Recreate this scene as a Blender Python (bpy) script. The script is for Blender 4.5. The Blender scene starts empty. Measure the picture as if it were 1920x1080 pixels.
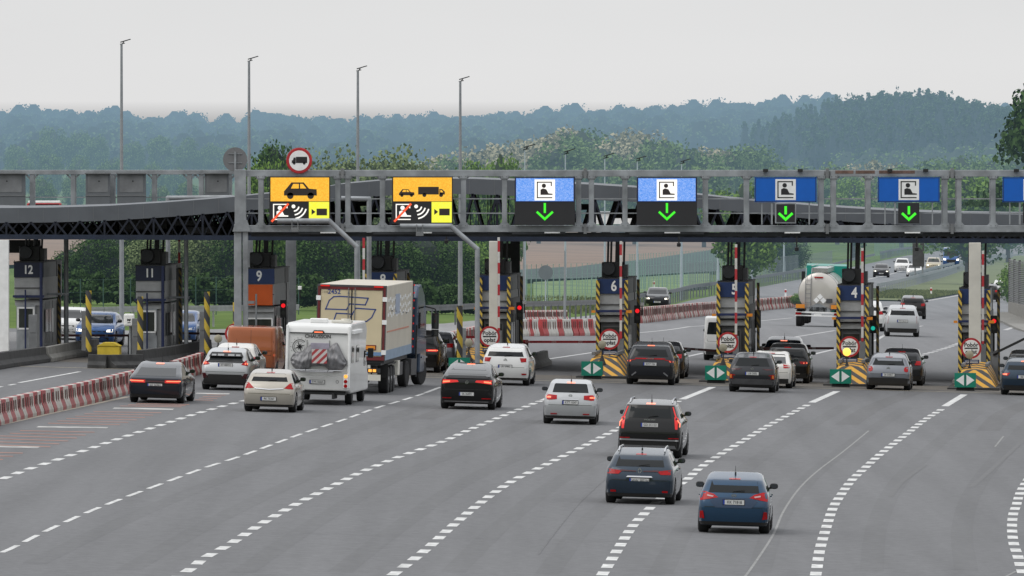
import bpy, bmesh, math, random
import numpy as np
from mathutils import Vector, Matrix
from mathutils.bvhtree import BVHTree
random.seed(7)
C = bpy.context.scene.collection
R = math.radians
F = 18500.0; HC = 9.6; YH = 262.0; K = 0.027; TH = R(4.2)

# ---------------------------------------------------------------- terrain
RIDGE = [(-400, 200), (0, 206), (60, 199), (110, 206), (200, 201), (270, 208), (330, 211), (450, 216), (530, 209), (640, 216), (760, 216), (900, 211), (1000, 205), (1120, 198), (1200, 195), (1290, 190), (1400, 191), (1460, 184), (1500, 179), (1560, 174), (1600, 186), (1700, 196), (1900, 192), (2400, 190)]
def lerp_pts(p, x):
    if x <= p[0][0]: return p[0][1]
    for (x0, y0), (x1, y1) in zip(p, p[1:]):
        if x <= x1: return y0 + (y1 - y0) * (x - x0) / (x1 - x0)
    return p[-1][1]
DIP = [(0, 0), (520, 0), (700, -2.2), (1100, -4.5), (1500, -6), (2300, -7)]
def T(X, Y):
    if Y < -60: return (-60 - Y) * .2  # unseen bank behind the camera, added to darken reflections in the cars
    k = K if Y < 1500 else K * max(0.0, (2300 - Y) / 800.0)
    z = -k * X
    for (a, za), (b, zb) in zip(DIP, DIP[1:]):
        if a <= Y < b: z += za + (zb - za) * (Y - a) / (b - a)
    if Y >= 2300: z -= 7
    if Y > 2300:
        t = min(1.0, (Y - 2300) / 3650.0); px = 960 + X / Y * F
        z = lerp_pts(RIDGE, px); crest = 9.6 + (262 - z) * 0.3216 - 12.5
        z = -7 + (crest + 7) * t ** .95 - max(0, Y - 5950) * .012
        z += 13.0 * math.exp(-0.5 * ((X - 122) / 26.0) ** 2 - 0.5 * ((Y - 3000) / 330.0) ** 2)
    return z
def G(px, py):
    "ground point seen at this place of the photograph"
    lo, hi = 60.0, 2280.0
    for _ in range(50):
        m = (lo + hi) / 2; X = (px - 960) * m / F
        y = YH + F / m * (HC - T(X, m))
        if y > py: lo = m
        else: hi = m
    X = (px - 960) * lo / F
    return Vector((X, lo, T(X, lo)))
def P(px, py, Y):
    return Vector(((px - 960) * Y / F, Y, HC - (py - YH) * Y / F))

# ---------------------------------------------------------------- materials
MATS = {}
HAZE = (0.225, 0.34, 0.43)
def nodes(name):
    m = bpy.data.materials.new(name); m.use_nodes = True
    nt = m.node_tree; b = nt.nodes['Principled BSDF']
    return m, nt, b
def math_node(nt, op, a, b=None, c=None):
    n = nt.nodes.new('ShaderNodeMath'); n.operation = op
    for i, v in enumerate((a, b, c)):
        if v is None: continue
        if isinstance(v, (int, float)): n.inputs[i].default_value = v
        else: nt.links.new(v, n.inputs[i])
    return n.outputs[0]
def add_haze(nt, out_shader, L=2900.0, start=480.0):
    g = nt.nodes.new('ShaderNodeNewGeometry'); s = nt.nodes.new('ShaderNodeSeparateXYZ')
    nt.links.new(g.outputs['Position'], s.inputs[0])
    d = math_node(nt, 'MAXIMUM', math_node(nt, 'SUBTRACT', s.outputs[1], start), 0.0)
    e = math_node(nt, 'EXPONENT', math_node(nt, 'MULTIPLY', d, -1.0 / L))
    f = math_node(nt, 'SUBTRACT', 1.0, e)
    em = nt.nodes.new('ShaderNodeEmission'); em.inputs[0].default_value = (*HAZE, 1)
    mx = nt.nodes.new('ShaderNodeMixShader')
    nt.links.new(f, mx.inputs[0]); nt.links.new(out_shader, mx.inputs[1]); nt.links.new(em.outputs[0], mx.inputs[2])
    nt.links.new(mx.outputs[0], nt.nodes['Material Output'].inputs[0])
def M(name, col, rough=0.6, metal=0.0, coat=0.0, var=0.12, scale=3.0, bump=0.0, haze=False, emit=None, spec=None, dirt=0.0):
    if name in MATS: return MATS[name]
    m, nt, b = nodes(name)
    b.inputs['Base Color'].default_value = (*col, 1)
    b.inputs['Roughness'].default_value = rough; b.inputs['Metallic'].default_value = metal
    b.inputs['Coat Weight'].default_value = coat; b.inputs['Coat Roughness'].default_value = 0.06; b.inputs['Coat IOR'].default_value = 1.36
    if spec is not None: b.inputs['Specular IOR Level'].default_value = spec
    if emit:
        b.inputs['Emission Color'].default_value = (*emit[:3], 1); b.inputs['Emission Strength'].default_value = emit[3]
    if var > 0:
        tc = nt.nodes.new('ShaderNodeTexCoord')
        n = nt.nodes.new('ShaderNodeTexNoise'); n.inputs['Scale'].default_value = scale; n.inputs['Detail'].default_value = 6
        nt.links.new(tc.outputs['Object'], n.inputs['Vector'])
        mr = nt.nodes.new('ShaderNodeMapRange')
        mr.inputs[1].default_value = .3; mr.inputs[2].default_value = .7
        mr.inputs[3].default_value = 1 - var; mr.inputs[4].default_value = 1 + var
        nt.links.new(n.outputs[0], mr.inputs[0])
        v = nt.nodes.new('ShaderNodeVectorMath'); v.operation = 'SCALE'; v.inputs[0].default_value = col
        nt.links.new(mr.outputs[0], v.inputs['Scale'])
        outc = v.outputs[0]
        if dirt > 0:       # road film that gathers low down
            sx = nt.nodes.new('ShaderNodeSeparateXYZ'); nt.links.new(tc.outputs['Object'], sx.inputs[0])
            dr = nt.nodes.new('ShaderNodeMapRange'); dr.inputs[1].default_value = 0.75; dr.inputs[2].default_value = 0.15
            dr.inputs[3].default_value = 0.04; dr.inputs[4].default_value = dirt
            nt.links.new(math_node(nt, 'ADD', sx.outputs[2], math_node(nt, 'MULTIPLY', n.outputs[0], 0.25)), dr.inputs[0])
            mx = nt.nodes.new('ShaderNodeMix'); mx.data_type = 'RGBA'
            nt.links.new(dr.outputs[0], mx.inputs[0]); nt.links.new(outc, mx.inputs[6]); mx.inputs[7].default_value = (.16, .145, .125, 1)
            outc = mx.outputs[2]
            rr = nt.nodes.new('ShaderNodeMapRange'); rr.inputs[3].default_value = rough; rr.inputs[4].default_value = min(1, rough + .35)
            nt.links.new(dr.outputs[0], rr.inputs[0]); nt.links.new(rr.outputs[0], b.inputs['Roughness'])
        nt.links.new(outc, b.inputs['Base Color'])
        if bump:
            bp = nt.nodes.new('ShaderNodeBump'); bp.inputs['Strength'].default_value = bump; bp.inputs['Distance'].default_value = .05
            nt.links.new(n.outputs[0], bp.inputs['Height']); nt.links.new(bp.outputs[0], b.inputs['Normal'])
    if haze: add_haze(nt, b.outputs[0])
    MATS[name] = m; return m
def stripes(name, c1, c2, period, ax, ay, az, absx=False, phase=0.0, rough=.55, duty=.5):
    "diagonal painted stripes in the object's own coordinates"
    if name in MATS: return MATS[name]
    m, nt, b = nodes(name)
    tc = nt.nodes.new('ShaderNodeTexCoord'); s = nt.nodes.new('ShaderNodeSeparateXYZ')
    nt.links.new(tc.outputs['Object'], s.inputs[0])
    x = s.outputs[0]
    if absx: x = math_node(nt, 'ABSOLUTE', x)
    v = math_node(nt, 'ADD', math_node(nt, 'MULTIPLY', x, ax), math_node(nt, 'ADD', math_node(nt, 'MULTIPLY', s.outputs[1], ay), math_node(nt, 'MULTIPLY', s.outputs[2], az)))
    v = math_node(nt, 'FRACT', math_node(nt, 'ADD', math_node(nt, 'DIVIDE', v, period), 10.0 + phase))
    v = math_node(nt, 'GREATER_THAN', v, duty)
    n = nt.nodes.new('ShaderNodeTexNoise'); n.inputs['Scale'].default_value = 5; n.inputs['Detail'].default_value = 6
    nt.links.new(tc.outputs['Object'], n.inputs['Vector'])
    mx = nt.nodes.new('ShaderNodeMix'); mx.data_type = 'RGBA'
    nt.links.new(v, mx.inputs[0]); mx.inputs[6].default_value = (*c1, 1); mx.inputs[7].default_value = (*c2, 1)
    d = nt.nodes.new('ShaderNodeMix'); d.data_type = 'RGBA'
    nt.links.new(math_node(nt, 'MULTIPLY', n.outputs[0], .35), d.inputs[0]); nt.links.new(mx.outputs[2], d.inputs[6]); d.inputs[7].default_value = (.12, .11, .1, 1)
    nt.links.new(d.outputs[2], b.inputs['Base Color']); b.inputs['Roughness'].default_value = rough
    MATS[name] = m; return m
def led(name, col, strength, col2=None):
    if name in MATS: return MATS[name]
    m, nt, b = nodes(name)
    tc = nt.nodes.new('ShaderNodeTexCoord'); n = nt.nodes.new('ShaderNodeTexNoise')
    n.inputs['Scale'].default_value = 26; n.inputs['Detail'].default_value = 3
    nt.links.new(tc.outputs['Object'], n.inputs['Vector'])
    mr = nt.nodes.new('ShaderNodeMapRange'); mr.inputs[1].default_value = .35; mr.inputs[2].default_value = .65
    nt.links.new(n.outputs[0], mr.inputs[0])
    mx = nt.nodes.new('ShaderNodeMix'); mx.data_type = 'RGBA'
    nt.links.new(mr.outputs[0], mx.inputs[0]); mx.inputs[6].default_value = (*col, 1); mx.inputs[7].default_value = (*(col2 or col), 1)
    nt.links.new(mx.outputs[2], b.inputs['Emission Color']); b.inputs['Emission Strength'].default_value = strength
    b.inputs['Base Color'].default_value = (.02, .02, .02, 1); b.inputs['Roughness'].default_value = .8
    MATS[name] = m; return m

# ---------------------------------------------------------------- mesh builder
class MB:
    def __init__(s): s.v = []; s.f = []; s.m = []; s.mi = 0
    def mat(s, i): s.mi = i; return s
    def add(s, vs, fs):
        b = len(s.v); s.v += [tuple(v) for v in vs]
        for f in fs: s.f.append([b + i for i in f]); s.m.append(s.mi)
        return s
    def box(s, cx, cy, cz, sx, sy, sz, rz=0.0, taper=None):
        vs = []
        tx, ty = taper or (1, 1)
        for z in (0, 1):
            for x, y in ((-1, -1), (1, -1), (1, 1), (-1, 1)):
                X = x * sx / 2 * (tx if z else 1); Y = y * sy / 2 * (ty if z else 1)
                vs.append((cx + X * math.cos(rz) - Y * math.sin(rz), cy + X * math.sin(rz) + Y * math.cos(rz), cz - sz / 2 + z * sz))
        return s.add(vs, [(3, 2, 1, 0), (4, 5, 6, 7), (0, 1, 5, 4), (1, 2, 6, 5), (2, 3, 7, 6), (3, 0, 4, 7)])
    def bar(s, p, q, w, h=None):
        p = Vector(p); q = Vector(q); d = (q - p)
        if d.length < 1e-6: return s
        d.normalize(); up = Vector((0, 0, 1)) if abs(d.z) < .95 else Vector((0, 1, 0))
        a = d.cross(up).normalized(); b = a.cross(d).normalized(); h = h or w
        vs = [o + a * (i * w / 2) + b * (j * h / 2) for o in (p, q) for i, j in ((-1, -1), (1, -1), (1, 1), (-1, 1))]
        return s.add(vs, [(0, 1, 2, 3), (7, 6, 5, 4), (4, 5, 1, 0), (5, 6, 2, 1), (6, 7, 3, 2), (7, 4, 0, 3)])
    def cyl(s, p, q, r, n=10, r2=None):
        p = Vector(p); q = Vector(q); d = (q - p).normalized(); up = Vector((0, 0, 1)) if abs(d.z) < .95 else Vector((0, 1, 0))
        a = d.cross(up).normalized(); b = a.cross(d).normalized(); r2 = r if r2 is None else r2
        vs = [o + (a * math.cos(t) + b * math.sin(t)) * rr for o, rr in ((p, r), (q, r2)) for t in [2 * math.pi * i / n for i in range(n)]]
        fs = [(i, i + n, (i + 1) % n + n, (i + 1) % n) for i in range(n)] + [tuple(range(n)), tuple(range(2 * n - 1, n - 1, -1))]
        return s.add(vs, fs)
    def lathe(s, axis, prof, n=20, o=(0, 0, 0)):
        "prof: (distance along axis, radius)"
        vs = []
        for a, r in prof:
            for i in range(n):
                t = 2 * math.pi * i / n; c, d = r * math.cos(t), r * math.sin(t)
                v = {'x': (a, c, d), 'y': (c, a, d), 'z': (c, d, a)}[axis]
                vs.append((v[0] + o[0], v[1] + o[1], v[2] + o[2]))
        fs = []
        for k in range(len(prof) - 1):
            for i in range(n):
                fs.append((k * n + i, k * n + (i + 1) % n, (k + 1) * n + (i + 1) % n, (k + 1) * n + i))
        fs.append(tuple(range(n))); fs.append(tuple(range(len(prof) * n - 1, (len(prof) - 1) * n - 1, -1)))
        return s.add(vs, fs)
    def prism(s, poly, y0, y1, axis='y'):
        "poly in (x,z) swept along y, or (y,z) swept along x"
        n = len(poly)
        if axis == 'y': vs = [(x, y0, z) for x, z in poly] + [(x, y1, z) for x, z in poly]
        else: vs = [(y0, x, z) for x, z in poly] + [(y1, x, z) for x, z in poly]
        return s.add(vs, [tuple(range(n)), tuple(range(2 * n - 1, n - 1, -1))] + [(i, i + n, (i + 1) % n + n, (i + 1) % n) for i in range(n)])
    def build(s, name, mats, parent=None, smooth=False, bevel=0.0, fix=True):
        me = bpy.data.meshes.new(name); me.from_pydata(s.v, [], s.f)
        if not isinstance(mats, (list, tuple)): mats = [mats]
        for m in mats: me.materials.append(m)
        me.polygons.foreach_set('material_index', s.m)
        if fix:
            bm = bmesh.new(); bm.from_mesh(me); bmesh.ops.recalc_face_normals(bm, faces=bm.faces); bm.to_mesh(me); bm.free()
        if smooth:
            me.polygons.foreach_set('use_smooth', [True] * len(me.polygons)); me.set_sharp_from_angle(angle=R(38))
        return link(name, me, parent, bevel)
def link(name, me, parent=None, bevel=0.0):
    o = bpy.data.objects.new(name, me); C.objects.link(o)
    if parent is not None: o.parent = parent
    if bevel:
        b = o.modifiers.new('bevel', 'BEVEL'); b.width = bevel; b.segments = 2; b.limit_method = 'ANGLE'; b.angle_limit = R(40)
    return o
def tag(o, label, cat, group=None, kind=None):
    if label: o['label'] = label
    if cat: o['category'] = cat
    if group: o['group'] = group
    if kind: o['kind'] = kind
    return o
def thing(name, label, cat, loc, rz=0.0, group=None, tilt=0.0):
    o = bpy.data.objects.new(name, None); C.objects.link(o); o.empty_display_size = .2
    o.location = loc; o.rotation_euler = (0, tilt, rz)
    return tag(o, label, cat, group)
def struct(name, mb, mats, **k):
    o = mb.build(name, mats, fix=k.pop('fix', True), **k); o['kind'] = 'structure'; return o
def dup(o, loc=None, rz=None, scale=None, label=None):
    r = o.copy(); C.objects.link(r)
    if loc is not None: r.location = loc
    if rz is not None: r.rotation_euler[2] = rz
    if scale is not None: r.scale = scale
    if label: r['label'] = label
    for ch in o.children:
        c = ch.copy(); C.objects.link(c); c.parent = r
        for g in ch.children:
            d = g.copy(); C.objects.link(d); d.parent = c
    return r
TXT = {}
def text(s, size, mat, parent, loc, name='lettering', stretch=1.0, extrude=.002, rz=0.0, rx=math.pi / 2, heavy=0.0):
    key = (s, size, mat.name, heavy)
    if key not in TXT:
        cu = bpy.data.curves.new('t', 'FONT'); cu.body = s; cu.size = size; cu.align_x = 'CENTER'; cu.align_y = 'CENTER'
        cu.extrude = extrude; cu.offset = heavy; cu.resolution_u = 3
        ob = bpy.data.objects.new('t', cu); C.objects.link(ob)
        dg = bpy.context.evaluated_depsgraph_get(); me = bpy.data.meshes.new_from_object(ob.evaluated_get(dg))
        bpy.data.objects.remove(ob); bpy.data.curves.remove(cu)
        me.name = name; me.materials.clear(); me.materials.append(mat); TXT[key] = me
    o = link(name, TXT[key], parent); o.location = loc; o.rotation_euler = (rx, 0, rz); o.scale = (stretch, 1, 1)
    return o
def flat(name, polys, mat, parent, y, th=.004):
    "painted shapes standing proud of a panel that faces -y"
    mb = MB()
    for p in polys: mb.prism(p, y - th, y)
    return mb.build(name, mat, parent)
def disc_poly(cx, cz, r, n=28): return [(cx + r * math.cos(2 * math.pi * i / n), cz + r * math.sin(2 * math.pi * i / n)) for i in range(n)]
def stroke(pts, w):
    "polyline as quads"
    out = []
    for (x0, z0), (x1, z1) in zip(pts, pts[1:]):
        d = math.hypot(x1 - x0, z1 - z0) or 1; nx, nz = -(z1 - z0) / d * w / 2, (x1 - x0) / d * w / 2
        ex, ez = (x1 - x0) / d * w / 2, (z1 - z0) / d * w / 2
        out.append([(x0 - ex + nx, z0 - ez + nz), (x0 - ex - nx, z0 - ez - nz), (x1 + ex - nx, z1 + ez - nz), (x1 + ex + nx, z1 + ez + nz)])
    return out

# common materials
m_steel = M('galvanised_steel', (.285, .30, .315), .55, .3, var=.30, scale=1.6, bump=.05)
m_steel_d = M('weathered_steel', (.19, .195, .2), .6, .3, var=.2, scale=2)
m_pole = M('pole_steel', (.27, .285, .30), .5, .3, var=.1)
m_white = M('white_paint', (.82, .82, .81), .5, var=.08)
m_cream = M('cream_cladding', (.62, .60, .54), .6, var=.1, scale=1.5)
m_black = M('black_plastic', (.012, .012, .013), .55, var=.2)
m_dark = M('dark_metal', (.03, .032, .036), .55, .2, var=.25)
m_navy = M('navy_steel', (.012, .020, .042), .5, .1, var=.25)
m_navyp = M('navy_sign_panel', (.012, .032, .11), .45, var=.12)
m_grey = M('booth_grey_panel', (.36, .365, .37), .5, .1, var=.12)
m_greyd = M('booth_dark_grey', (.06, .06, .063), .55, var=.2)
m_glass = M('dark_window_glass', (.010, .012, .013), .06, var=0, spec=.24)
m_booth_glass = M('booth_window_glass', (.03, .035, .03), .08, var=.3, scale=1.4)
m_red = M('red_paint', (.42, .02, .025), .5, var=.15)
m_conc = M('old_concrete', (.21, .205, .19), .9, var=.2, scale=3, bump=.15)
m_concd = M('grimy_concrete', (.045, .045, .045), .9, var=.3, scale=3, bump=.15)
m_yel = M('yellow_paint', (.55, .40, .03), .6, var=.15)
m_green = M('green_sign_film', (.0, .20, .13), .45, var=.08)
m_haz = stripes('hazard_stripes', (.62, .42, .03), (.02, .02, .02), .36, 0.9, 0, 1)
m_hazp = stripes('hazard_post_stripes', (.80, .55, .07), (.025, .025, .03), .34, 1.6, 0, 1)
m_hazn = stripes('hazard_nose_stripes', (.75, .38, .02), (.03, .03, .03), .42, .8, .25, 1, absx=True)
m_rw = stripes('red_white_stripes', (.75, .73, .70), (.55, .02, .035), .9, 0, 0, 1)
m_rwx = stripes('red_white_boom', (.75, .25, .25), (.70, .02, .035), 1.1, 1, 0, 0, duty=.18)
m_blue = M('blue_sign_film', (.0, .105, .48), .4, var=.05)
m_ltgreen = led('green_led', (.03, .95, .01), 1.0, (.08, 1, .03))
# ================================================================ cars
PROF = {
 'Z':   (.14, .20, .28, .38, .47, .54, .61, .665, .73, .80, .87, .92, .955, .98, .995, 1.0),
 'W':   (.94, .98, .995, 1.0, 1.0, .995, .985, .955, .905, .855, .81, .775, .745, .69, .60, .42),
 'F':   (.16, .07, .02, .0, .02, .08, .28, .95, 1.25, 1.5, 1.75, 1.92, 2.05, 2.2, 2.45, 2.75),
 'hatch': (.14, .07, .03, .0, .0, .03, .08, .13, .22, .31, .40, .47, .53, .62, .85, 1.15),
 'suv':   (.16, .08, .03, .0, .0, .03, .06, .09, .15, .22, .29, .34, .39, .47, .70, 1.0),
 'mpv':   (.14, .07, .03, .0, .0, .02, .05, .08, .13, .19, .26, .31, .36, .45, .70, 1.0),
 'wagon': (.14, .07, .03, .0, .0, .03, .07, .12, .22, .34, .45, .52, .58, .67, .90, 1.2),
 'fast':  (.14, .07, .03, .0, .0, .0, .03, .16, .50, .82, 1.15, 1.42, 1.65, 1.9, 2.15, 2.35),
 'coupe': (.14, .07, .03, .0, .0, .0, .0, .02, .06, .40, .85, 1.25, 1.6, 1.9, 2.2, 2.4),
 'van':   (.10, .06, .03, .0, .0, .0, .01, .02, .03, .04, .05, .06, .07, .09, .14, .25),
}
WV = (.95, .98, 1.0, 1.0, 1.0, 1.0, .995, .99, .99, .985, .98, .975, .97, .965, .95, .93)
FV = (.16, .07, .02, .0, .02, .10, .35, .62, .85, 1.08, 1.3, 1.5, 1.65, 1.85, 2.2, 2.6)
def ring(yr, yf, w, bowr=.05, bowf=.12):
    half = []
    rx = min(.20, w * .3); ry = min(.22, (yf - yr) * .2)
    for i in range(7):
        x = (w - rx) * i / 6; half.append((x, yr + bowr * (x / w) ** 2))
    y0 = yr + bowr * ((w - rx) / w) ** 2
    L = yf - yr
    def wl(y):
        t = (y - (yr + yf) / 2) / (L / 2)
        return w * (1 - (.055 if t > 0 else .035) * abs(t) ** 2.2)
    for i in range(1, 6):
        a = math.pi / 2 * i / 5; half.append(((w - rx) + (wl(y0 + ry) - (w - rx)) * math.sin(a), y0 + ry * (1 - math.cos(a))))
    yb = yf - bowf - ry
    for i in range(1, 12):
        y = y0 + ry + (yb - y0 - ry) * i / 12; half.append((wl(y), y))
    wf = wl(yb); 
    for i in range(0, 6):
        a = math.pi / 2 * i / 5; half.append((wf - rx * 1.2 * (1 - math.cos(a)), yb + ry * math.sin(a)))
    xe, ye = half[-1]
    for i in range(1, 6):
        x = xe * (1 - i / 5); half.append((x, yf - (yf - ye) * (x / xe) ** 2))
    return half
WHEELS = {}
def wheel_meshes(r, wd):
    k = (round(r, 2), round(wd, 2))
    if k in WHEELS: return WHEELS[k]
    t = MB().lathe('x', [(-wd / 2, r * .66), (-wd / 2 - .01, r * .8), (-wd / 2 + .01, r * .95), (-wd / 2 + .035, r), (wd / 2 - .035, r), (wd / 2 - .01, r * .95), (wd / 2 + .01, r * .8), (wd / 2, r * .66)], 26).build('tyre', m_tyre, smooth=True)
    rm = MB()
    rm.lathe('x', [(wd / 2 - .08, r * .2), (wd / 2 - .005, r * .16), (wd / 2 - .002, .02)], 10)
    rm.lathe('x', [(wd / 2 - .10, r * .64), (wd / 2 - .012, r * .66), (wd / 2 - .002, r * .62), (wd / 2 - .07, r * .58)], 24)
    for i in range(10):
        a = 2 * math.pi * i / 10; rm.bar((wd / 2 - .03, math.cos(a) * r * .12, math.sin(a) * r * .12), (wd / 2 - .02, math.cos(a) * r * .62, math.sin(a) * r * .62), .05, .035)
    rm.mat(1).lathe('x', [(wd / 2 - .12, r * .66), (wd / 2 - .10, .01)], 16)
    ro = rm.build('rim', [m_rim, m_black])
    out = (t.data, ro.data); bpy.data.objects.remove(t); bpy.data.objects.remove(ro); WHEELS[k] = out
    return out
m_tyre = M('tyre_rubber', (.014, .014, .015), .85, var=.25)
m_rim = M('alloy_rim', (.28, .28, .29), .35, .8, var=.1)
m_plate = M('plate_white', (.55, .55, .54), .4, var=.06)
m_plateblue = M('plate_blue_band', (.01, .04, .3), .4, var=0)
m_ink = M('black_lettering', (.012, .012, .014), .6, var=0)
m_lampred = M('red_lamp_lens', (.34, .004, .006), .25, coat=.1, var=.25, scale=9, spec=.25)
m_lampredlit = M('lit_red_lamp', (.5, .01, .01), .2, var=0, emit=(1, .03, .02, .30))
m_lamphot = M('brake_light_glow', (.6, .1, .05), .2, var=0, emit=(1, .22, .10, 1.5))
m_lampdark = M('smoked_lamp', (.05, .004, .006), .12, coat=.5, var=.1)
m_headlamp = M('headlamp_glass', (.6, .62, .64), .1, var=.2, scale=9, coat=.5)
m_headlit = M('lit_headlamp', (.9, .9, .85), .1, var=0, emit=(1, .93, .75, 2.0))
m_chrome = M('chrome', (.62, .62, .63), .15, 1.0, var=0)
m_amber = M('amber_lamp', (.8, .3, .03), .3, var=0, emit=(1, .45, .08, 1.0))
m_trim = M('black_car_plastic', (.012, .012, .013), .5, var=.25, dirt=.15)
def paint(name, col, metal=.35, rough=.32): return M('car_paint_' + name, col, rough, metal, coat=1.0, var=.04, scale=2, dirt=.03 if max(col) < .15 else .07, spec=.15)
PNT = dict(
 navygrey=paint('navygrey', (.013, .018, .028)), silver=paint('silver', (.42, .43, .44)), beige=paint('beige', (.43, .40, .35)),
 copper=paint('copper', (.38, .115, .045)), black=paint('black', (.004, .0045, .0055)), white=paint('white', (.68, .68, .67), 0),
 graphite=paint('graphite', (.018, .020, .025)), slate=paint('slate', (.018, .034, .056)), blue=paint('blue', (.013, .050, .105)),
 greyc=paint('greyc', (.20, .21, .235)), darkred=paint('darkred', (.009, .008, .009)), ltblue=paint('ltblue', (.03, .09, .24)),
 pearl=paint('pearl', (.66, .64, .60), .05), gold=paint('gold', (.40, .36, .26)), darkblue=paint('darkblue', (.012, .03, .055)))
class Body:
    pass
def smooth_mesh(me, ang=34):
    me.polygons.foreach_set('use_smooth', [True] * len(me.polygons)); me.set_sharp_from_angle(angle=R(ang))
def rear_y(kind, gtop, z, run=1.15):
    "rear outline of a two-box body: steep to the top of the glass, then a long flat run up the roof"
    Z = PROF['Z']; base = float(np.interp(min(z, gtop), Z, PROF[kind]))
    if z > gtop: base += .03 + run * ((z - gtop) / (1 - gtop)) ** 1.15
    return base
def rear_profile(kind, gtop):
    if kind in ('hatch', 'suv', 'mpv', 'wagon'): return tuple(rear_y(kind, gtop, z) for z in PROF['Z'])
    return PROF[kind]
def body_mesh(kind, L, W, H, wr, ya, yb_, pm, gtop=.88):
    zs = PROF['Z']; van = kind == 'van'
    ws = WV if van else PROF['W']; fr = FV if van else PROF['F']; rr = rear_profile(kind, gtop)
    if kind in ('hatch', 'suv', 'mpv', 'wagon'):
        zz = sorted(set(list(zs) + [gtop + .006]))
        it = lambda arr: tuple(float(np.interp(z, zs, arr)) for z in zz)
        ws, fr = it(ws), it(fr); 
        run = min(1.15, L - fr[-1] * L / 4.4 - .28 - rear_y(kind, gtop, gtop))
        rr = tuple(rear_y(kind, gtop, z, run) for z in zz); zs = zz
    vs, fs = [], []; n = None
    lv = list(range(len(zs)))
    for i in lv:
        yf = L - fr[i] * (L / 4.4 if not van else 1); yr = rr[i]
        if yf - yr < .25: m = (yf + yr) / 2; yr, yf = m - .12, m + .12
        h = ring(yr, yf, W / 2 * ws[i], bowr=.06, bowf=.14 if zs[i] < .6 else .10)
        full = h + [(-x, y) for x, y in reversed(h[1:-1])]
        n = len(full)
        for x, y in full: vs.append((x, y, zs[i] * H))
    for k in range(len(lv) - 1):
        for i in range(n): fs.append((k * n + i, k * n + (i + 1) % n, (k + 1) * n + (i + 1) % n, (k + 1) * n + i))
    fs.append(tuple(range(n))); fs.append(tuple(range(len(lv) * n - 1, (len(lv) - 1) * n - 1, -1)))
    me = bpy.data.meshes.new('b'); me.from_pydata(vs, [], fs)
    bm = bmesh.new(); bm.from_mesh(me); bmesh.ops.recalc_face_normals(bm, faces=bm.faces)
    bvh = BVHTree.FromBMesh(bm); bm.to_mesh(me); bm.free()
    me.materials.append(pm); me.materials.append(m_black)
    ob = bpy.data.objects.new('b', me); C.objects.link(ob)
    cut = MB().mat(1)
    for y in (ya, yb_):
        for sx in (-1, 1): cut.cyl((sx * (W / 2 - .30), y, wr + .0), (sx * (W / 2 + .2), y, wr + .0), wr + .055, 28)
    co = cut.build('c', [pm, m_black])
    md = ob.modifiers.new('x', 'BOOLEAN'); md.object = co; md.operation = 'DIFFERENCE'; md.solver = 'EXACT'
    dg = bpy.context.evaluated_depsgraph_get(); me2 = bpy.data.meshes.new_from_object(ob.evaluated_get(dg)); me2.name = 'body'
    bpy.data.objects.remove(ob); bpy.data.objects.remove(co)
    smooth_mesh(me2, 32)
    return me2, bvh
def patch(name, polys, bvh, side, mat, parent, off=.008, grid=.11, mirror=False):
    "a trim piece cut to an outline and wrapped on the body: outline in (x,z) for rear/front, (y,z) for the flanks, (x,y) for the top"
    bm = bmesh.new()
    ps = [list(p) for p in polys]
    if mirror: ps += [[(-a, b) for a, b in p] for p in polys]
    for p in ps:
        bm.faces.new([bm.verts.new((a, b, 0)) for a, b in p])
    us = [a for p in ps for a, b in p]; vs_ = [b for p in ps for a, b in p]
    for lo, hi, ax in ((min(us), max(us), 0), (min(vs_), max(vs_), 1)):
        n = max(1, int((hi - lo) / grid))
        for i in range(1, n + (1 if n > 1 else 0)):
            c = lo + (hi - lo) * i / n
            co = (c, 0, 0) if ax == 0 else (0, c, 0); no = (1, 0, 0) if ax == 0 else (0, 1, 0)
            bmesh.ops.bisect_plane(bm, geom=bm.verts[:] + bm.edges[:] + bm.faces[:], plane_co=co, plane_no=no)
    dirs = {'rear': Vector((0, 1, 0)), 'front': Vector((0, -1, 0)), 'right': Vector((-1, 0, 0)), 'left': Vector((1, 0, 0)), 'top': Vector((0, 0, -1))}
    d = dirs[side]
    for v in bm.verts:
        a, b = v.co.x, v.co.y
        if side in ('rear', 'front'): o = Vector((a, -5 if side == 'rear' else 12, b))
        elif side in ('right', 'left'): o = Vector((5 if side == 'right' else -5, a, b))
        else: o = Vector((a, b, 6))
        h, nn, _, _ = bvh.ray_cast(o, d, 30)
        if h is None:
            for f in (.96, .9, .8):
                o2 = Vector(o); 
                if side in ('rear', 'front', 'top'): o2.x *= f
                h, nn, _, _ = bvh.ray_cast(o2, d, 30)
                if h is not None: break
        if h is None: h, nn, _, _ = bvh.find_nearest(Vector((a, 0, b)) if side in ('rear', 'front') else o)
        v.co = h - d * off
    ext = bmesh.ops.extrude_edge_only(bm, edges=[e for e in bm.edges if e.is_boundary])
    for v in [g for g in ext['geom'] if isinstance(g, bmesh.types.BMVert)]: v.co += d * (off + .02)
    bmesh.ops.recalc_face_normals(bm, faces=bm.faces)
    me = bpy.data.meshes.new(name); bm.to_mesh(me); bm.free()
    # make sure normals look outward
    s = sum((p.normal.dot(-d)) * p.area for p in me.polygons)
    if s < 0: me.flip_normals()
    me.materials.append(mat); smooth_mesh(me, 40)
    return link(name, me, parent)
def surf(bvh, x, z, side='rear'):
    h = bvh.ray_cast(Vector((x, -5 if side == 'rear' else 12, z)), Vector((0, 1 if side == 'rear' else -1, 0)), 30)[0]
    return h.y if h else 0
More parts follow.
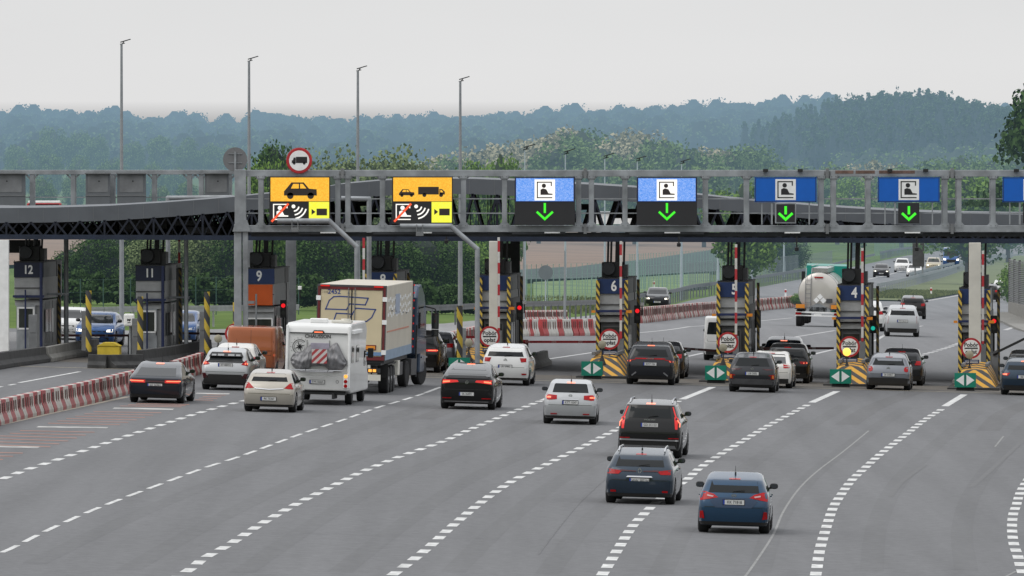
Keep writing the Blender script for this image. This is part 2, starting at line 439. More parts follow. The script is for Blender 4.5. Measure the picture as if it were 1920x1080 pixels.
def plate(root, bvh, z, s, side='rear', w=.52, hgt=.115, dark=False, x=0, extra=0):
    y = surf(bvh, 0, z, side) - extra; sg = -1 if side == 'rear' else 1
    pl = MB().mat(1).box(x, y + sg * .014, z, w + .03, .02, hgt + .03).mat(0).box(x, y + sg * .027, z, w, .006, hgt).mat(2).box(x - w / 2 * .93 * (-sg), y + sg * .031, z, w * .08, .004, hgt).build('licence_plate', [m_plate, m_black, m_plateblue], root)
    text(s, hgt * .92, m_ink, pl, (x + w * .04 * (-sg), y + sg * .033, z), 'plate_lettering', stretch=min(1.1, w * .84 / (len(s) * hgt * .56)), rz=0 if side == 'rear' else math.pi)
    return pl
CARN = 0
def car(pos, label, kind='hatch', L=4.3, W=1.8, H=1.5, pm='black', cat='car', group=None, head=TH, name='car', front=False,
        glass=(.89, .685, .64, .72), lamps=None, lm=None, hot=None, third=True, plate_z=.50, plate_s='KR 4821', lower=.27, rails=False,
        extras=None, ant=True, wr=.33, wiper=True, lit=False, minor=False, bump=True, tint=None, plate_dark=False):
    pm = PNT[pm] if isinstance(pm, str) else pm
    over_r = .82 if kind != 'van' else 1.0; over_f = .88
    if kind in ('fast', 'coupe'): over_r = .98
    c, s_ = math.cos(head), math.sin(head)
    # pos = ground point under the end seen; wheels near that end stand there
    d = Vector((s_, c, 0))
    if front: org = pos + d * (-(L - over_f)) if False else pos - d * over_f * 0
    if front:      # nose towards the camera
        h2 = head + math.pi; d2 = Vector((math.sin(h2), math.cos(h2), 0)); org = pos - d2 * (L - over_f); hh = h2
    else: org = pos - d * over_r; hh = head
    org.z = T(org.x, org.y)
    root = thing(name, label, cat, org, -hh, group, tilt=(.027 if not front else -.027) * (1 if org.y < 1500 else 0))
    ya, yb_ = over_r, L - over_f
    me, bvh = body_mesh(kind, L, W, H, wr, ya, yb_, pm, glass[0])
    link('body', me, root)
    hw = W / 2
    gz1, gz0, gx1, gx0 = glass
    patch('rear_window', [[(-gx0 * hw, gz0 * H), (gx0 * hw, gz0 * H), (gx1 * hw, gz1 * H - .03), (gx1 * hw * .93, gz1 * H), (-gx1 * hw * .93, gz1 * H), (-gx1 * hw, gz1 * H - .03)]], bvh, 'rear', m_glass, root, .006)
    # windscreen
    patch('windscreen', [[(-.78 * hw, .68 * H), (.78 * hw, .68 * H), (.62 * hw, .925 * H), (-.62 * hw, .925 * H)]] if kind != 'van' else
          [[(-.85 * hw, .60 * H), (.85 * hw, .60 * H), (.80 * hw, .88 * H), (-.80 * hw, .88 * H)]], bvh, 'front', m_glass, root, .006)
    # side glass: (y,z)
    zt, zb = .90 * H, .685 * H
    rr = PROF[kind]
    yr_b = rr[8] + .30; yr_t = rr[10] + .36
    yf_b = L - 1.55 * L / 4.4; yf_t = L - 2.15 * L / 4.4
    if kind == 'van': yr_b, yr_t, yf_b, yf_t, zb, zt = L - 2.3, L - 2.3, L - 1.25, L - 1.75, .60 * H, .86 * H
    mid = (yr_b + yf_b) / 2
    panes = [[(yr_b, zb), (mid - .04, zb), (mid - .04, zt), (yr_t, zt)], [(mid + .04, zb), (yf_b, zb), (yf_t, zt), (mid + .04, zt)]]
    if kind in ('wagon', 'suv', 'mpv', 'hatch') and L > 4.35:
        q = yr_b + .55
        panes = [[(yr_b, zb + .04), (q - .04, zb), (q - .04, zt), (yr_t, zt)], [(q + .03, zb), (mid + .1, zb), (mid + .1, zt), (q + .03, zt)], [(mid + .17, zb), (yf_b, zb), (yf_t, zt), (mid + .17, zt)]]
    if kind == 'van': panes = [[(yr_b, zb), (yf_b, zb), (yf_t, zt), (yr_b, zt)]]
    for sd in ('right', 'left'):
        for p in panes: patch('side_window', [p], bvh, sd, m_glass, root, .005, grid=.3)
    # shut lines on the flanks
    if not minor:
        for sd in ('right', 'left'):
            for x in (mid, ya + .55, L - 1.35): patch('door_seam', stroke([(x, .26 * H), (x, .66 * H)], .012), bvh, sd, m_black, root, .002, grid=.5)
            for x in (mid - .30, mid + .75): patch('door_handle', [[(x, .60 * H), (x + .18, .60 * H), (x + .18, .62 * H), (x, .62 * H)]], bvh, sd, pm, root, .03, grid=.5)
    # lamps
    lamps = lamps or [[(.60, .67), (.95, .68), (.98, .57), (.62, .56)]]
    for sgn in (-1, 1):
        lp = patch('tail_light', [[(sgn * x * hw, z * H) for x, z in p] for p in lamps], bvh, 'rear', lm or m_lampred, root, .014, grid=.08)
        if hot:
            patch('lamp_glow', [[(sgn * x * hw, z * H) for x, z in p] for p in hot], bvh, 'rear', m_lamphot, lp, .02, grid=.08)
    if third:
        patch('brake_light', [[(-.14, gz1 * H + .015), (.14, gz1 * H + .015), (.14, gz1 * H + .045), (-.14, gz1 * H + .045)]], bvh, 'rear', m_lamphot if third == 'lit' else m_lampred, root, .03, grid=.2)
    plate(root, bvh, plate_z * H, plate_s, extra=.045 if plate_z < .43 else 0)
    # bumper skin and dark valance
    if bump:
        patch('bumper', [[(-.985 * hw, lower * H), (.985 * hw, lower * H), (.99 * hw, .40 * H), (.94 * hw, .425 * H), (-.94 * hw, .425 * H), (-.99 * hw, .40 * H)]], bvh, 'rear', pm, root, .05, grid=.09)
    patch('valance', [[(-.95 * hw, .145 * H), (.95 * hw, .145 * H), (.985 * hw, lower * H), (-.985 * hw, lower * H)]], bvh, 'rear', m_trim, root, .04, grid=.12)
    # tailgate shut line
    if not minor:
        g = stroke([(-.80 * hw, .44 * H), (.80 * hw, .44 * H)], .014) + [stroke([(sg * .80 * hw, .44 * H), (sg * .86 * hw, .55 * H)], .014)[0] for sg in (-1, 1)]
        patch('tailgate_seam', g, bvh, 'rear', m_black, root, .0025, grid=.15)
    if wiper and kind not in ('fast', 'coupe'):
        y = surf(bvh, .1, (gz0 + .03) * H)
        MB().bar((-.02, y - .03, (gz0 + .02) * H), (.26, y - .025, (gz0 + .045) * H), .018, .02).cyl((-.02, y, (gz0 + .01) * H), (-.02, y - .05, (gz0 + .01) * H), .02, 8).build('wiper', m_black, root)
    if ant:
        MB().cyl((0, 1.0 if kind not in ('fast', 'coupe') else 2.3, H - .05), (0, .90 if kind not in ('fast', 'coupe') else 2.2, H + .17), .008, 6, .004).cyl((0, 1.0 if kind not in ('fast', 'coupe') else 2.3, H - .06), (0, 1.0 if kind not in ('fast', 'coupe') else 2.3, H + .01), .022, 8).build('antenna', m_black, root)
    if rails:
        for sg in (-1, 1):
            MB().bar((sg * hw * .66, .75, H * .95), (sg * hw * .66, 1.15, H + .02), .035).bar((sg * hw * .66, 1.15, H + .02), (sg * hw * .64, L - 2.3, H + .035), .035).bar((sg * hw * .64, L - 2.3, H + .035), (sg * hw * .66, L - 2.2, H * .97), .035).build('roof_rail', m_chrome if rails == 'chrome' else m_black, root)
    # front
    for sg in (-1, 1):
        patch('headlight', [[(sg * .62 * hw, .50 * H), (sg * .90 * hw, .52 * H), (sg * .88 * hw, .44 * H), (sg * .60 * hw, .44 * H)]], bvh, 'front', m_headlit if lit else m_headlamp, root, .012, grid=.1)
    patch('grille', [[(-.50 * hw, .34 * H), (.50 * hw, .34 * H), (.56 * hw, .47 * H), (-.56 * hw, .47 * H)], [(-.75 * hw, .18 * H), (.75 * hw, .18 * H), (.7 * hw, .28 * H), (-.7 * hw, .28 * H)]], bvh, 'front', m_black, root, .006, grid=.2)
    plate(root, bvh, .31 * H, plate_s, 'front')
    # mirrors
    for sg in (-1, 1):
        ym = yf_b - .12; zm = zb + .07
        hx = bvh.ray_cast(Vector((5 * sg, ym, zm - .02)), Vector((-sg, 0, 0)), 9)[0]; bx = abs(hx.x) if hx else hw * .9
        mm = MB().bar((sg * (bx - .03), ym, zm - .03), (sg * (bx + .1), ym, zm - .01), .05)
        prof = [(-.06, .055), (-.05, .078), (-.01, .088), (.04, .076), (.08, .04), (.09, .01)]
        vs = []
        for yy, rr_ in prof:
            for i in range(12):
                t = 2 * math.pi * i / 12; cx_, cz_ = math.cos(t), math.sin(t)
                vs.append((sg * (bx + .125) + 1.2 * rr_ * abs(cx_) ** .7 * (1 if cx_ > 0 else -1), ym - yy * -1, zm + .03 + .85 * rr_ * abs(cz_) ** .7 * (1 if cz_ > 0 else -1)))
        mm.add(vs, [(k * 12 + i, k * 12 + (i + 1) % 12, (k + 1) * 12 + (i + 1) % 12, (k + 1) * 12 + i) for k in range(5) for i in range(12)] + [tuple(range(12)), tuple(range(71, 59, -1))])
        mo = mm.build('mirror', m_black, root, smooth=True)
        MB().box(sg * (bx + .125), ym - .062, zm + .03, .15, .004, .095).build('mirror_glass', m_mirror, mo)
    tm, rm = wheel_meshes(wr, .25)
    for sg in (-1, 1):
        for y in (ya, yb_):
            w = link('wheel', tm, root); w.location = (sg * (hw - .140), y, wr - .003); w.rotation_euler = (0, 0, 0 if sg > 0 else math.pi)
            link('rim', rm, w)
    # dark underside
    MB().box(0, L / 2, .15 * H + .02, W * .82, L * .86, .12).build('underbody', m_black, root)
    B = Body(); B.root = root; B.bvh = bvh; B.hw = hw; B.H = H; B.L = L; B.pm = pm
    if extras: extras(B)
    return B
m_mirror = M('mirror_glass', (.10, .11, .12), .08, .9, var=0)
def rp(B, name, polys, mat, off=.02, mirror=False, grid=.1):
    if max(z for p in polys for x, z in p) < .45: off += .03
    return patch(name, [[(x * B.hw, z * B.H) for x, z in p] for p in polys], B.bvh, 'rear', mat, B.root, off, grid=grid, mirror=mirror)
def rect(x0, x1, z0, z1): return [(x0, z0), (x1, z0), (x1, z1), (x0, z1)]
def badge(B, z, kind='ring', s=None):
    y = surf(B.bvh, 0, z * B.H)
    if kind == 'ring':
        polys = []
        pts = [(.055 * math.cos(t), z * B.H + .035 * math.sin(t)) for t in [2 * math.pi * i / 12 for i in range(13)]]
        flat('badge', stroke(pts, .014) + stroke([(-.04, z * B.H), (.04, z * B.H)], .012), m_chrome, B.root, y - .018)
    elif kind == 'star':
        pts = [(.055 * math.cos(t), z * B.H + .055 * math.sin(t)) for t in [2 * math.pi * i / 14 for i in range(15)]]
        p2 = []
        for a in (90, 210, 330): p2 += stroke([(0, z * B.H), (.05 * math.cos(R(a)), z * B.H + .05 * math.sin(R(a)))], .014)
        flat('badge', stroke(pts, .012) + p2, m_chrome, B.root, y - .018)
    elif kind == 'diamond':
        zc = z * B.H; flat('badge', stroke([(0, zc + .075), (.05, zc), (0, zc - .075), (-.05, zc), (0, zc + .075)], .022), m_chrome, B.root, y - .018)
    elif kind == 'chevron':
        zc = z * B.H; flat('badge', stroke([(-.06, zc - .03), (0, zc + .01), (.06, zc - .03)], .018) + stroke([(-.06, zc + .01), (0, zc + .05), (.06, zc + .01)], .018), m_chrome, B.root, y - .018)
    elif kind == 'text':
        text(s, .055, m_chrome, B.root, (0, y - .02, z * B.H), 'badge', stretch=1.9, heavy=.002)
# ---------------------------------------------------------------- the queue of vehicles
CP = 'vehicles waiting at the toll gates'
def refl(B, x0, x1, z0, z1, mat=None): rp(B, 'reflector', [rect(x0, x1, z0, z1)], mat or m_lampred, .05, mirror=True)
m_pink = M('clear_lens', (.45, .30, .30), .2, var=.1)
def x_fiesta(B):
    rp(B, 'reflector', [[(.80, .245), (.94, .255), (.93, .37), (.84, .375)]], m_lampred, .045, mirror=True)
    rp(B, 'lamp_reverse', [[(.56, .625), (.74, .645), (.74, .62), (.58, .605)]], m_pink, .02, mirror=True)
    rp(B, 'plate_recess', [[(-.50, .43), (.50, .43), (.66, .54), (.50, .60), (-.50, .60), (-.66, .54)]], paint('blue_shade', (.012, .034, .075)), .012)  # shadow of the tailgate hollow painted as a darker blue patch
    badge(B, .635, 'ring')
def x_megane(B):
    rp(B, 'light_bar', [[(.10, .612), (.56, .63), (.56, .60), (.10, .595)]], m_lampdark, .016, mirror=True)
    rp(B, 'chrome_strip', [[(-.38, .495), (.38, .495), (.34, .52), (-.34, .52)]], m_chrome, .03)
    rp(B, 'plate_recess', [[(-.48, .385), (.48, .385), (.34, .49), (-.34, .49)]], paint('slate_shade', (.02, .027, .036)), .008)  # hollow round the plate is a flat patch with its shade painted in
    refl(B, .66, .82, .22, .255)
    badge(B, .61, 'diamond')
def x_volvo(B):
    rp(B, 'chrome_strip', [[(-.92, .305), (.92, .305), (.92, .325), (-.92, .335)]], m_chrome, .05)
    rp(B, 'skid_plate', [[(-.84, .17), (.84, .17), (.80, .225), (-.80, .225)]], m_greyc, .07)
    badge(B, .665, 'text', 'VOLVO'); refl(B, .60, .92, .345, .36)
m_greyc = M('silver_skid', (.30, .30, .31), .4, .6, var=.05)
def x_avensis(B):
    badge(B, .655, 'ring'); refl(B, .48, .72, .225, .25)
    rp(B, 'chrome_strip', [rect(-.30, .30, .56, .572)], m_chrome, .03)
def x_merc(B):
    rp(B, 'boot_lip', [[(-.80, .69), (.80, .69), (.66, .75), (-.66, .75)]], m_black, .05)
    badge(B, .60, 'star'); refl(B, .55, .88, .24, .26); rp(B, 'chrome_strip', [rect(-.8, .8, .17, .185)], m_chrome, .05)
def x_picasso(B): badge(B, .62, 'chevron'); refl(B, .70, .90, .265, .30)
def x_astra(B): rp(B, 'chrome_strip', [[(-.55, .555), (0, .53), (.55, .555), (.55, .575), (0, .552), (-.55, .575)]], m_chrome, .03)
def x_chr(B):
    rp(B, 'spoiler', [[(-.70, .81), (.70, .81), (.60, .905), (-.60, .905)]], m_black, .10)
    rp(B, 'spoiler_slot', [rect(.08, .34, .82, .865), rect(.40, .58, .82, .86)], m_whitepane, .108, mirror=True)
    rp(B, 'boot_lip', [[(-.78, .68), (.78, .68), (.70, .71), (-.70, .71)]], m_black, .05)
    rp(B, 'bumper_insert', [[(-.92, .17), (.92, .17), (.86, .27), (.66, .38), (-.66, .38), (-.86, .27)]], m_trim, .06)
    rp(B, 'reflector', [[(.68, .30), (.88, .28), (.94, .40), (.80, .41)]], m_lampdark, .06, mirror=True)
m_whitepane = M('slot_grey', (.30, .31, .32), .4, var=0)
def x_a7(B):
    rp(B, 'light_bar', [rect(-.36, .36, .515, .555)], m_lampdark, .016)
    rp(B, 'boot_lip', [[(-.86, .575), (.86, .575), (.80, .605), (-.80, .605)]], B.pm, .05)
def x_lexus(B):
    rp(B, 'light_bar', [[(-.62, .60), (.62, .60), (.62, .63), (-.62, .63)]], m_lampred, .016)
    rp(B, 'bumper_blade', [[(.86, .50), (.96, .40), (.90, .24), (.80, .20), (.86, .32)]], m_black, .05, mirror=True)
    rp(B, 'chrome_strip', [[(.55, .28), (.74, .20), (.76, .23), (.58, .31)]], m_chrome, .05, mirror=True)
    badge(B, .615, 'text', 'LEXUS')
def x_kona(B):
    badge(B, .60, 'ring'); rp(B, 'fog_cluster', [[(.66, .34), (.95, .34), (.95, .46), (.72, .44)]], m_lampred, .05, mirror=True)
    rp(B, 'fog_glow', [rect(.86, .93, .36, .44)], m_amberdim, .058, mirror=True)
    rp(B, 'cladding', [[(-.97, .20), (.97, .20), (.97, .30), (.70, .34), (-.70, .34), (-.97, .30)]], m_greyd, .06)
m_amberdim = M('amber_reflector', (.6, .16, .02), .3, var=0)
def x_c3(B):
    badge(B, .60, 'chevron'); rp(B, 'bumper_insert', [[(-.98, .17), (.98, .17), (.96, .32), (.72, .34), (-.72, .34), (-.96, .32)]], m_trim, .055)
def x_suv(B): rp(B, 'chrome_strip', [rect(-.6, .6, .24, .26)], m_chrome, .05)

def x_van(B):
    rp(B, 'door_seam', stroke([(0, .22), (0, .93)], .012), m_black, .004, grid=.3)
    for z0, z1 in ((.52, .54),): rp(B, 'door_crease', [rect(.06, .86, z0, z1), rect(-.86, -.06, z0, z1)], m_copperd, .012, grid=.3)
    rp(B, 'door_hinge', [rect(.90, .97, .70, .73), rect(.90, .97, .27, .30)], m_black, .02, mirror=True); rp(B, 'door_handle', [rect(.05, .16, .46, .50)], m_black, .03)
m_copperd = M('copper_shade', (.20, .05, .02), .4, .3, var=.05)
SPEC = [
 # px, py, label, args
 (295, 755, 'dark grey fastback saloon beside the striped barriers with a full-width red light bar', dict(kind='fast', L=4.97, W=1.93, H=1.44, pm='navygrey', plate_z=.44, plate_s='KK 567RG', glass=(.93, .665, .62, .74),
    lamps=[[(.36, .50), (.97, .50), (.97, .585), (.36, .575)]], hot=[[(.42, .53), (.93, .535), (.93, .56), (.42, .555)]], lm=m_lampredlit, third='lit', lower=.22, extras=x_a7, bump=True)),
 (425, 731, 'two-tone silver crossover with a slotted black rear spoiler and lit brake lights', dict(kind='hatch', L=4.36, W=1.83, H=1.56, pm='silver', plate_z=.60, plate_s='ZT 8897G', glass=(.90, .69, .60, .70),
    lamps=[[(.64, .62), (.92, .585), (.96, .64), (.92, .73), (.80, .72)]], hot=[[(.78, .63), (.90, .62), (.90, .66), (.80, .665)]], lower=.30, extras=x_chr, third='lit')),
 (441, 718, 'white hatchback mostly hidden ahead of the silver crossover with black spoiler', dict(L=4.2, W=1.8, H=1.52, pm='pearl', plate_s='KR 5P201')),
 (473, 706, 'copper orange panel van waiting ahead of the small white and silver cars', dict(kind='van', name='panel_van', cat='van', L=5.3, W=1.98, H=1.97, pm='copper', glass=(.30, .29, .01, .01), plate_z=.33, plate_s='KR 9T44', wr=.34,
    lamps=[[(.91, .52), (.985, .52), (.985, .30), (.91, .30)]], hot=[[(.93, .47), (.975, .47), (.975, .42), (.93, .42)]], lower=.20, third='lit', wiper=False, ant=True, extras=x_van)),
 (512, 688, 'dark car whose tail shows between the copper van and the motorhome', dict(L=4.4, W=1.8, H=1.46, pm='graphite', plate_s='KN 4410', lm=m_lampredlit)),
 (507, 772, 'beige hatchback behind the motorhome, unlit third brake light', dict(kind='hatch', L=4.25, W=1.80, H=1.46, pm='beige', plate_z=.32, plate_s='RK 75367', glass=(.91, .725, .60, .70),
    lamps=[[(.58, .57), (.92, .55), (.96, .60), (.90, .69), (.78, .69)]], extras=x_astra, lower=.19)),
 (783, 698, 'black sport utility car just right of the cream lorry with lit tail lamps', dict(kind='suv', L=4.6, W=1.88, H=1.72, pm='darkred', plate_z=.53, plate_s='KR 7730', lm=m_lampredlit,
    lamps=[[(.42, .56), (.97, .57), (.97, .505), (.42, .51)]], hot=[[(.50, .545), (.92, .55), (.92, .53), (.50, .525)]], glass=(.88, .645, .66, .76), wr=.36)),
 (815, 688, 'grey car half hidden ahead of the black sport utility car by the lorry', dict(L=4.4, W=1.8, H=1.5, pm='greyc', plate_s='WB 1902')),
 (878, 767, 'black coupe-backed sport utility car with round star badge on its boot', dict(kind='coupe', L=4.76, W=1.95, H=1.62, pm='black', plate_z=.345, plate_s='SK 364PC', glass=(.955, .775, .55, .72), wr=.37,
    lamps=[[(.30, .605), (.90, .56), (.95, .62), (.90, .655), (.34, .645)]], hot=[[(.62, .60), (.88, .585), (.88, .62), (.62, .63)]], lm=m_lampredlit, third='lit', lower=.20, extras=x_merc)),
 (949, 722, 'white people carrier with rectangular red lamps entering lane seven', dict(kind='mpv', L=4.43, W=1.86, H=1.62, pm='white', plate_z=.46, plate_s='LRY 50902', glass=(.90, .70, .66, .76),
    lamps=[[(.60, .67), (.95, .67), (.97, .575), (.66, .57)]], lower=.19, extras=x_picasso, third=True, wr=.34)),
 (1069, 795, 'silver estate car alone in its lane with both brake lights lit', dict(kind='wagon', L=4.78, W=1.83, H=1.50, pm='silver', plate_z=.50, plate_s='KTT 1G47', glass=(.92, .72, .60, .67), head=R(1.6),
    lamps=[[(.50, .66), (.95, .685), (.97, .56), (.80, .55), (.50, .57)]], hot=[[(.72, .63), (.90, .635), (.90, .60), (.72, .60)]], lower=.20, third='lit', extras=x_avensis)),
 (1219, 858, 'large black sport utility car with tall red corner lamps and silver roof rails', dict(kind='suv', L=4.95, W=1.96, H=1.76, pm='black', plate_z=.578, plate_s='GD 2C122', glass=(.925, .70, .60, .68), rails='chrome', wr=.38, third='lit',
    lamps=[[(.76, .72), (.84, .72), (.97, .66), (.975, .51), (.80, .51)], [(.665, .925), (.695, .925), (.83, .72), (.79, .71)]], hot=[[(.84, .67), (.88, .67), (.95, .62), (.95, .55), (.92, .55), (.92, .61)]], lm=m_lampredlit, lower=.30, extras=x_volvo)),
 (1201, 944, 'slate blue estate car with roof rails and thin red light strips', dict(kind='wagon', L=4.63, W=1.86, H=1.46, pm='slate', plate_z=.433, plate_s='WW 3871H', glass=(.885, .685, .62, .70), rails='chrome', wr=.335,
    lamps=[[(.50, .61), (.93, .64), (.97, .58), (.93, .548), (.60, .548)]], lower=.20, extras=x_megane, third=True)),
 (1376, 999, 'blue hatchback nearest the viewer with tall roof aerial and open road ahead', dict(kind='hatch', L=4.07, W=1.79, H=1.49, pm='blue', plate_z=.525, plate_s='KK 71818', glass=(.885, .68, .63, .70), head=R(3.0),
    lamps=[[(.43, .60), (.93, .545), (.95, .60), (.90, .69), (.80, .695), (.56, .655)]], lower=.20, extras=x_fiesta, third=True)),
 (1220, 721, 'dark grey sport utility car with a full-width red strip beside booth six', dict(kind='suv', L=4.89, W=1.93, H=1.70, pm='graphite', plate_z=.49, plate_s='B7ST 126', glass=(.90, .665, .58, .74), wr=.37, third='lit',
    lamps=[[(.60, .60), (.97, .57), (.99, .53), (.80, .535), (.74, .575), (.60, .58)]], hot=[[(.80, .575), (.95, .565), (.95, .54), (.82, .54)]], lower=.22, extras=x_lexus)),
 (1242, 709, 'dark car hidden ahead of the grey sport utility car at booth six', dict(L=4.5, W=1.82, H=1.5, pm='graphite', plate_s='KR 3321')),
 (1361, 676, 'white minibus just past booth five with tall tail lamp', dict(kind='van', name='minibus', cat='van', L=5.2, W=1.98, H=1.95, pm='white', glass=(.88, .60, .78, .84), plate_z=.40, plate_s='KR 2M55', lamps=[[(.90, .66), (.985, .64), (.985, .38), (.93, .38)]], wr=.34, lower=.24)),
 (1411, 735, 'dark grey small crossover with low fog lamps beside booth five', dict(kind='hatch', L=4.17, W=1.83, H=1.54, pm='graphite', plate_z=.48, plate_s='LUB 2935L', glass=(.87, .665, .60, .74), wr=.335,
    lamps=[[(.44, .605), (.97, .60), (.97, .575), (.60, .56)]], lm=m_lampdark, lower=.20, extras=x_kona)),
 (1444, 727, 'white saloon squeezed between the dark small crossover and the black estate', dict(kind='fast', L=4.6, W=1.79, H=1.45, pm='pearl', plate_s='KR 6611', glass=(.92, .68, .62, .72))),
 (1476, 718, 'black crossover with one bright tail lamp, right of the white saloon', dict(kind='suv', L=4.6, W=1.84, H=1.60, pm='black', plate_s='RZ 5521', wr=.35,
    lamps=[[(.55, .56), (.97, .57), (.97, .50), (.62, .50)]], hot=[[(.74, .54), (.90, .545), (.90, .515), (.74, .51)]], extras=x_suv)),
 (1469, 704, 'dark car with blue-grey roof and lit third brake light, first at booth four', dict(kind='suv', L=4.5, W=1.82, H=1.62, pm='slate', plate_s='KR 8H12', third='lit')),
 (1666, 731, 'silver grey small hatchback with round red lamps beside booth four', dict(kind='hatch', L=4.0, W=1.78, H=1.47, pm='greyc', plate_z=.42, plate_s='SR 5H817', glass=(.88, .68, .60, .72), wr=.32,
    lamps=[[(.70, .60), (.76, .645), (.90, .645), (.97, .60), (.96, .525), (.80, .50), (.71, .53)]], lower=.20, extras=x_c3)),
 (1690, 722, 'dark hatchback ahead of the silver grey small hatchback', dict(kind='hatch', L=4.2, W=1.8, H=1.5, pm='graphite', plate_s='KR 1L02')),
 (1920, 741, 'dark blue hatchback cut by the right edge of the view', dict(kind='hatch', L=4.37, W=1.84, H=1.48, pm='darkblue', plate_s='SBI 4P22', plate_z=.50,
    lamps=[[(.60, .60), (.97, .59), (.97, .53), (.70, .52)]], hot=[[(.72, .58), (.92, .575), (.92, .55), (.74, .54)]], third='lit')),
 (1926, 730, 'black car ahead of the dark blue hatchback at the right edge', dict(kind='suv', L=4.5, W=1.84, H=1.6, pm='black', plate_s='KR 7J41')),
]
for i, (px, py, lab, kw) in enumerate(SPEC):
    car(G(px, py), lab, group=CP, **kw)
LP = 'vehicles that have left the toll gates'
for px, py, lab, kw in [
 (1691, 631, 'silver people carrier driving away beyond booth four', dict(kind='mpv', L=4.36, W=1.78, H=1.62, pm='silver', head=R(1.4), plate_s='KR 4A10', lamps=[[(.80, .66), (.97, .64), (.97, .42), (.84, .42)]])),
 (1627, 621, 'white car with red lamp passing the silver people carrier', dict(kind='suv', L=4.4, W=1.8, H=1.6, pm='white', head=R(2), plate_s='KR 9D20')),
 (1711, 598, 'dark estate car driving away ahead of the silver people carrier', dict(kind='mpv', L=4.6, W=1.83, H=1.58, pm='darkred', head=R(2.4), plate_s='KR 2C01')),
 (1879, 559, 'white car driving away beside the slatted noise wall', dict(kind='suv', L=4.4, W=1.8, H=1.6, pm='white', head=R(3), plate_s='KR 3S39')),
 (1853, 566, 'dark red car half hidden by the white column of lane three', dict(kind='hatch', L=4.3, W=1.8, H=1.5, pm='darkred', head=R(3), plate_s='KR 8811'))]:
    car(G(px, py), lab, group=LP, minor=True, **kw)
OP = 'oncoming vehicles on the opposite carriageway'
for px, py, lab, kw in [
 (1232, 577, 'dark oncoming hatchback with lit headlamps behind booth six', dict(L=4.2, W=1.78, H=1.48, pm='graphite', head=R(2), lit=True)),
 (1652, 520, 'dark oncoming hatchback nearest of the far group', dict(L=4.2, W=1.8, H=1.5, pm='graphite', head=R(3), lit=True)),
 (1691, 511, 'white oncoming sport utility car behind the dark hatchback', dict(kind='suv', L=4.3, W=1.82, H=1.68, pm='white', head=R(3))),
 (1714, 519, 'low white oncoming car beside the twin sign posts', dict(L=4.2, W=1.8, H=1.45, pm='white', head=R(3), lit=True)),
 (1750, 510, 'sand coloured oncoming car with lit headlamps', dict(kind='suv', L=4.4, W=1.85, H=1.75, pm='gold', head=R(3), lit=True)),
 (1783, 506, 'tall blue oncoming box van behind the sand coloured car', dict(kind='van', name='box_van', cat='van', L=6.0, W=2.1, H=2.75, pm='ltblue', head=R(3), lit=True, wr=.36)),
 (1820, 490, 'dark oncoming car behind the white column of lane three', dict(L=4.3, W=1.8, H=1.5, pm='graphite', head=R(3))),
 (180, 649, 'blue oncoming car waiting behind the striped post near booth eleven', dict(L=4.3, W=1.8, H=1.5, pm='ltblue', head=R(5), lit=True)),
 (122, 637, 'white oncoming saloon waiting beside booth twelve', dict(L=4.4, W=1.8, H=1.46, pm='white', head=R(5))),
 (334, 644, 'blue oncoming car mostly hidden behind booth eleven', dict(L=4.3, W=1.8, H=1.48, pm='ltblue', head=R(5)))]:
    car(G(px, py), lab, group=OP, minor=True, front=True, **kw)

# ---------------------------------------------------------------- cream articulated lorry
m_cream_t = M('lorry_cream', (.60, .51, .335), .5, var=.06, scale=1.2, dirt=.25)
m_cream_s = M('lorry_cream_side', (.53, .49, .41), .45, .0, var=.08, scale=.8, dirt=.3)
m_oxblood = M('oxblood_frame', (.13, .014, .016), .5, var=.15)
m_logo = M('blue_logo_ink', (.03, .06, .22), .5, var=0)
m_ltbluep = M('light_blue_band', (.15, .27, .46), .5, var=.1)
m_orange = M('orange_reflective', (.75, .26, .02), .5, var=.05)
m_cab = M('lorry_cab_blue', (.035, .06, .11), .35, .2, coat=.5, var=.1, dirt=.2)
def big_wheel(root, x, y, r=.5, wd=.3, dual=False):
    t = MB().lathe('x', [(-wd / 2, r * .6), (-wd / 2, r * .93), (-wd / 2 + .04, r), (wd / 2 - .04, r), (wd / 2, r * .93), (wd / 2, r * .6)], 26).build('wheel', m_tyre, root, smooth=True)
    t.location = (x, y, r)
    sg = 1 if x > 0 else -1
    MB().lathe('x', [(sg * (wd / 2 - .08), r * .6), (sg * (wd / 2 - .02), r * .55), (sg * (wd / 2 - .06), r * .28), (sg * (wd / 2 + .02), r * .24), (sg * (wd / 2 + .02), .02)], 20).build('rim', m_rim, t, smooth=True)
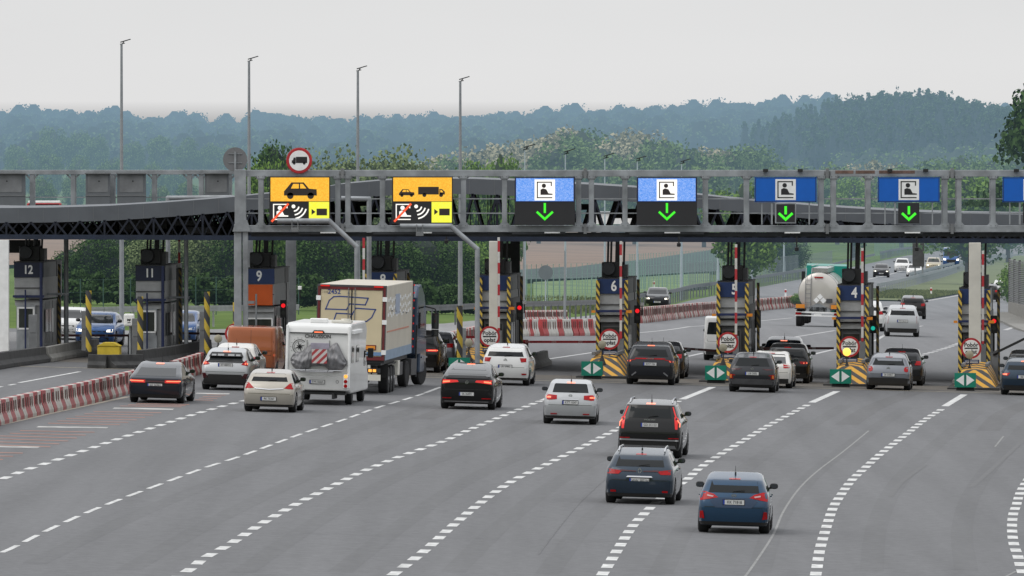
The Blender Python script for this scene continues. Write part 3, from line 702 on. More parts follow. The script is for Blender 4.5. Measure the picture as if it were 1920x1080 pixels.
def lorry():
    g = G(659, 738); g2 = g - Vector((math.sin(TH), math.cos(TH), 0)) * .9
    g2.z = T(g2.x, g2.y)
    r = thing('articulated_lorry', 'cream box lorry with blue outlined logo and dark blue cab', 'lorry', g2, -R(3.7), CP, tilt=.027)
    Hh, W, L, f = 4.05, 2.55, 13.4, 1.28
    MB().box(0, L / 2, (Hh + f) / 2, W, L - .1, Hh - f).build('box_body', m_cream_s, r, bevel=.03)
    fr = MB()
    for x in (-1, 1): fr.box(x * (W / 2 - .05), .0, (Hh + f) / 2, .10, .14, Hh - f)
    fr.box(0, 0, Hh - .12, W - .2, .14, .10); fr.box(0, 0, f + .07, W - .2, .14, .14)
    fr.build('door_frame', m_oxblood, r)
    MB().box(0, .0, Hh - .03, W + .02, .16, .07).box(-W / 2, 0, (Hh + f) / 2, .03, .15, Hh - f).box(W / 2, 0, (Hh + f) / 2, .03, .15, Hh - f).build('corner_trim', m_greyd, r)
    for sg in (-1, 1):
        d = MB().box(sg * (W / 4 - .055), -.02, (Hh + f) / 2 - .02, W / 2 - .16, .05, Hh - f - .32).build('rear_door', m_cream_t, r)
        MB().cyl((sg * .12, -.07, f + .1), (sg * .12, -.07, Hh - .1), .018, 8).box(sg * .12, -.07, Hh - .3, .06, .05, .05).box(sg * .12, -.07, f + 1.0, .06, .05, .05).build('locking_bar', m_rim, d)
        for z in (f + .3, 2.7, Hh - .5): MB().box(sg * (W / 2 - .04), -.05, z, .17, .10, .17).build('hinge', m_white, d)
    MB().box(0, -.055, (Hh + f) / 2, .035, .03, Hh - f - .2).build('door_gap', m_black, r)
    for sg in (-1, 1): MB().box(sg * (W / 2 - .28), -.10, Hh - .045, .34, .04, .05).build('marker_lamp', m_lampredlit, r)
    text('2452', .24, m_logo, r, (-.66, -.05, Hh - .27), 'fleet_number', heavy=.006)
    text('1110', .11, m_greyd, r, (-1.0, -.05, Hh - .29), 'fleet_number')
    # the outlined logo over both doors
    def pl(pts, w=.045): return stroke([(-1.275 + x * 2.55, f + z * (Hh - f)) for x, z in pts], w)
    px_ = lambda x, z: ((x - 300) / 552, 1 - (z - 80) / (712 - 80))
    top = [px_(*p) for p in [(368, 290), (395, 215), (430, 183), (480, 178), (708, 188), (686, 245), (560, 240), (536, 290), (368, 288)]]
    bot = [px_(*p) for p in [(570, 350), (610, 275), (770, 282), (740, 350), (700, 384), (640, 388), (436, 384), (455, 322), (540, 324), (585, 328)]]
    flat('logo', pl(top) + pl(bot), m_logo, r, -.048)
    MB().box(.70, -.06, f + .47, .50, .02, .19).build('marker_plate', m_oxblood, r).location = (0, 0, 0)
    MB().box(.70, -.075, f + .47, .43, .014, .125).build('reflective_plate', m_orange, r)
    MB().box(.18, -.085, f + .24, 1.96, .012, .13).build('blue_band', m_ltbluep, r)
    # right side markings: band, small print, conspicuity tape
    sd = MB().box(W / 2 + .006, L / 2, f + .18, .008, L - .3, .36).build('side_band', M('side_band_blue', (.22, .30, .40), .5, var=.15), r)
    MB().box(W / 2 + .008, L / 2 - .5, f + 1.05, .006, L - 2.6, .05).build('side_line', m_redline, r)
    sg2 = MB()
    for z0, y0, y1 in ((Hh - .55, 1, 12.4), (Hh - .85, 1.3, 12.2), (Hh - 1.1, .9, 12.6)):
        for k in range(14):
            a = y0 + (y1 - y0) * k / 14; sg2.box(W / 2 + .008, a + .25, z0 + .06 * math.sin(k * 2.1), .006, .5, .12)
    sg2.build('side_pattern', m_white, r)
    MB().box(W / 2 + .012, 5.6, Hh - .75, .006, 2.2, .75).build('side_emblem', M('faded_blue_ink', (.32, .37, .47), .5, var=.2), r)
    for k in range(5): MB().box(W / 2 + .012, 3 + k * 1.8, f + 1.8 - .05 * k, .006, .6, .05).build('side_pattern', m_greyd, r)
    # chassis
    MB().box(0, 6.6, f - .10, W - .3, 13.0, .18).box(-.5, 6.2, f - .32, .16, 12.4, .3).box(.5, 6.2, f - .32, .16, 12.4, .3).box(0, .1, f - .06, W - .04, .16, .10).build('chassis', m_dark, r)
    MB().box(0, -.12, .64, 2.3, .10, .22).box(-.7, .1, .85, .1, .3, .5).box(.7, .1, .85, .1, .3, .5).build('underrun_bar', m_cream, r)
    for sg in (-1, 1):
        lb = MB().box(sg * .86, -.10, .90, .55, .08, .16).build('lamp_cluster', m_dark, r)
        MB().box(sg * .76, -.15, .90, .12, .03, .10).box(sg * .92, -.15, .90, .12, .03, .10).build('tail_light', m_amber, lb)
        MB().prism([(sg * .56, .84), (sg * .68, .84), (sg * .62, .95)], -.16, -.14).build('reflector', m_lampred, lb)
    plate(r, FakeB(-.09), .88, 'KLI 39K1', x=0)
    text('60', .11, m_ink, MB().box(-.38, -.15, .90, .16, .01, .14).build('rating_plate', m_yel, r), (-.38, -.157, .90), 'lettering')
    for y in (2.6, 3.9, 5.2):
        for x in (-1, 1): big_wheel(r, x * 1.07, y, .50, .36)
    MB().box(-1.07, 2.6, 1.08, .40, 3.9, .05).box(1.07, 3.9, 1.08, .40, 3.9, .05).box(1.07, 1.9, .85, .40, .03, .5).box(-1.07, 1.9, .85, .40, .03, .5).build('mudguard', m_black, r)
    MB().box(1.15, 7.2, .85, .25, .9, .55).build('pallet_box', m_cream, r, bevel=.02)
    MB().box(1.18, 8.8, .78, .08, 2.0, .5).build('side_guard', m_greyd, r, bevel=.02)
    # cab, swung slightly into the lane
    cab = MB().prism([(0, 1.2), (0, 3.4), (.3, 3.86), (.9, 3.9), (1.6, 3.55), (2.15, 2.8), (2.3, 1.7), (2.3, .5), (.9, .5), (.9, 1.2)], -1.25, 1.25, axis='x').build('tractor_cab', m_cab, r, bevel=.07)
    cab.location = (.18, 13.9, 0); cab.rotation_euler = (0, 0, -R(5.5))
    MB().prism([(.35, 2.2), (.35, 3.1), (1.35, 3.1), (1.75, 2.2)], 1.245, 1.26, axis='x').build('side_window', m_glass, cab)
    MB().prism([(2.18, 2.0), (2.05, 2.95), (2.02, 2.95), (2.15, 2.0)], -1.1, 1.1, axis='x').build('windscreen', m_glass, cab)
    MB().prism([(0.0, 3.4), (.3, 3.86), (.9, 3.98), (.2, 3.98), (-.4, 3.6)], -.95, .95, axis='x').build('air_deflector', m_cab, cab)
    mm = MB().cyl((1.2, 1.9, 3.05), (1.60, 2.05, 2.95), .03).cyl((1.60, 2.05, 2.95), (1.66, 2.05, 2.75), .03).box(1.62, 2.05, 2.48, .26, .16, .62).box(1.62, 2.05, 2.02, .26, .16, .26).cyl((1.2, 1.9, 1.85), (1.60, 2.05, 1.9), .03).build('mirror', m_black, cab)
    MB().box(1.62, 1.965, 2.48, .21, .012, .52).box(1.62, 1.965, 2.02, .21, .012, .2).build('mirror_glass', m_mirror, cab)
    MB().box(0, -.1, .62, .9, 3.5, .25).box(1.02, -.55, .75, .5, 1.2, .62).build('fuel_tank', m_greyd, cab)
    for x in (-1, 1):
        MB().box(x * 1.24, .06, 1.35 if x < 0 else 1.35, .05, .12, 2.0).build('side_fairing', m_dark, cab)
    for y in (-1.7, 1.75):
        for x in (-1, 1):
            ww = MB().lathe('x', [(-.16, .3), (-.16, .47), (-.12, .51), (.12, .51), (.16, .47), (.16, .3)], 26).build('wheel', m_tyre, cab, smooth=True); ww.location = (x * 1.06, y, .51)
            if y > 0: ww.rotation_euler = (0, 0, -R(10))
    MB().box(1.08, 1.75, 1.08, .42, 1.25, .06).box(-1.08, 1.75, 1.08, .42, 1.25, .06).build('mudguard', m_cab, cab)
    # red marker lamps down the front edge of the box
    for k in range(9): MB().box(W / 2 + .045, L - .12, f + .25 + k * .295, .05, .06, .06).build('marker_lamp', m_lampredlit, r)
    MB().box(W / 2 + .015, L - .10, (Hh + f) / 2, .03, .14, Hh - f).build('corner_trim', m_navy, r)
class FakeHit:
    def __init__(s, y): s.y = y
class FakeB:
    def __init__(s, y): s.yy = y
    def ray_cast(s, *a): return (FakeHit(s.yy), None, None, None)
m_redline = M('salmon_tape', (.55, .20, .13), .5, var=.1)
lorry()

# ---------------------------------------------------------------- white motorhome
m_cover = M('grey_cycle_cover', (.20, .197, .205), .45, .15, var=.22, scale=5, bump=.35)
m_coverl = M('lilac_cycle_cover', (.30, .28, .34), .5, var=.2, scale=4, bump=.3)
m_warn = stripes('warning_square', (.62, .58, .56), (.40, .03, .04), .26, 1, 0, -1)
def motorhome():
    g = G(602, 757); o = g - Vector((math.sin(TH), math.cos(TH), 0)) * 1.7; o.z = T(o.x, o.y)
    r = thing('motorhome', 'white motorhome carrying covered bicycles with a striped warning square', 'motorhome', o, -R(4.4), CP, tilt=.027)
    W, H, L, f = 2.30, 2.90, 7.2, .52
    prof = [(0, f), (0, 1.0), (.02, H - .35), (.10, H - .12), (.35, H), (L - 1.6, H + .02), (L - .9, H - .25), (L - 1.2, 1.9), (L - .4, 1.15), (L, .95), (L, .4), (.8, .4)]
    MB().prism(prof, -W / 2, W / 2, axis='x').build('body', M('motorhome_white', (.70, .70, .69), .4, coat=.3, var=.05, scale=1.2, dirt=.35), r, bevel=.07)
    MB().box(0, -.03, .78, W * .985, .10, .52).build('bumper', M('motorhome_skirt', (.55, .55, .54), .45, coat=.2, var=.08, scale=1.5, dirt=.4), r, bevel=.04)
    for sg in (-1, 1): MB().box(sg * (W / 2 - .045), -.02, 1.72, .10, .08, 2.2).build('corner_moulding', m_white, r, bevel=.03)
    MB().box(0, -.01, H - .35, W - .25, .05, .03).build('roof_seam', m_greyd, r)
    MB().prism([(-.24, H - .36), (.24, H - .36), (.16, H - .25), (-.16, H - .25)], -.05, .02).build('brake_light', m_black, r)
    MB().box(0, -.06, H - .315, .30, .02, .035).build('brake_glow', m_lamphot, r)
    text('CHAUSSON', .175, m_ink, r, (-.02, -.012, H - .47), 'brand_lettering', stretch=1.0, heavy=.003)
    # compass rose
    cx, cz = -.66, H - .85
    q = []
    for rad, w in ((.25, .022), (.19, .01)):
        q += stroke([(cx + rad * math.cos(t), cz + rad * math.sin(t)) for t in [2 * math.pi * i / 24 for i in range(3, 25)]], w)
    for k in range(8):
        a = 2 * math.pi * k / 8 + .35; l = .23 if k % 2 == 0 else .14
        q.append([(cx + .03 * math.cos(a + 1.57), cz + .03 * math.sin(a + 1.57)), (cx + l * math.cos(a), cz + l * math.sin(a)), (cx + .03 * math.cos(a - 1.57), cz + .03 * math.sin(a - 1.57)), (cx, cz)])
    for k in range(14):
        a = 2 * math.pi * k / 14; q += stroke([(cx + .30 * math.cos(a), cz + .30 * math.sin(a)), (cx + .33 * math.cos(a), cz + .33 * math.sin(a))], .012)
    flat('compass_emblem', q, m_ink, r, -.006)
    flat('compass_emblem', [[(cx - .14, cz - .42), (cx + .02, cz - .33), (cx + .02, cz - .38), (cx - .06, cz - .47)], [(cx - .02, cz - .30), (cx + .08, cz - .18), (cx + .06, cz - .30)]], m_ink, r, -.006)
    # bicycle cover: one draped sheet with two peaks
    nx, nz = 44, 30; vs = []; fs = []
    def top(u):
        pk = [(-1.0, .28), (-.86, .72), (-.70, .98), (-.56, .95), (-.40, .85), (-.30, .98), (-.1, .95), (.12, .93), (.30, .98), (.46, 1.0), (.56, 1.14), (.64, 1.10), (.82, .66), (.93, .40), (1.0, .25)]
        pk = [(-1, .42), (-.95, .58), (-.88, .68), (-.55, .76), (-.42, .92), (-.30, 1.03), (.30, 1.03), (.38, .96), (.60, 1.12), (.66, 1.10), (.85, .70), (.96, .47), (1, .40)]
        for (a, b), (c, d) in zip(pk, pk[1:]):
            if a <= u <= c: return b + (d - b) * (u - a) / (c - a)
        return .3
    def botf(u): return float(np.interp(abs(u), (0, .22, .35, .55, .8, .93, 1), (.20, .20, .06, 0, .05, .17, .33)))
    for j in range(nz + 1):
        for i in range(nx + 1):
            u = -1 + 2 * i / nx; v = j / nz
            zt, zb = top(u), botf(u)
            z = zb + (zt - zb) * v
            fold = .035 * math.sin(u * 23 + v * 4) * (1 - v) + .02 * math.sin(u * 41 - v * 9) + .02 * math.sin(v * 17 + u * 6)
            y = -.10 - .26 * math.sin(math.pi * min(1, max(0, v)) ** .8) * (1 - abs(u) ** 5) + fold
            if abs(u) < .25: y -= .05
            vs.append((u * 1.0 + .04, y, 1.20 + z * .93))
    for j in range(nz):
        for i in range(nx): fs.append((j * (nx + 1) + i, j * (nx + 1) + i + 1, (j + 1) * (nx + 1) + i + 1, (j + 1) * (nx + 1) + i))
    cv = MB().add(vs, fs).build('cycle_cover', m_cover, r, smooth=True, fix=False)
    sm = cv.modifiers.new('thick', 'SOLIDIFY'); sm.thickness = .02
    tag(cv, 'grey draped cover over the bicycles', None)
    MB().box(.10, -.40, 2.10, .66, .03, .22).build('cover_flap', m_coverl, r, bevel=.01)
    MB().box(0, 0, 0, .54, .02, .50).build('warning_square', m_warn, r).location = (.10, -.50, 1.74)
    rk = MB().cyl((-.95, -.25, 1.24), (.95, -.25, 1.24), .022).cyl((-.6, -.40, 1.20), (.6, -.40, 1.20), .018)
    for x in (-.4, .4): rk.cyl((x, 0, 1.26), (x, -.42, 1.22), .022).cyl((x, -.02, 1.26), (x, -.02, 2.3), .018)
    rk.build('cycle_rack', m_chrome, r)
    for sg in (-1, 1):
        lc = MB().box(sg * 1.02, -.09, .86, .18, .05, .50).build('lamp_cluster', m_white, r, bevel=.02)
        for z, mt in ((1.04, m_amber if sg > 0 else m_lampred), (.86, m_lampred), (.70, m_lampred)):
            MB().cyl((sg * 1.02, -.11, z), (sg * 1.02, -.14, z), .065, 16).build('tail_light', mt, lc)
    plate(r, FakeB(-.085), .82, 'KWL 6666A', w=.52)
    flat('badge', stroke([(.72 + .05 * math.cos(t), .84 + .05 * math.sin(t)) for t in [2 * math.pi * i / 12 for i in range(13)]], .012), m_greyd, r, -.083)
    MB().box(0, .3, .42, 2.0, .5, .10).box(-.6, .3, .33, .08, 1.2, .2).box(.6, .3, .33, .08, 1.2, .2).build('chassis', m_black, r)
    MB().box(-.05, .65, H + .08, .62, .5, .16).build('roof_vent', m_white, r, bevel=.03)
    MB().box(.72, 1.2, H + .06, .7, .7, .08).cyl((.85, 1.2, H + .08), (.85, 1.2, H + .16), .18).build('roof_dish', m_cream, r)
    for y0, y1, z0, z1 in ((.5, 1.3, 1.5, 2.1), (2.2, 3.3, 1.5, 2.1), (L - 1.9, L - 1.1, 1.3, 1.85)):
        for sg in (-1, 1): MB().box(sg * (W / 2 + .004), (y0 + y1) / 2, (z0 + z1) / 2, .02, y1 - y0, z1 - z0).build('side_window', m_glass, r, bevel=.01)
    MB().box(W / 2 + .03, 1.9, H - .3, .12, 3.2, .14).build('awning_case', m_white, r, bevel=.02)
    MB().box(0, .02, .75, 0.02, .02, .02).build('tow_eye', m_black, r)
    for y in (1.7, L - 1.0):
        for x in (-1, 1):
            ww = MB().lathe('x', [(-.12, .2), (-.12, .31), (-.09, .34), (.09, .34), (.12, .31), (.12, .2)], 24).build('wheel', m_tyre, r, smooth=True); ww.location = (x * .98, y, .337)
    for sg in (-1, 1):
        MB().box(sg * (W / 2 + .16), L - 1.0, 1.75, .2, .1, .35).bar((sg * (W / 2 - .02), L - 1.0, 1.7), (sg * (W / 2 + .1), L - 1.0, 1.7), .05).build('mirror', m_black, r)
motorhome()

# ---------------------------------------------------------------- tanker
m_tank = M('tank_cream', (.56, .53, .49), .28, .35, coat=.5, var=.06, scale=1, dirt=.15)
m_tanksteel = M('tank_steel', (.5, .5, .5), .25, .85, var=.1)
m_teal = M('teal_cab', (.0, .23, .18), .4, coat=.4, var=.08)
def tanker():
    g = G(1533, 613); r = thing('tanker_lorry', 'cream tank lorry with teal cab driving away past booth four', 'lorry', g, -R(4.4), LP, tilt=.027)
    R_ = 1.12; zc = 1.90
    MB().lathe('y', [(-.02, .05), (.0, .6), (.05, .95), (.16, R_ - .02), (.3, R_), (9.2, R_), (9.5, .9), (9.6, .1)], 40, o=(0, 0, zc)).build('tank', [m_tank], r, smooth=True)
    MB().lathe('y', [(.30, R_ + .02), (.34, R_ + .02)], 40, o=(0, 0, zc)).lathe('y', [(3, R_ + .02), (3.06, R_ + .02)], 40, o=(0, 0, zc)).build('tank_band', m_tanksteel, r, smooth=True)
    MB().box(0, 5, zc + R_ + .12, .9, 8.6, .24).bar((-.45, .6, zc + R_ + .35), (-.45, 9, zc + R_ + .35), .04).bar((.45, .6, zc + R_ + .35), (.45, 9, zc + R_ + .35), .04).build('walkway', m_tanksteel, r)
    ld = MB()
    for x in (-.72, -.42): ld.cyl((x, -.06, zc - .85), (x, -.06, zc + .75), .022).cyl((x, -.06, zc + .75), (x, .5, zc + 1.35), .022)
    for k in range(7): ld.cyl((-.72, -.06, zc - .8 + k * .25), (-.42, -.06, zc - .8 + k * .25), .016)
    ld.build('ladder', m_rim, r)
    for dx, dz in ((-.10, 0), (.28, 0), (.09, .2)):
        a = .17; MB().prism([(dx - a, zc - .42 + dz), (dx, zc - .42 + dz - a), (dx + a, zc - .42 + dz), (dx, zc - .42 + dz + a)], -.10, -.03).build('hazard_placard', m_white, r)
    MB().box(.62, -.05, zc - .44, .34, .05, .24).build('notice_plate', m_greyd, r)
    MB().box(0, -.04, zc + .86, .5, .06, .07).build('brake_light', m_lampred, r)
    MB().prism([(-.75, .75), (.75, .75), (.62, 1.02), (.0, 1.35), (-.62, 1.02)], .0, .25).build('rear_skirt', m_steel, r)
    for sg in (-1, 1):
        MB().box(sg * .98, -.02, 1.13, .52, .05, .22).build('reflective_plate', m_orange, r)
        MB().box(sg * 1.08, -.12, .72, .32, .04, .13).build('tail_light', m_lampred, r)
        MB().box(sg * 1.05, 1.0, 1.0, .44, 3.6, .05).build('mudguard', m_dark, r)
    MB().box(0, -.08, .80, 2.5, .07, .09).box(0, -.08, .62, 2.5, .07, .07).box(0, -.06, .71, .4, .05, .12).build('underrun_bar', m_white, r)
    MB().box(0, 4, .95, 1.0, 8, .3).build('chassis', m_dark, r)
    for y in (.6, 1.9, 3.2):
        for x in (-1, 1): big_wheel(r, x * 1.05, y, .48, .34)
    cb = MB().prism([(9.9, .6), (9.9, 2.9), (10.2, 3.25), (11.4, 3.25), (12.1, 2.4), (12.1, .6)], -1.22, 1.22, axis='x').build('tractor_cab', m_teal, r, bevel=.08)
    MB().prism([(9.7, 2.6), (9.7, 3.28), (10.4, 3.38), (11.3, 3.3)], -1.15, 1.15, axis='x').build('air_deflector', m_teal, cb)
    for sg in (-1, 1): MB().box(sg * 1.42, 11.8, 2.6, .2, .1, .6).bar((sg * 1.2, 11.8, 2.8), (sg * 1.4, 11.8, 2.8), .04).build('mirror', m_black, cb)
    for y in (8.6, 11.0):
        for x in (-1, 1): big_wheel(r, x * 1.05, y, .48, .32)
tanker()
# ================================================================ ground, roads, markings
def lerp(a, b, t): return a + (b - a) * t
def ground_material():
    m, nt, b = nodes('grass_ground'); L = nt.links
    g = nt.nodes.new('ShaderNodeNewGeometry')
    n1 = nt.nodes.new('ShaderNodeTexNoise'); n1.inputs['Scale'].default_value = .02; n1.inputs['Detail'].default_value = 5
    n2 = nt.nodes.new('ShaderNodeTexNoise'); n2.inputs['Scale'].default_value = .6; n2.inputs['Detail'].default_value = 8
    L.new(g.outputs['Position'], n1.inputs['Vector']); L.new(g.outputs['Position'], n2.inputs['Vector'])
    r = nt.nodes.new('ShaderNodeValToRGB'); e = r.color_ramp.elements
    e[0].position = .35; e[0].color = (.055, .10, .018, 1); e[1].position = .65; e[1].color = (.125, .185, .042, 1)
    L.new(math_node(nt, 'ADD', math_node(nt, 'MULTIPLY', n1.outputs[0], .5), math_node(nt, 'MULTIPLY', n2.outputs[0], .5)), r.inputs[0])
    L.new(r.outputs[0], b.inputs['Base Color']); b.inputs['Roughness'].default_value = .95; b.inputs['Specular IOR Level'].default_value = .1
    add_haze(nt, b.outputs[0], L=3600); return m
def asphalt_material(name, base, lane=True, haze=True):
    m, nt, b = nodes(name); L = nt.links
    g = nt.nodes.new('ShaderNodeNewGeometry')
    fine = nt.nodes.new('ShaderNodeTexNoise'); fine.inputs['Scale'].default_value = 3.2; fine.inputs['Detail'].default_value = 4; fine.inputs['Roughness'].default_value = .8
    L.new(g.outputs['Position'], fine.inputs['Vector'])
    big = nt.nodes.new('ShaderNodeTexNoise'); big.inputs['Scale'].default_value = .12; big.inputs['Detail'].default_value = 5
    mp = nt.nodes.new('ShaderNodeMapping'); mp.inputs['Scale'].default_value = (2.6, .05, 1); mp.inputs['Rotation'].default_value = (0, 0, R(4.2))
    L.new(g.outputs['Position'], mp.inputs['Vector']); L.new(mp.outputs[0], big.inputs['Vector'])
    big.inputs['Scale'].default_value = .35
    patchy = nt.nodes.new('ShaderNodeTexNoise'); patchy.inputs['Scale'].default_value = .05; patchy.inputs['Detail'].default_value = 3
    L.new(g.outputs['Position'], patchy.inputs['Vector'])
    a = math_node(nt, 'ADD', math_node(nt, 'MULTIPLY', math_node(nt, 'SUBTRACT', fine.outputs[0], .5), .95), math_node(nt, 'MULTIPLY', math_node(nt, 'SUBTRACT', big.outputs[0], .5), .50))
    a = math_node(nt, 'ADD', a, math_node(nt, 'MULTIPLY', math_node(nt, 'SUBTRACT', patchy.outputs[0], .5), .20))
    a = math_node(nt, 'ADD', a, 1.0)
    v = nt.nodes.new('ShaderNodeVectorMath'); v.operation = 'SCALE'; v.inputs[0].default_value = base
    sy = nt.nodes.new('ShaderNodeSeparateXYZ'); L.new(g.outputs['Position'], sy.inputs[0])
    fr = nt.nodes.new('ShaderNodeMapRange'); fr.inputs[1].default_value = 400; fr.inputs[2].default_value = 560; fr.inputs[3].default_value = 1; fr.inputs[4].default_value = 1.35  # grazing sky reflection painted into the colour: paler with distance
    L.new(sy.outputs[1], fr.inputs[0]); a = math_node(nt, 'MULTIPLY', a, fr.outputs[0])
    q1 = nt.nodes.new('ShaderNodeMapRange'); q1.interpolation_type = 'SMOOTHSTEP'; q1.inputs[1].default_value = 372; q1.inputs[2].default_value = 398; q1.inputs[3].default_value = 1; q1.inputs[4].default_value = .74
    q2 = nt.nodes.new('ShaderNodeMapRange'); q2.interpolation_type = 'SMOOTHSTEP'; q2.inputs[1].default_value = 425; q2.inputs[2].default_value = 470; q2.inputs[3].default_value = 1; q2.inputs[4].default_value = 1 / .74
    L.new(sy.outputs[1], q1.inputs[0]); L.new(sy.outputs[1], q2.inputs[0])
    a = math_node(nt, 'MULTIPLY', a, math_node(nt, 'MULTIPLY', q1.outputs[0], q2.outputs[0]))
    L.new(a, v.inputs['Scale']); L.new(v.outputs[0], b.inputs['Base Color'])
    b.inputs['Roughness'].default_value = .86; b.inputs['Specular IOR Level'].default_value = .35
    bp = nt.nodes.new('ShaderNodeBump'); bp.inputs['Strength'].default_value = .25; bp.inputs['Distance'].default_value = .02
    L.new(fine.outputs[0], bp.inputs['Height']); L.new(bp.outputs[0], b.inputs['Normal'])
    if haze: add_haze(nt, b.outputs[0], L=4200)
    return m
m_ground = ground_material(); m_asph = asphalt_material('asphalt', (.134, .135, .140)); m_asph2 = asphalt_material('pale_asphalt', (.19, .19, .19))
m_apron = asphalt_material('worn_apron', (.165, .15, .132), haze=False)
m_mark = M('road_paint', (.54, .54, .53), .7, var=.38, scale=5)
m_markfar = M('road_paint_far', (.42, .42, .42), .7, var=.15, scale=1)
m_markred = M('faded_red_paint', (.33, .165, .125), .8, var=.2, scale=3)
m_soil = M('ploughed_soil', (.21, .130, .080), .95, var=.2, scale=.08, haze=True)
# terrain sheet
Ys = [-900, -700, -500, -300, -150, -60, -30, 60, 150, 240, 330, 400, 460, 520, 560, 600, 650, 700] + list(range(740, 1100, 40)) + list(range(1100, 1500, 50)) + list(range(1500, 2300, 100)) + list(range(2300, 4200, 50)) + list(range(4200, 9001, 200))
Xn = [-1, -.7, -.5, -.4, -.3] + [i * .01 for i in range(-26, 27)] + [.3, .4, .5, .7, 1]
mb = MB(); vs = []
for Y in Ys:
    h = 120 + Y * .22 if Y > -40 else 700
    for t in Xn:
        X = t * h; vs.append((X, Y, T(X, Y) - .10))
nX = len(Xn)
mb.add(vs, [(j * nX + i, j * nX + i + 1, (j + 1) * nX + i + 1, (j + 1) * nX + i) for j in range(len(Ys) - 1) for i in range(nX - 1)])
struct('ground', mb, m_ground, smooth=True)
def curve_x(pts, Y):
    if Y <= pts[0][1]: 
        (x0, y0), (x1, y1) = pts[0], pts[1]
        return x0 + (x1 - x0) * (Y - y0) / (y1 - y0)
    for (x0, y0), (x1, y1) in zip(pts, pts[1:]):
        if y0 <= Y <= y1: return x0 + (x1 - x0) * (Y - y0) / (y1 - y0)
    (x0, y0), (x1, y1) = pts[-2], pts[-1]
    return x0 + (x1 - x0) * (Y - y0) / (y1 - y0)
def img_curve(pix): return sorted([(g.x, g.y) for g in [G(*p) for p in pix]], key=lambda q: q[1])
def sheet(name, left, right, Y0, Y1, mat, off, step=20, nx=6):
    mb = MB(); vs = []; ys = []
    y = Y0
    while y < Y1: ys.append(y); y += step
    ys += [Y1] + [d[0] for d in DIP if Y0 < d[0] < Y1]; ys = sorted(set(ys))
    for y in ys:
        a, b = left(y), right(y)
        for i in range(nx + 1):
            x = lerp(a, b, i / nx); vs.append((x, y, T(x, y) + off))
    mb.add(vs, [(j * (nx + 1) + i, j * (nx + 1) + i + 1, (j + 1) * (nx + 1) + i + 1, (j + 1) * (nx + 1) + i) for j in range(len(ys) - 1) for i in range(nx)])
    return struct(name, mb, mat)
opp_edge = img_curve([(-100, 624), (300, 619), (560, 615), (830, 607), (1040, 599), (1130, 589), (1300, 562), (1500, 524), (1600, 500), (1700, 479), (1800, 462), (1900, 448)])
def left_edge(Y):
    if Y < opp_edge[0][1]: return -95
    return curve_x(opp_edge, Y)
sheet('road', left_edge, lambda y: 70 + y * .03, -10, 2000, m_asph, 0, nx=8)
opp_lo = img_curve([(700, 664), (795, 662), (900, 640), (1000, 628), (1120, 622), (1200, 603), (1345, 587), (1470, 575), (1580, 560)])
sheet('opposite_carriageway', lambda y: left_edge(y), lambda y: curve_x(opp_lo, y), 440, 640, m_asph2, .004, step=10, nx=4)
# grass median between the carriageways
med_hi = img_curve([(1585, 560), (1640, 545), (1700, 528), (1760, 511), (1830, 495), (1900, 480), (1960, 470)])
med_lo = img_curve([(1585, 575), (1640, 572), (1740, 562), (1820, 548), (1900, 528), (1960, 515)])
y0m = max(med_lo[0][1], med_hi[0][1]) - 12
def med(y): 
    a, b = curve_x(med_hi, y), curve_x(med_lo, y)
    return a, max(a + .05, b)
sheet('grass_median', lambda y: med(y)[0], lambda y: med(y)[1], y0m, 1500, M('median_grass', (.12, .14, .045), .95, var=.3, scale=.5, bump=.3, haze=True), .10, nx=3)
# paler concrete strip across the gates and its worn joint
def across(y_at0, dy): return lambda X: y_at0 - math.tan(TH) * X * .35 + dy
def strip_x(name, x0, x1, f0, f1, mat, off):
    mb = MB(); n = 30; vs = []
    for i in range(n + 1):
        X = lerp(x0, x1, i / n)
        for f in (f0, f1): vs.append((X, f(X), T(X, f(X)) + off))
    mb.add(vs, [(2 * i, 2 * i + 1, 2 * i + 3, 2 * i + 2) for i in range(n)])
    return struct(name, mb, mat)
strip_x('gate_apron', -9, 26, across(396, 0), across(404, 0), m_apron, .004)
strip_x('road_joint', -26, 26, across(394, 0), across(394.6, 0), M('joint_paint', (.26, .23, .18), .8, var=.3), .008)
strip_x('gate_apron_left', -30, -9.2, across(404, 0), across(412, 0), m_apron, .004)
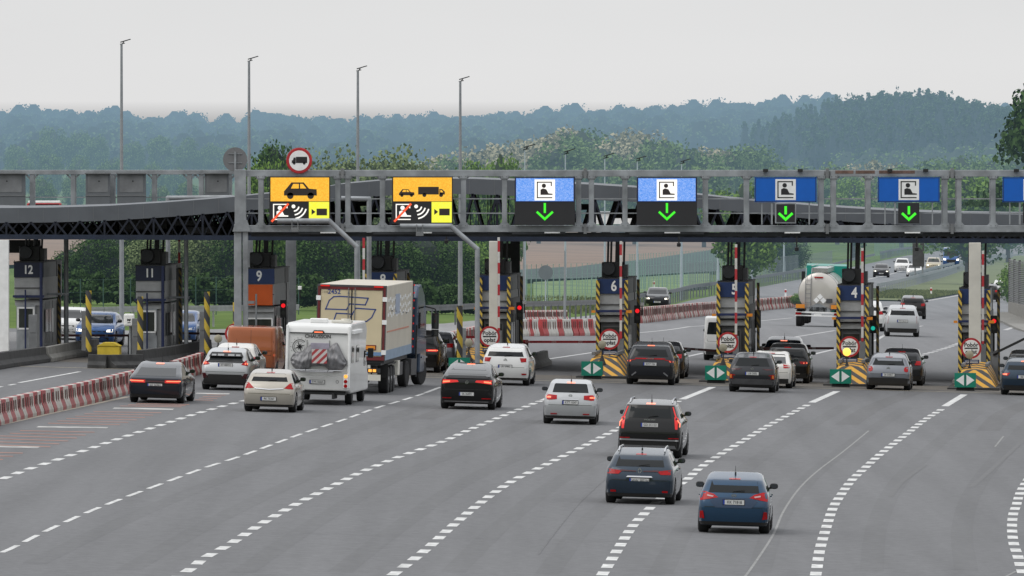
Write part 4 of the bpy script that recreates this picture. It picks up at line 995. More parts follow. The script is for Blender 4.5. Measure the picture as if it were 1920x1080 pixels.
# lane markings
def resample(pts, step=.5):
    P_ = [Vector((g.x, g.y)) for g in pts]
    # smooth with Catmull-Rom
    out = []
    for i in range(len(P_) - 1):
        p0 = P_[max(0, i - 1)]; p1 = P_[i]; p2 = P_[i + 1]; p3 = P_[min(len(P_) - 1, i + 2)]
        n = max(2, int((p2 - p1).length / step))
        for k in range(n):
            t = k / n
            out.append(.5 * ((2 * p1) + (-p0 + p2) * t + (2 * p0 - 5 * p1 + 4 * p2 - p3) * t * t + (-p0 + 3 * p1 - 3 * p2 + p3) * t ** 3))
    out.append(P_[-1]); return out
def line(pix, w, dash=None, gap=0, mat=None, name='lane_marking', off=.006, smooth=True):
    pts = resample([G(*p) for p in pix]) if smooth else [Vector((G(*p).x, G(*p).y)) for p in pix]
    ds = [0]
    for a, b in zip(pts, pts[1:]): ds.append(ds[-1] + (b - a).length)
    def at(s):
        for i in range(len(ds) - 1):
            if ds[i + 1] >= s:
                t = (s - ds[i]) / max(1e-6, ds[i + 1] - ds[i]); return pts[i].lerp(pts[i + 1], t)
        return pts[-1]
    mb = MB(); s = 0
    while s < ds[-1]:
        e = min(s + (dash or ds[-1]), ds[-1]); n = max(1, int((e - s) / 2)); vs = []
        for i in range(n + 1):
            u = lerp(s, e, i / n); p = at(u); q = at(min(u + .3, ds[-1])); o = at(max(0, u - .3)); d = (q - o).normalized() if (q - o).length > 0 else Vector((0, 1))
            nn = Vector((-d.y, d.x)) * w / 2
            for c in (p + nn, p - nn): vs.append((c.x, c.y, T(c.x, c.y) + off))
        mb.add(vs, [(2 * i, 2 * i + 1, 2 * i + 3, 2 * i + 2) for i in range(n)])
        s = e + gap if dash else ds[-1] + 1
    return struct(name, mb, mat or m_mark)
line([(-90, 927), (2, 899), (44, 883), (117, 859), (184, 836), (246, 815), (305, 796), (361, 778), (432, 758), (520, 737)], .26, 2, 2)
line([(-60, 1057), (7, 1035), (82, 998), (159, 963), (237, 932), (312, 904), (382, 878), (450, 856), (510, 834), (567, 813), (645, 787), (706, 765), (757, 750), (795, 738)], .14, 4, 2)
line([(797, 737), (826, 726)], .16)
line([(250, 1120), (345, 1075), (383, 1047), (432, 1020), (491, 982), (549, 949), (588, 929), (643, 902), (676, 886), (745, 858), (830, 828), (880, 806), (960, 773), (1013, 752)], .26, 2, 2)
line([(1016, 751), (1040, 741)], .2)
line([(690, 1110), (745, 1072), (800, 1030), (850, 985), (905, 940), (961, 902), (1010, 878), (1055, 856), (1108, 830), (1153, 807), (1215, 779), (1273, 752)], .26, 2, 2)
line([(1279, 749), (1336, 726)], .28)
line([(1105, 1110), (1130, 1077), (1182, 993), (1201, 971), (1222, 950), (1252, 924), (1290, 898), (1308, 881), (1351, 852), (1393, 827), (1434, 802), (1473, 781), (1517, 758)], .26, 2, 2)
line([(1522, 755), (1569, 734)], .28)
line([(1523, 1110), (1531, 1072), (1538, 1029), (1552, 982), (1563, 951), (1580, 924), (1598, 900), (1624, 876), (1647, 855), (1672, 835), (1704, 811), (1732, 789), (1768, 766)], .26, 2, 2)
line([(1772, 762), (1808, 740)], .28)
line([(1925, 1090), (1916, 1069), (1909, 1043), (1901, 1019), (1898, 990), (1900, 965), (1906, 948), (1914, 922), (1930, 895)], .26, 2, 2)
m_worn = asphalt_material('worn_asphalt', (.124, .125, .129), haze=False); m_oil = asphalt_material('oil_darkened_asphalt', (.119, .119, .122), haze=False)
LN = {3: [(345, 1075), (491, 982), (643, 902), (830, 828), (1013, 752)], 4: [(745, 1072), (850, 985), (961, 902), (1108, 830), (1273, 752)], 5: [(1130, 1077), (1201, 971), (1290, 898), (1393, 827), (1517, 758)], 6: [(1531, 1072), (1552, 982), (1598, 900), (1672, 835), (1768, 766)], 2: [(-40, 1050), (159, 963), (382, 878), (567, 813), (757, 750)], 7: [(1916, 1069), (1898, 990), (1914, 922), (1960, 850), (2010, 780)]}
for i_ in (2, 3, 4, 5, 6):
    for t_ in (.27, .73):
        line([(lerp(p[0], q[0], t_), lerp(p[1], q[1], t_)) for p, q in zip(LN[i_], LN[i_ + 1])], .55, mat=m_worn, name='tyre_track', off=.002)
    p0, p1 = [(lerp(p[0], q[0], .5), lerp(p[1], q[1], .5)) for p, q in zip(LN[i_], LN[i_ + 1])][-2:]
    line([((p0[0] + p1[0]) / 2, (p0[1] + p1[1]) / 2), p1, (p1[0] + 80, p1[1] - 30)], .8, mat=m_oil, name='oil_stain', off=.002)
m_seal = M('joint_sealant', (.100, .100, .103), .7, var=.3, scale=2)
for seg in ([(1320, 801), (1560, 806), (1920, 812)], [(60, 905), (330, 915), (620, 925)], [(560, 1000), (900, 1010), (1180, 1016)], [(1010, 1040), (1040, 1000), (1090, 940), (1150, 885)], [(700, 800), (900, 806), (1130, 812)]): line(seg, .035, mat=m_seal, name='sealed_crack')
m_scr = M('scratch_paint', (.22, .22, .215), .8, var=.25, scale=4)
line([(1395, 1085), (1420, 1050), (1450, 1003), (1470, 958), (1500, 915), (1535, 882), (1580, 848), (1629, 808)], .06, mat=m_scr, name='road_scratch')
line([(1866, 838), (1874, 828), (1882, 818)], .06, mat=m_scr, name='road_scratch')
line([(1880, 1085), (1905, 1072)], .06, mat=m_scr, name='road_scratch')
m_skid = M('tyre_smear', (.120, .120, .123), .85, var=.1)
line([(1670, 932), (1690, 905), (1735, 872)], .16, mat=m_skid, name='tyre_smear'); line([(1820, 915), (1860, 880), (1920, 825)], .16, mat=m_skid, name='tyre_smear')
line([(35, 718), (150, 697)], .16); line([(-60, 737), (30, 720)], .14, 2, 2)
line([(0, 797), (110, 772), (240, 744)], .22, mat=M('dirty_kerb_line', (.36, .32, .26), .8, var=.25), name='edge_line')
for pts in ([(1024, 674), (1119, 660)], [(1283, 670), (1319, 662)], [(1180, 626), (1320, 611), (1486, 596)], [(1442, 640), (1565, 620)], [(1515, 667), (1565, 655)], [(1640, 640), (1730, 611)], [(900, 700), (960, 690)]):
    line(pts, .2, mat=m_markfar)
line([(1640, 578), (1720, 567), (1797, 554), (1880, 538), (1960, 520)], .25, mat=m_markfar, name='edge_line')
line([(1725, 667), (1790, 647), (1850, 625)], .3, 2, 1.4, mat=m_markfar)
line([(1885, 619), (1903, 613)], .3, mat=m_markfar)
line([(1380, 577), (1480, 561), (1600, 530), (1700, 506), (1800, 480)], .2, mat=m_markfar, name='edge_line')
# rumble bars painted across the left lane
def bars(pairs, w, mat, name='rumble_marking'):
    mb = MB()
    for a, b in pairs:
        p, q = G(*a), G(*b); n = 6; vs = []
        for i in range(n + 1):
            x = lerp(p.x, q.x, i / n); y = lerp(p.y, q.y, i / n)
            for d in (-w / 2, w / 2): vs.append((x, y + d, T(x, y + d) + .006))
        mb.add(vs, [(2 * i, 2 * i + 1, 2 * i + 3, 2 * i + 2) for i in range(n)])
    struct(name, mb, mat)
Z4 = lambda x, y: (x / 4, 560 + y / 4)
bars([(Z4(850, 822), Z4(1300, 831)), (Z4(280, 962), Z4(805, 970)), (Z4(-300, 1105), Z4(290, 1117)), (Z4(1470, 711), Z4(1720, 716))], 1.5, M('worn_bar_paint', (.38, .375, .36), .75, var=.45, scale=1.6), 'stop_bar_marking')
rb = []
for k in range(6): rb.append((Z4(700 - 68 * k, 848 + 17.5 * k), Z4(1210 - 62 * k, 857 + 18 * k)))
for k in range(6): rb.append((Z4(150 - 76 * k, 991 + 20 * k), Z4(708 - 66 * k, 1003 + 22 * k)))
for k in range(5): rb.append((Z4(-380 - 70 * k, 1148 + 22 * k), Z4(170 - 74 * k, 1160 + 24 * k)))
for k in range(3): rb.append((Z4(1020 - 60 * k, 788 + 9 * k), Z4(1420 - 30 * k, 795 + 9 * k)))
for k in range(4): rb.append((Z4(1460 + 30 * k, 760 - 13 * k), Z4(1600 + 30 * k, 764 - 13 * k)))
bars(rb, .55, m_markred)
# brown ploughed field and verges beyond
def field(name, pix, mat, off):
    pts = [G(*p) for p in pix]; n = len(pts) // 2; vs = []
    top, bot = pts[:n], pts[n:][::-1]
    m = 12
    for i in range(n):
        for j in range(m + 1):
            p = bot[i].lerp(top[i], j / m); vs.append((p.x, p.y, T(p.x, p.y) + off))
    mb = MB().add(vs, [(i * (m + 1) + j, i * (m + 1) + j + 1, (i + 1) * (m + 1) + j + 1, (i + 1) * (m + 1) + j) for i in range(n - 1) for j in range(m)])
    return struct(name, mb, mat)
field('ploughed_field', [(820, 430), (1000, 428), (1150, 426), (1300, 424), (1380, 430), (1380, 474), (1300, 486), (1150, 503), (1000, 514), (820, 520)], m_soil, .25)
field('ploughed_field', [(-60, 420), (60, 420), (160, 425), (160, 490), (60, 500), (-60, 505)], m_soil, .25)
field('hedge_band', [(975, 511), (1080, 504), (1200, 492), (1345, 471), (1345, 513), (1200, 522), (1080, 528), (975, 530)], M('dark_hedge_band', (.035, .055, .045), .95, var=.3, scale=.3, haze=True), .3)
field('crop_field', [(1000, 532), (1100, 527), (1200, 520), (1330, 515), (1330, 540), (1200, 552), (1100, 562), (1000, 570)], M('pale_crop', (.10, .165, .045), .9, var=.4, scale=.12, haze=True), .15)

# ================================================================ toll gates
def gate_xy(px, dy=0.0):
    "place of a booth front on the gate line"
    X = (px - 960) / 45.1; Y = 410 - math.tan(TH) * (X - 4.2) + dy
    X = (px - 960) * Y / F
    return X, Y
def off(o, u, v):
    c, s = math.cos(TH), math.sin(TH)
    return Vector((o.x + u * c + v * s, o.y - u * s + v * c, o.z))
def ground_at(v, dz=0): return Vector((v.x, v.y, T(v.x, v.y) + dz))
m_lamp_r = M('red_signal_lit', (.6, .02, .02), .3, var=0, emit=(1, .01, .02, .85)); m_lamp_g = M('green_signal', (.0, .35, .28), .3, var=0, emit=(.02, .8, .6, .5)); m_lamp_off = M('signal_off', (.03, .03, .03), .3, var=0)
def booth(px, num, hgt, style='front', label=''):
    X, Y = gate_xy(px); z = T(X, Y)
    r = thing('toll_booth', label, 'toll booth', (X, Y, z), -TH, 'toll booths in a row under the canopy')
    W, L, H = 1.22, 6.4, hgt
    z0 = .12
    body = MB().box(.05, L / 2 + .15, z0 + H * .27, W - .16, L, H * .54).build('wall', m_grey if style != 'front' else m_greyd, r, bevel=.01)
    MB().box(0, L / 2 + .05, H * .76, W, L + .1, H * .48 - .76).box(0, L / 2 + .05, H * .57, W - .04, L, .22).build('upper_wall', m_grey, r, bevel=.01)
    MB().box(0, -.04, H * .73, W - .02, .03, .04).box(0, -.04, H * .60, W - .02, .03, .04).build('panel_seam', m_greyd, r)
    ph = .62
    sp = MB().box(0, -.02, H - ph / 2, W + .02, .10, ph).build('number_panel', m_navyp if style != 'back' else m_navyk, r, bevel=.008)
    MB().box(W / 2 + .004, L / 2, H - ph / 2, .02, L, ph).box(-W / 2 - .004, L / 2, H - ph / 2, .02, L, ph).build('side_fascia', m_greyp, r)
    MB().box(W / 2 + .004, L / 2 + 1.9, H - ph / 2, .05, 1.4, ph + .02).box(W / 2 + .0, L / 2 + 1.9, H * .45, .05, .12, H * .85).build('side_post', m_black, r)
    text(num, .60 if len(num) == 1 else .50, m_white, sp, (.07 if style == 'front' else -.02, -.08, H - ph / 2), 'number_lettering', stretch=.82, heavy=.014)
    if style == 'front': MB().box(W / 2 + .012, L / 2 + .3, H * .45, .02, L - .3, H * .62).box(-W / 2 - .012, L / 2 + .3, H * .45, .02, L - .3, H * .62).build('side_cladding', m_greyd, r)
    for k in range(5): MB().box(W / 2 + .03, .5 + k * 1.25, z0 + H * .33, .02, .06, H * .45).build('wall_rib', m_steel_d, r)
    MB().box(0, L / 2, H + .02, W + .06, L + .1, .05).build('roof', m_dark, r)
    for k in range(6): MB().cyl((-W / 2 + k * W / 5, .02, H), (-W / 2 + k * W / 5, .02, H + .10), .012, 6).build('roof_spike', m_black, r)
    MB().box(W / 2 + .01, 1.5, H * .38, .03, 2.0, .95).build('side_window', m_booth_glass, r)
    if style == 'front':
        MB().box(-.05, -.01, z0 + H * .30, .66, .04, 1.25).build('window', m_booth_glass, r)
        MB().box(-.05, -.04, z0 + H * .30 + .65, .76, .04, .06).box(-.42, -.04, z0 + H * .30, .05, .04, 1.3).box(.32, -.04, z0 + H * .30, .05, .04, 1.3).build('window_frame', m_greyd, r)
        if num == '5':
            MB().box(-.02, -.06, 1.55, .42, .03, .55, taper=(.8, 1)).build('curtain', m_yel, r)
        for sx in (-1, 1):
            MB().box(sx * (W / 2 - .02), -.16, (H - .05) / 2, .15, .10, H - .05).build('hazard_post', m_hazp, r)
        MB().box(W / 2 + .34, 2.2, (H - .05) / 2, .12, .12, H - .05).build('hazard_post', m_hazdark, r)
        MB().box(0, -.20, H * .66, W + .1, .08, .10).build('blue_rail', m_navyrail, r)
        MB().box(-W / 2 - .16, -.2, H * .655, .16, .10, .10).box(W / 2 + .10, -.2, H * .655, .24, .12, .12).build('amber_marker', m_orange, r)
    elif style == 'back':
        dr = MB().box(-.12, -.02, z0 + 1.02, .80, .05, 2.02).build('door', m_steel, r, bevel=.01)
        MB().box(-.12, -.05, z0 + 1.48, .60, .02, .82).build('window', m_booth_glass, dr)
        MB().box(-.12, -.055, z0 + 1.92, .72, .03, .07).box(-.12, -.055, z0 + 1.05, .72, .03, .07).box(-.45, -.055, z0 + 1.48, .07, .03, .9).box(.21, -.055, z0 + 1.48, .07, .03, .9).build('window_frame', m_white, dr)
        MB().box(.25, -.07, z0 + 1.0, .03, .05, .16).build('handle', m_black, dr)
        MB().box(0, -.10, 2.52, W + .1, .10, .10).cyl((W / 2 - .08, -.12, .05), (W / 2 - .08, -.12, H), .065, 10).cyl((-.12, -.20, .1), (-.12, -.20, 2.8), .035, 8).build('blue_frame', m_navyrail, r)
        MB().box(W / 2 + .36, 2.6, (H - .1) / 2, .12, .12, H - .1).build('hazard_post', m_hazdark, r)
        MB().cyl((W / 2, 1.2, 2.6), (W / 2 + .9, 1.2, 2.6), .05).cyl((W / 2, .5, .35), (W / 2 + .7, .5, .35), .05).build('handrail', m_steel, r)
        MB().box(W / 2 + .30, .9, z0 + 1.4, .02, .5, 1.0).build('notice_board', m_white, r)
    else:   # booth nine: orange panel, open window
        MB().box(-.02, -.03, H - ph - .46, W - .10, .06, .86).build('orange_panel', M('orange_panel', (.62, .10, .01), .5, var=.06), r)
        MB().box(-.02, -.02, z0 + 1.05, 1.0, .04, 1.35).build('window', m_booth_glass, r)
        MB().box(-.02, -.04, z0 + 1.75, 1.1, .05, .06).box(.52, -.04, z0 + 1.05, .06, .05, 1.4).box(-.55, -.04, z0 + 1.05, .06, .05, 1.4).build('window_frame', m_white, r)
        MB().cyl((-.1, -.5, 0), (-.1, -.5, 2.9), .04).box(-.32, -.5, 2.55, .3, .12, .12).build('camera_post', m_steel, r)
    # plant and ducts on the roof
    MB().box(-.05, 1.1, H + .38, .85, 1.1, .62).build('air_unit', m_black, r, bevel=.03)
    MB().lathe('y', [(.36, .02), (.36, .26), (.44, .28), (.5, .28)], 18, o=(-.18, 0, H + .42)).build('fan', m_dark, r, smooth=True)
    MB().box(.42, 1.2, H + .33, .3, .9, .5).build('equipment_box', m_greyd, r)
    dk = MB()
    for dx in (-.25, -.12, .15, .42): dk.cyl((dx, 1.0, H + .5), (dx + .03, 1.0, 5.6 - z), .045 if dx != .15 else .10, 8)
    dk.build('roof_ducts', m_black, r)
    # concrete island under it
    isl = MB().box(0, L / 2 + 1.6, .06, 1.75, L + 5.5, .22).build('traffic_island', m_conc); isl.location = (X, Y, z); isl.rotation_euler = (0, 0, -TH)
    tag(isl, None, None, kind='structure')
    return r
m_greyp = M('side_fascia_grey', (.11, .12, .135), .5, var=.1)
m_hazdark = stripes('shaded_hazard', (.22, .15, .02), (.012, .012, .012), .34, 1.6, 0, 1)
m_navyrail = M('blue_rail_paint', (.014, .024, .085), .4, var=.15)
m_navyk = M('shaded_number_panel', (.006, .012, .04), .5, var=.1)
BH = 3.93
booth(1148, '6', BH, 'front', 'toll booth six with number panel and dark window')
booth(1374, '5', BH, 'front', 'toll booth five with yellow curtain behind its window')
booth(1599, '4', BH, 'front', 'toll booth four beside the cream tank lorry')
booth(1827, '3', BH, 'front', 'toll booth three partly covered by the cream column')
booth(928, '7', BH, 'front', 'toll booth seven covered by the white column, number hidden')
booth(715, '8', BH, 'front', 'toll booth eight whose top shows above the cream lorry')
booth(487, '9', BH, 'open', 'toll booth nine with an orange panel under its number')
booth(282, '11', BH, 'back', 'toll booth eleven seen from its door side')
booth(54, '12', BH, 'back', 'toll booth twelve seen from its door side, farthest left')

def sign_disc(mbl, x, y, z, r, flip=False): pass
def toll_sign(px, py, d, label, lamp=None, lamp_lit=False, lampdx=-.05):
    "round red-rimmed sign on a post on the island nose"
    Y = d; p = P(px, py, Y); gz = T(p.x, Y); h = p.z - gz
    r = thing('toll_sign', label, 'road sign', (p.x, Y, gz), -R(1.0), 'round toll signs in front of the booths')
    R_ = .425
    MB().cyl((0, .06, 0), (0, .06, h + .3), .035, 8).build('post', m_steel, r)
    MB().lathe('y', [(0, .01), (0, R_ - .02), (.0, R_), (.03, R_), (.03, .01)], 40, o=(0, 0, h)).build('red_rim', m_red, r)
    MB().lathe('y', [(-.008, .01), (-.008, R_ * .80), (.0, R_ * .80)], 40, o=(0, 0, h)).build('white_face', m_white, r)
    MB().box(0, -.012, h, R_ * 1.28, .006, .05).build('bar', m_ink, r)
    text('Pobór', .245, m_ink, r, (0, -.014, h + .135), 'lettering', heavy=.004, stretch=.95)
    text('opłat', .245, m_ink, r, (0, -.014, h - .145), 'lettering', heavy=.004, stretch=.95)
    MB().box(.02, .02, h - R_ - .13, .62, .02, .17).build('subplate', m_navyp, r)
    for k in range(2): MB().box(.02, .006, h - R_ - .10 - k * .06, .52, .004, .02).build('subplate_text', m_white, r)
    return r
def warning_lamp(px, py, Y, lit, label, rad=.165):
    p = P(px, py, Y); gz = T(p.x, Y); h = p.z - gz
    r = thing('warning_lamp', label, 'warning lamp', (p.x, Y, gz), 0, 'round warning lamps on the island noses')
    MB().lathe('y', [(-.06, .01), (-.05, rad * .7), (-.02, rad), (.06, rad), (.08, rad * .6), (.08, .01)], 24, o=(0, 0, h)).build('lens', M('amber_lamp_lit', (.9, .6, .1), .3, var=0, emit=(1, .62, .10, 1.3)) if lit else M('lamp_lens_off', (.36, .33, .24), .4, var=.1), r, smooth=True)
    MB().cyl((0, .03, .3), (0, .03, h - rad), .025, 8).lathe('z', [(.55, .16), (.6, .16), (.95, .03)], 10).build('stem', m_black, r)
def nose(pxm, pym, label, labm):
    g = G(pxm, pym); base = Vector((g.x, g.y, T(g.x, g.y)))
    r = thing('keep_side_marker', labm, 'traffic marker', base, -TH, 'green arrow markers at the island noses')
    MB().box(0, .35, .43, .84, .62, .56).build('box', m_greyd, r, bevel=.02)
    fc = MB().box(0, .02, .43, .86, .05, .58).build('sign_face', m_green, r)
    tri = []
    for sg in (-1, 1): tri.append([(sg * .05, .21), (sg * .05, .65), (sg * .37, .43)])
    flat('arrow', tri, m_white, r, -.008)
    MB().box(0, .02, .43, .035, .06, .58).build('divider', m_whitegreen, r)
    MB().box(0, .4, .07, .74, .6, .14, taper=(.92, 1)).build('base', m_concd, r)
    # striped concrete nose
    b2 = off(base, .28, 2.2); b2.z = T(b2.x, b2.y)
    n = thing('island_nose', label, 'impact barrier', b2, -TH, 'striped concrete noses in front of the booths')
    vs = [(-.87, 0, 0), (.92, 0, 0), (.92, 7, 0), (-.87, 7, 0), (-.50, .9, .78), (.50, .9, .78), (.50, 6.5, .98), (-.50, 6.5, .98)]
    MB().add(vs, [(3, 2, 1, 0), (4, 5, 6, 7), (0, 1, 5, 4), (1, 2, 6, 5), (2, 3, 7, 6), (3, 0, 4, 7)]).build('wedge', m_hazn, n, bevel=.03)
    MB().box(0, 3.5, .04, 2.1, 8, .10).build('footing', m_concd, n)
    MB().box(.48, 3.8, .96, .12, 4.5, .12).box(-.48, 3.8, .96, .12, 4.5, .12).build('rail', m_steel_d, n)
m_whitegreen = M('pale_green', (.0, .12, .08), .5, var=0)
nose(1110, 711, 'black and yellow striped nose of the island before booth six', 'green box with two white arrows before booth six')
nose(1342, 719, 'black and yellow striped nose of the island before booth five', 'green box with two white arrows before booth five')
nose(1576, 726, 'black and yellow striped nose of the island before booth four', 'green box with two white arrows before booth four')
nose(1810, 733, 'black and yellow striped nose of the island before booth three', 'green box with two white arrows before booth three')
nose(861, 704, 'black and yellow striped nose of the island before booth seven', 'green box with two white arrows behind the black coupe')
toll_sign(1143, 636, 403, 'round red-rimmed toll sign in front of booth six'); toll_sign(1365, 642, 403, 'round red-rimmed toll sign in front of booth five')
toll_sign(1593, 650, 403, 'round red-rimmed toll sign with lit amber lamp before it, booth four'); toll_sign(1821, 653, 403, 'round red-rimmed toll sign in front of booth three')
toll_sign(918, 631, 403, 'round red-rimmed toll sign in front of booth seven'); toll_sign(441, 626, 402, 'round toll sign half hidden by a striped post and the copper van')
warning_lamp(1129, 646, 400.5, False, 'unlit round warning lamp before booth six'); warning_lamp(1356, 652, 400.5, False, 'unlit round warning lamp before booth five')
warning_lamp(1588, 660, 400.5, True, 'lit yellow round warning lamp before booth four'); warning_lamp(1818, 665, 400.5, False, 'unlit round warning lamp before booth three')
warning_lamp(879, 643, 400.5, False, 'grey round warning lamp beside the striped post of lane seven'); warning_lamp(409, 635, 401, False, 'grey disc left of the copper van')
def signal(px, py, Y, lit, label):
    p = P(px, py, Y); gz = T(p.x, Y); h = p.z - gz
    r = thing('traffic_signal', label, 'traffic signal', (p.x, Y, gz), 0, 'lane signals on the right side of the booths')
    MB().box(0, .1, h - .14, .26, .2, .74).cyl((0, .12, 0), (0, .12, h), .04, 8).build('housing', m_black, r, bevel=.02)
    MB().lathe('y', [(-.02, .01), (-.02, .088), (.02, .088)], 20, o=(0, 0, h)).build('upper_lamp', m_lamp_r if lit == 'r' else m_lamp_off, r)
    MB().lathe('y', [(-.02, .01), (-.02, .088), (.02, .088)], 20, o=(0, 0, h - .30)).build('lower_lamp', m_lamp_g if lit == 'g' else m_lamp_off, r)
signal(1195, 583, 412, 'r', 'red lane signal on the right of booth six'); signal(974, 577, 412, 'r', 'bright red lane signal on the right of booth seven')
signal(1637, 602, 412, 'g', 'green lane signal on the right of booth four'); signal(1864, 602, 411, 'r', 'red lane signal on the right of booth three')
signal(531, 573, 412, 'r', 'red lane signal on booth nine'); signal(1421, 592, 412, '', 'unlit lane signal on the right of booth five')
def cctv(px, py, Y, label, hang=None, rad=.09):
    p = P(px, py, Y); r = thing('camera', label, 'camera', p, 0, 'cameras watching the lanes')
    MB().box(0, .12, 0, .16, .34, .16).build('housing', m_white if hang is None else m_black, r, bevel=.03)
    MB().cyl((0, .1, 0), (0, .1, hang if hang else -.45), .03, 8).build('bracket', m_black, r)
for a in ((1204, 571, 412, 'white camera on the right of booth six'), (983, 567, 412, 'white camera on the right of booth seven'), (562, 540, 409, 'white camera above a short striped post')): cctv(*a)
for a in ((1273, 459, 402, 'black camera hanging under the gantry right of booth six', .45), (1494, 467, 402, 'black camera hanging under the gantry between booths five and four', .6), (1719, 467, 402, 'black camera hanging under the gantry right of booth four', .7), (837, 453, 402, 'small black camera hanging above lane eight', .3)): cctv(*a)
# boom barriers
def boom(px, py, Y, label, length, angle, up=False, flip=1, mat=None, postless=False):
    "pivot seen at (px,py); arm of this length, angle above horizontal"
    p = P(px, py, Y); gz = T(p.x, Y); h = p.z - gz
    r = thing('boom_barrier', label, 'boom barrier', (p.x, Y, gz), 0, 'boom barriers at the gates')
    MB().box(0, .15, h / 2 - .05, .26, .32, h + .1).build('motor_post', m_steel_d, r, bevel=.03)
    arm = MB().box(flip * length / 2, 0, 0, length, .05, .10).cyl((-.1, 0, 0), (.12, 0, 0), .09, 8).build('arm', mat or m_rwx, r)
    arm.location = (0, -.05, h); arm.rotation_euler = (0, -angle * flip, 0)
    return r
boom(985, 641, 414, 'lowered red boom barrier left of booth six', 3.1, 0.0)
boom(1286, 652, 416, 'lowered dark red boom barrier between booths six and five', 1.6, R(-4), mat=m_rwdk) if False else None
m_rwdk = stripes('dark_boom', (.30, .26, .25), (.09, .012, .015), 1.1, 1, 0, 0, duty=.12)
boom(1205, 648, 414, 'lowered dark boom barrier right of booth six', 3.2, R(-4), mat=m_rwdk)
boom(1425, 653, 414, 'lowered dark boom barrier right of booth five', 3.1, 0, mat=m_rwdk)
boom(800, 632, 414, 'lowered red boom barrier behind the striped post of lane seven', 2.3, 0)
boom(245, 629, 420, 'lowered red boom barrier in front of the oncoming cars', 3.5, 0, flip=-1, mat=m_rwdk)
boom(300, 624, 420, 'lowered dark boom barrier left of the copper van', 3.2, R(-1), mat=m_rwdk)
boom(1866, 662, 405, 'half raised dark boom barrier right of booth three', 2.6, R(26), mat=m_black)
def raised(px, y0, y1, Y, label):
    p0, p1 = P(px, y1, Y), P(px, y0, Y); gz = T(p0.x, Y)
    r = thing('boom_barrier', label, 'boom barrier', (p0.x, Y, gz), 0, 'raised boom barriers standing upright by the booths')
    MB().box(0, 0, (p0.z + p1.z) / 2 - gz, .10, .05, p1.z - p0.z).build('arm', m_rw, r)
    MB().box(0, .15, (p0.z - gz) / 2, .26, .3, p0.z - gz).build('motor_post', m_steel_d, r, bevel=.03)
for a in ((1164, 452, 635, 408, 'raised striped boom barrier in front of booth six'), (1380, 458, 630, 408, 'raised striped boom barrier in front of booth five'), (1617, 465, 640, 408, 'raised striped boom barrier in front of booth four'),
          (1843, 470, 645, 408, 'raised striped boom barrier right of the cream column'), (935, 445, 620, 408, 'raised striped boom barrier on the white column'), (443, 442, 567, 405, 'raised striped boom barrier before the tall gantry leg'),
          (682, 446, 524, 408, 'raised striped boom barrier behind the cream lorry'), (336, 450, 502, 414, 'raised striped boom barrier behind booth eleven')): raised(*a)
# round hazard posts
def hpost(px, y0, y1, Y, label):
    p1 = P(px, y0, Y); gz = P(px, y1, Y).z
    gz = min(gz, T(p1.x, Y) + .4)
    r = MB().cyl((0, 0, 0), (0, 0, p1.z - gz), .12, 16).build('hazard_post', m_hazp2); r.location = (p1.x, Y, gz)
    tag(r, label, 'hazard post', 'thick black and yellow posts guarding the islands')
m_hazp2 = stripes('hazard_bollard', (.62, .44, .03), (.03, .033, .04), .86, 1.9, 0, 1)
for a in ((862, 573, 672, 401, 'thick striped post left of the round toll sign of lane seven'), (442, 567, 660, 403, 'thick striped post overlapping the round toll sign by the copper van'), (388, 547, 652, 408, 'thick striped post midway between booth eleven and the tall gantry leg'),
          (263, 556, 670, 404, 'thick striped post in front of the door of booth eleven'), (166, 545, 655, 406, 'thick striped post hiding the oncoming blue car')): hpost(*a)
def cabinet(px, y0, y1, w, Y, label):
    p = P(px, y0, Y); gz = min(P(px, y1, Y).z, T(p.x, Y) + .4); r = MB().box(0, 0, (p.z - gz) / 2, w, .4, p.z - gz).box(0, -.21, (p.z - gz) * .7, w * .7, .02, (p.z - gz) * .3).build('cabinet', m_steel_d if w > .22 else m_steel, bevel=.01); r.location = (p.x, Y, gz)
    tag(r, label, 'equipment cabinet', 'narrow grey cabinets on the islands')
for a in ((159, 583, 652, .26, 408, 'narrow grey cabinet against the striped post by the blue car'), (254, 597, 672, .28, 406, 'narrow grey cabinet left of the door of booth eleven'), (380, 584, 652, .26, 409, 'narrow grey cabinet left of the second striped post from booth eleven'), (870, 615, 672, .16, 402, 'slim grey cabinet right of the striped post of lane seven'), (62, 590, 665, .36, 405, 'grey cabinet before the door of booth twelve')): cabinet(*a)
# low concrete walls of the left islands
def cwall(pix, h, w, label, mat=None):
    pts = [G(*p) for p in pix]; mb = MB()
    for a, b in zip(pts, pts[1:]):
        d = (b - a).normalized(); n = Vector((d.y, -d.x, 0))
        prof = [(-w / 2, 0), (w / 2, 0), (w / 2, h * .25), (w * .25, h * .5), (w * .2, h), (-w * .2, h), (-w * .25, h * .5), (-w / 2, h * .25)]
        vs = [tuple(o + n * u + Vector((0, 0, z))) for o in (a, b) for u, z in prof]; k = len(prof)
        mb.add(vs, [tuple(range(k)), tuple(range(2 * k - 1, k - 1, -1))] + [(i, i + k, (i + 1) % k + k, (i + 1) % k) for i in range(k)])
    o = mb.build('concrete_barrier', mat or m_concd, bevel=.02); tag(o, label, 'concrete barrier', 'low concrete barriers round the islands')
cwall([(-60, 700), (10, 688), (85, 678)], .62, .7, 'dark low concrete wall at the foot of booth twelve')
cwall([(85, 679), (120, 672), (180, 662)], .62, .6, 'low concrete wall with white end between booth twelve and the yellow bin', m_conc)
cwall([(166, 690), (200, 691), (262, 690)], .55, .8, 'dark low concrete wall under the yellow grit bin')
cwall([(262, 690), (320, 682), (390, 668)], .72, .7, 'dark low concrete wall at the foot of booth eleven')
cwall([(985, 693), (1003, 690), (1022, 684)], .62, .6, 'short grey concrete barrier right of the white people carrier', m_conc)
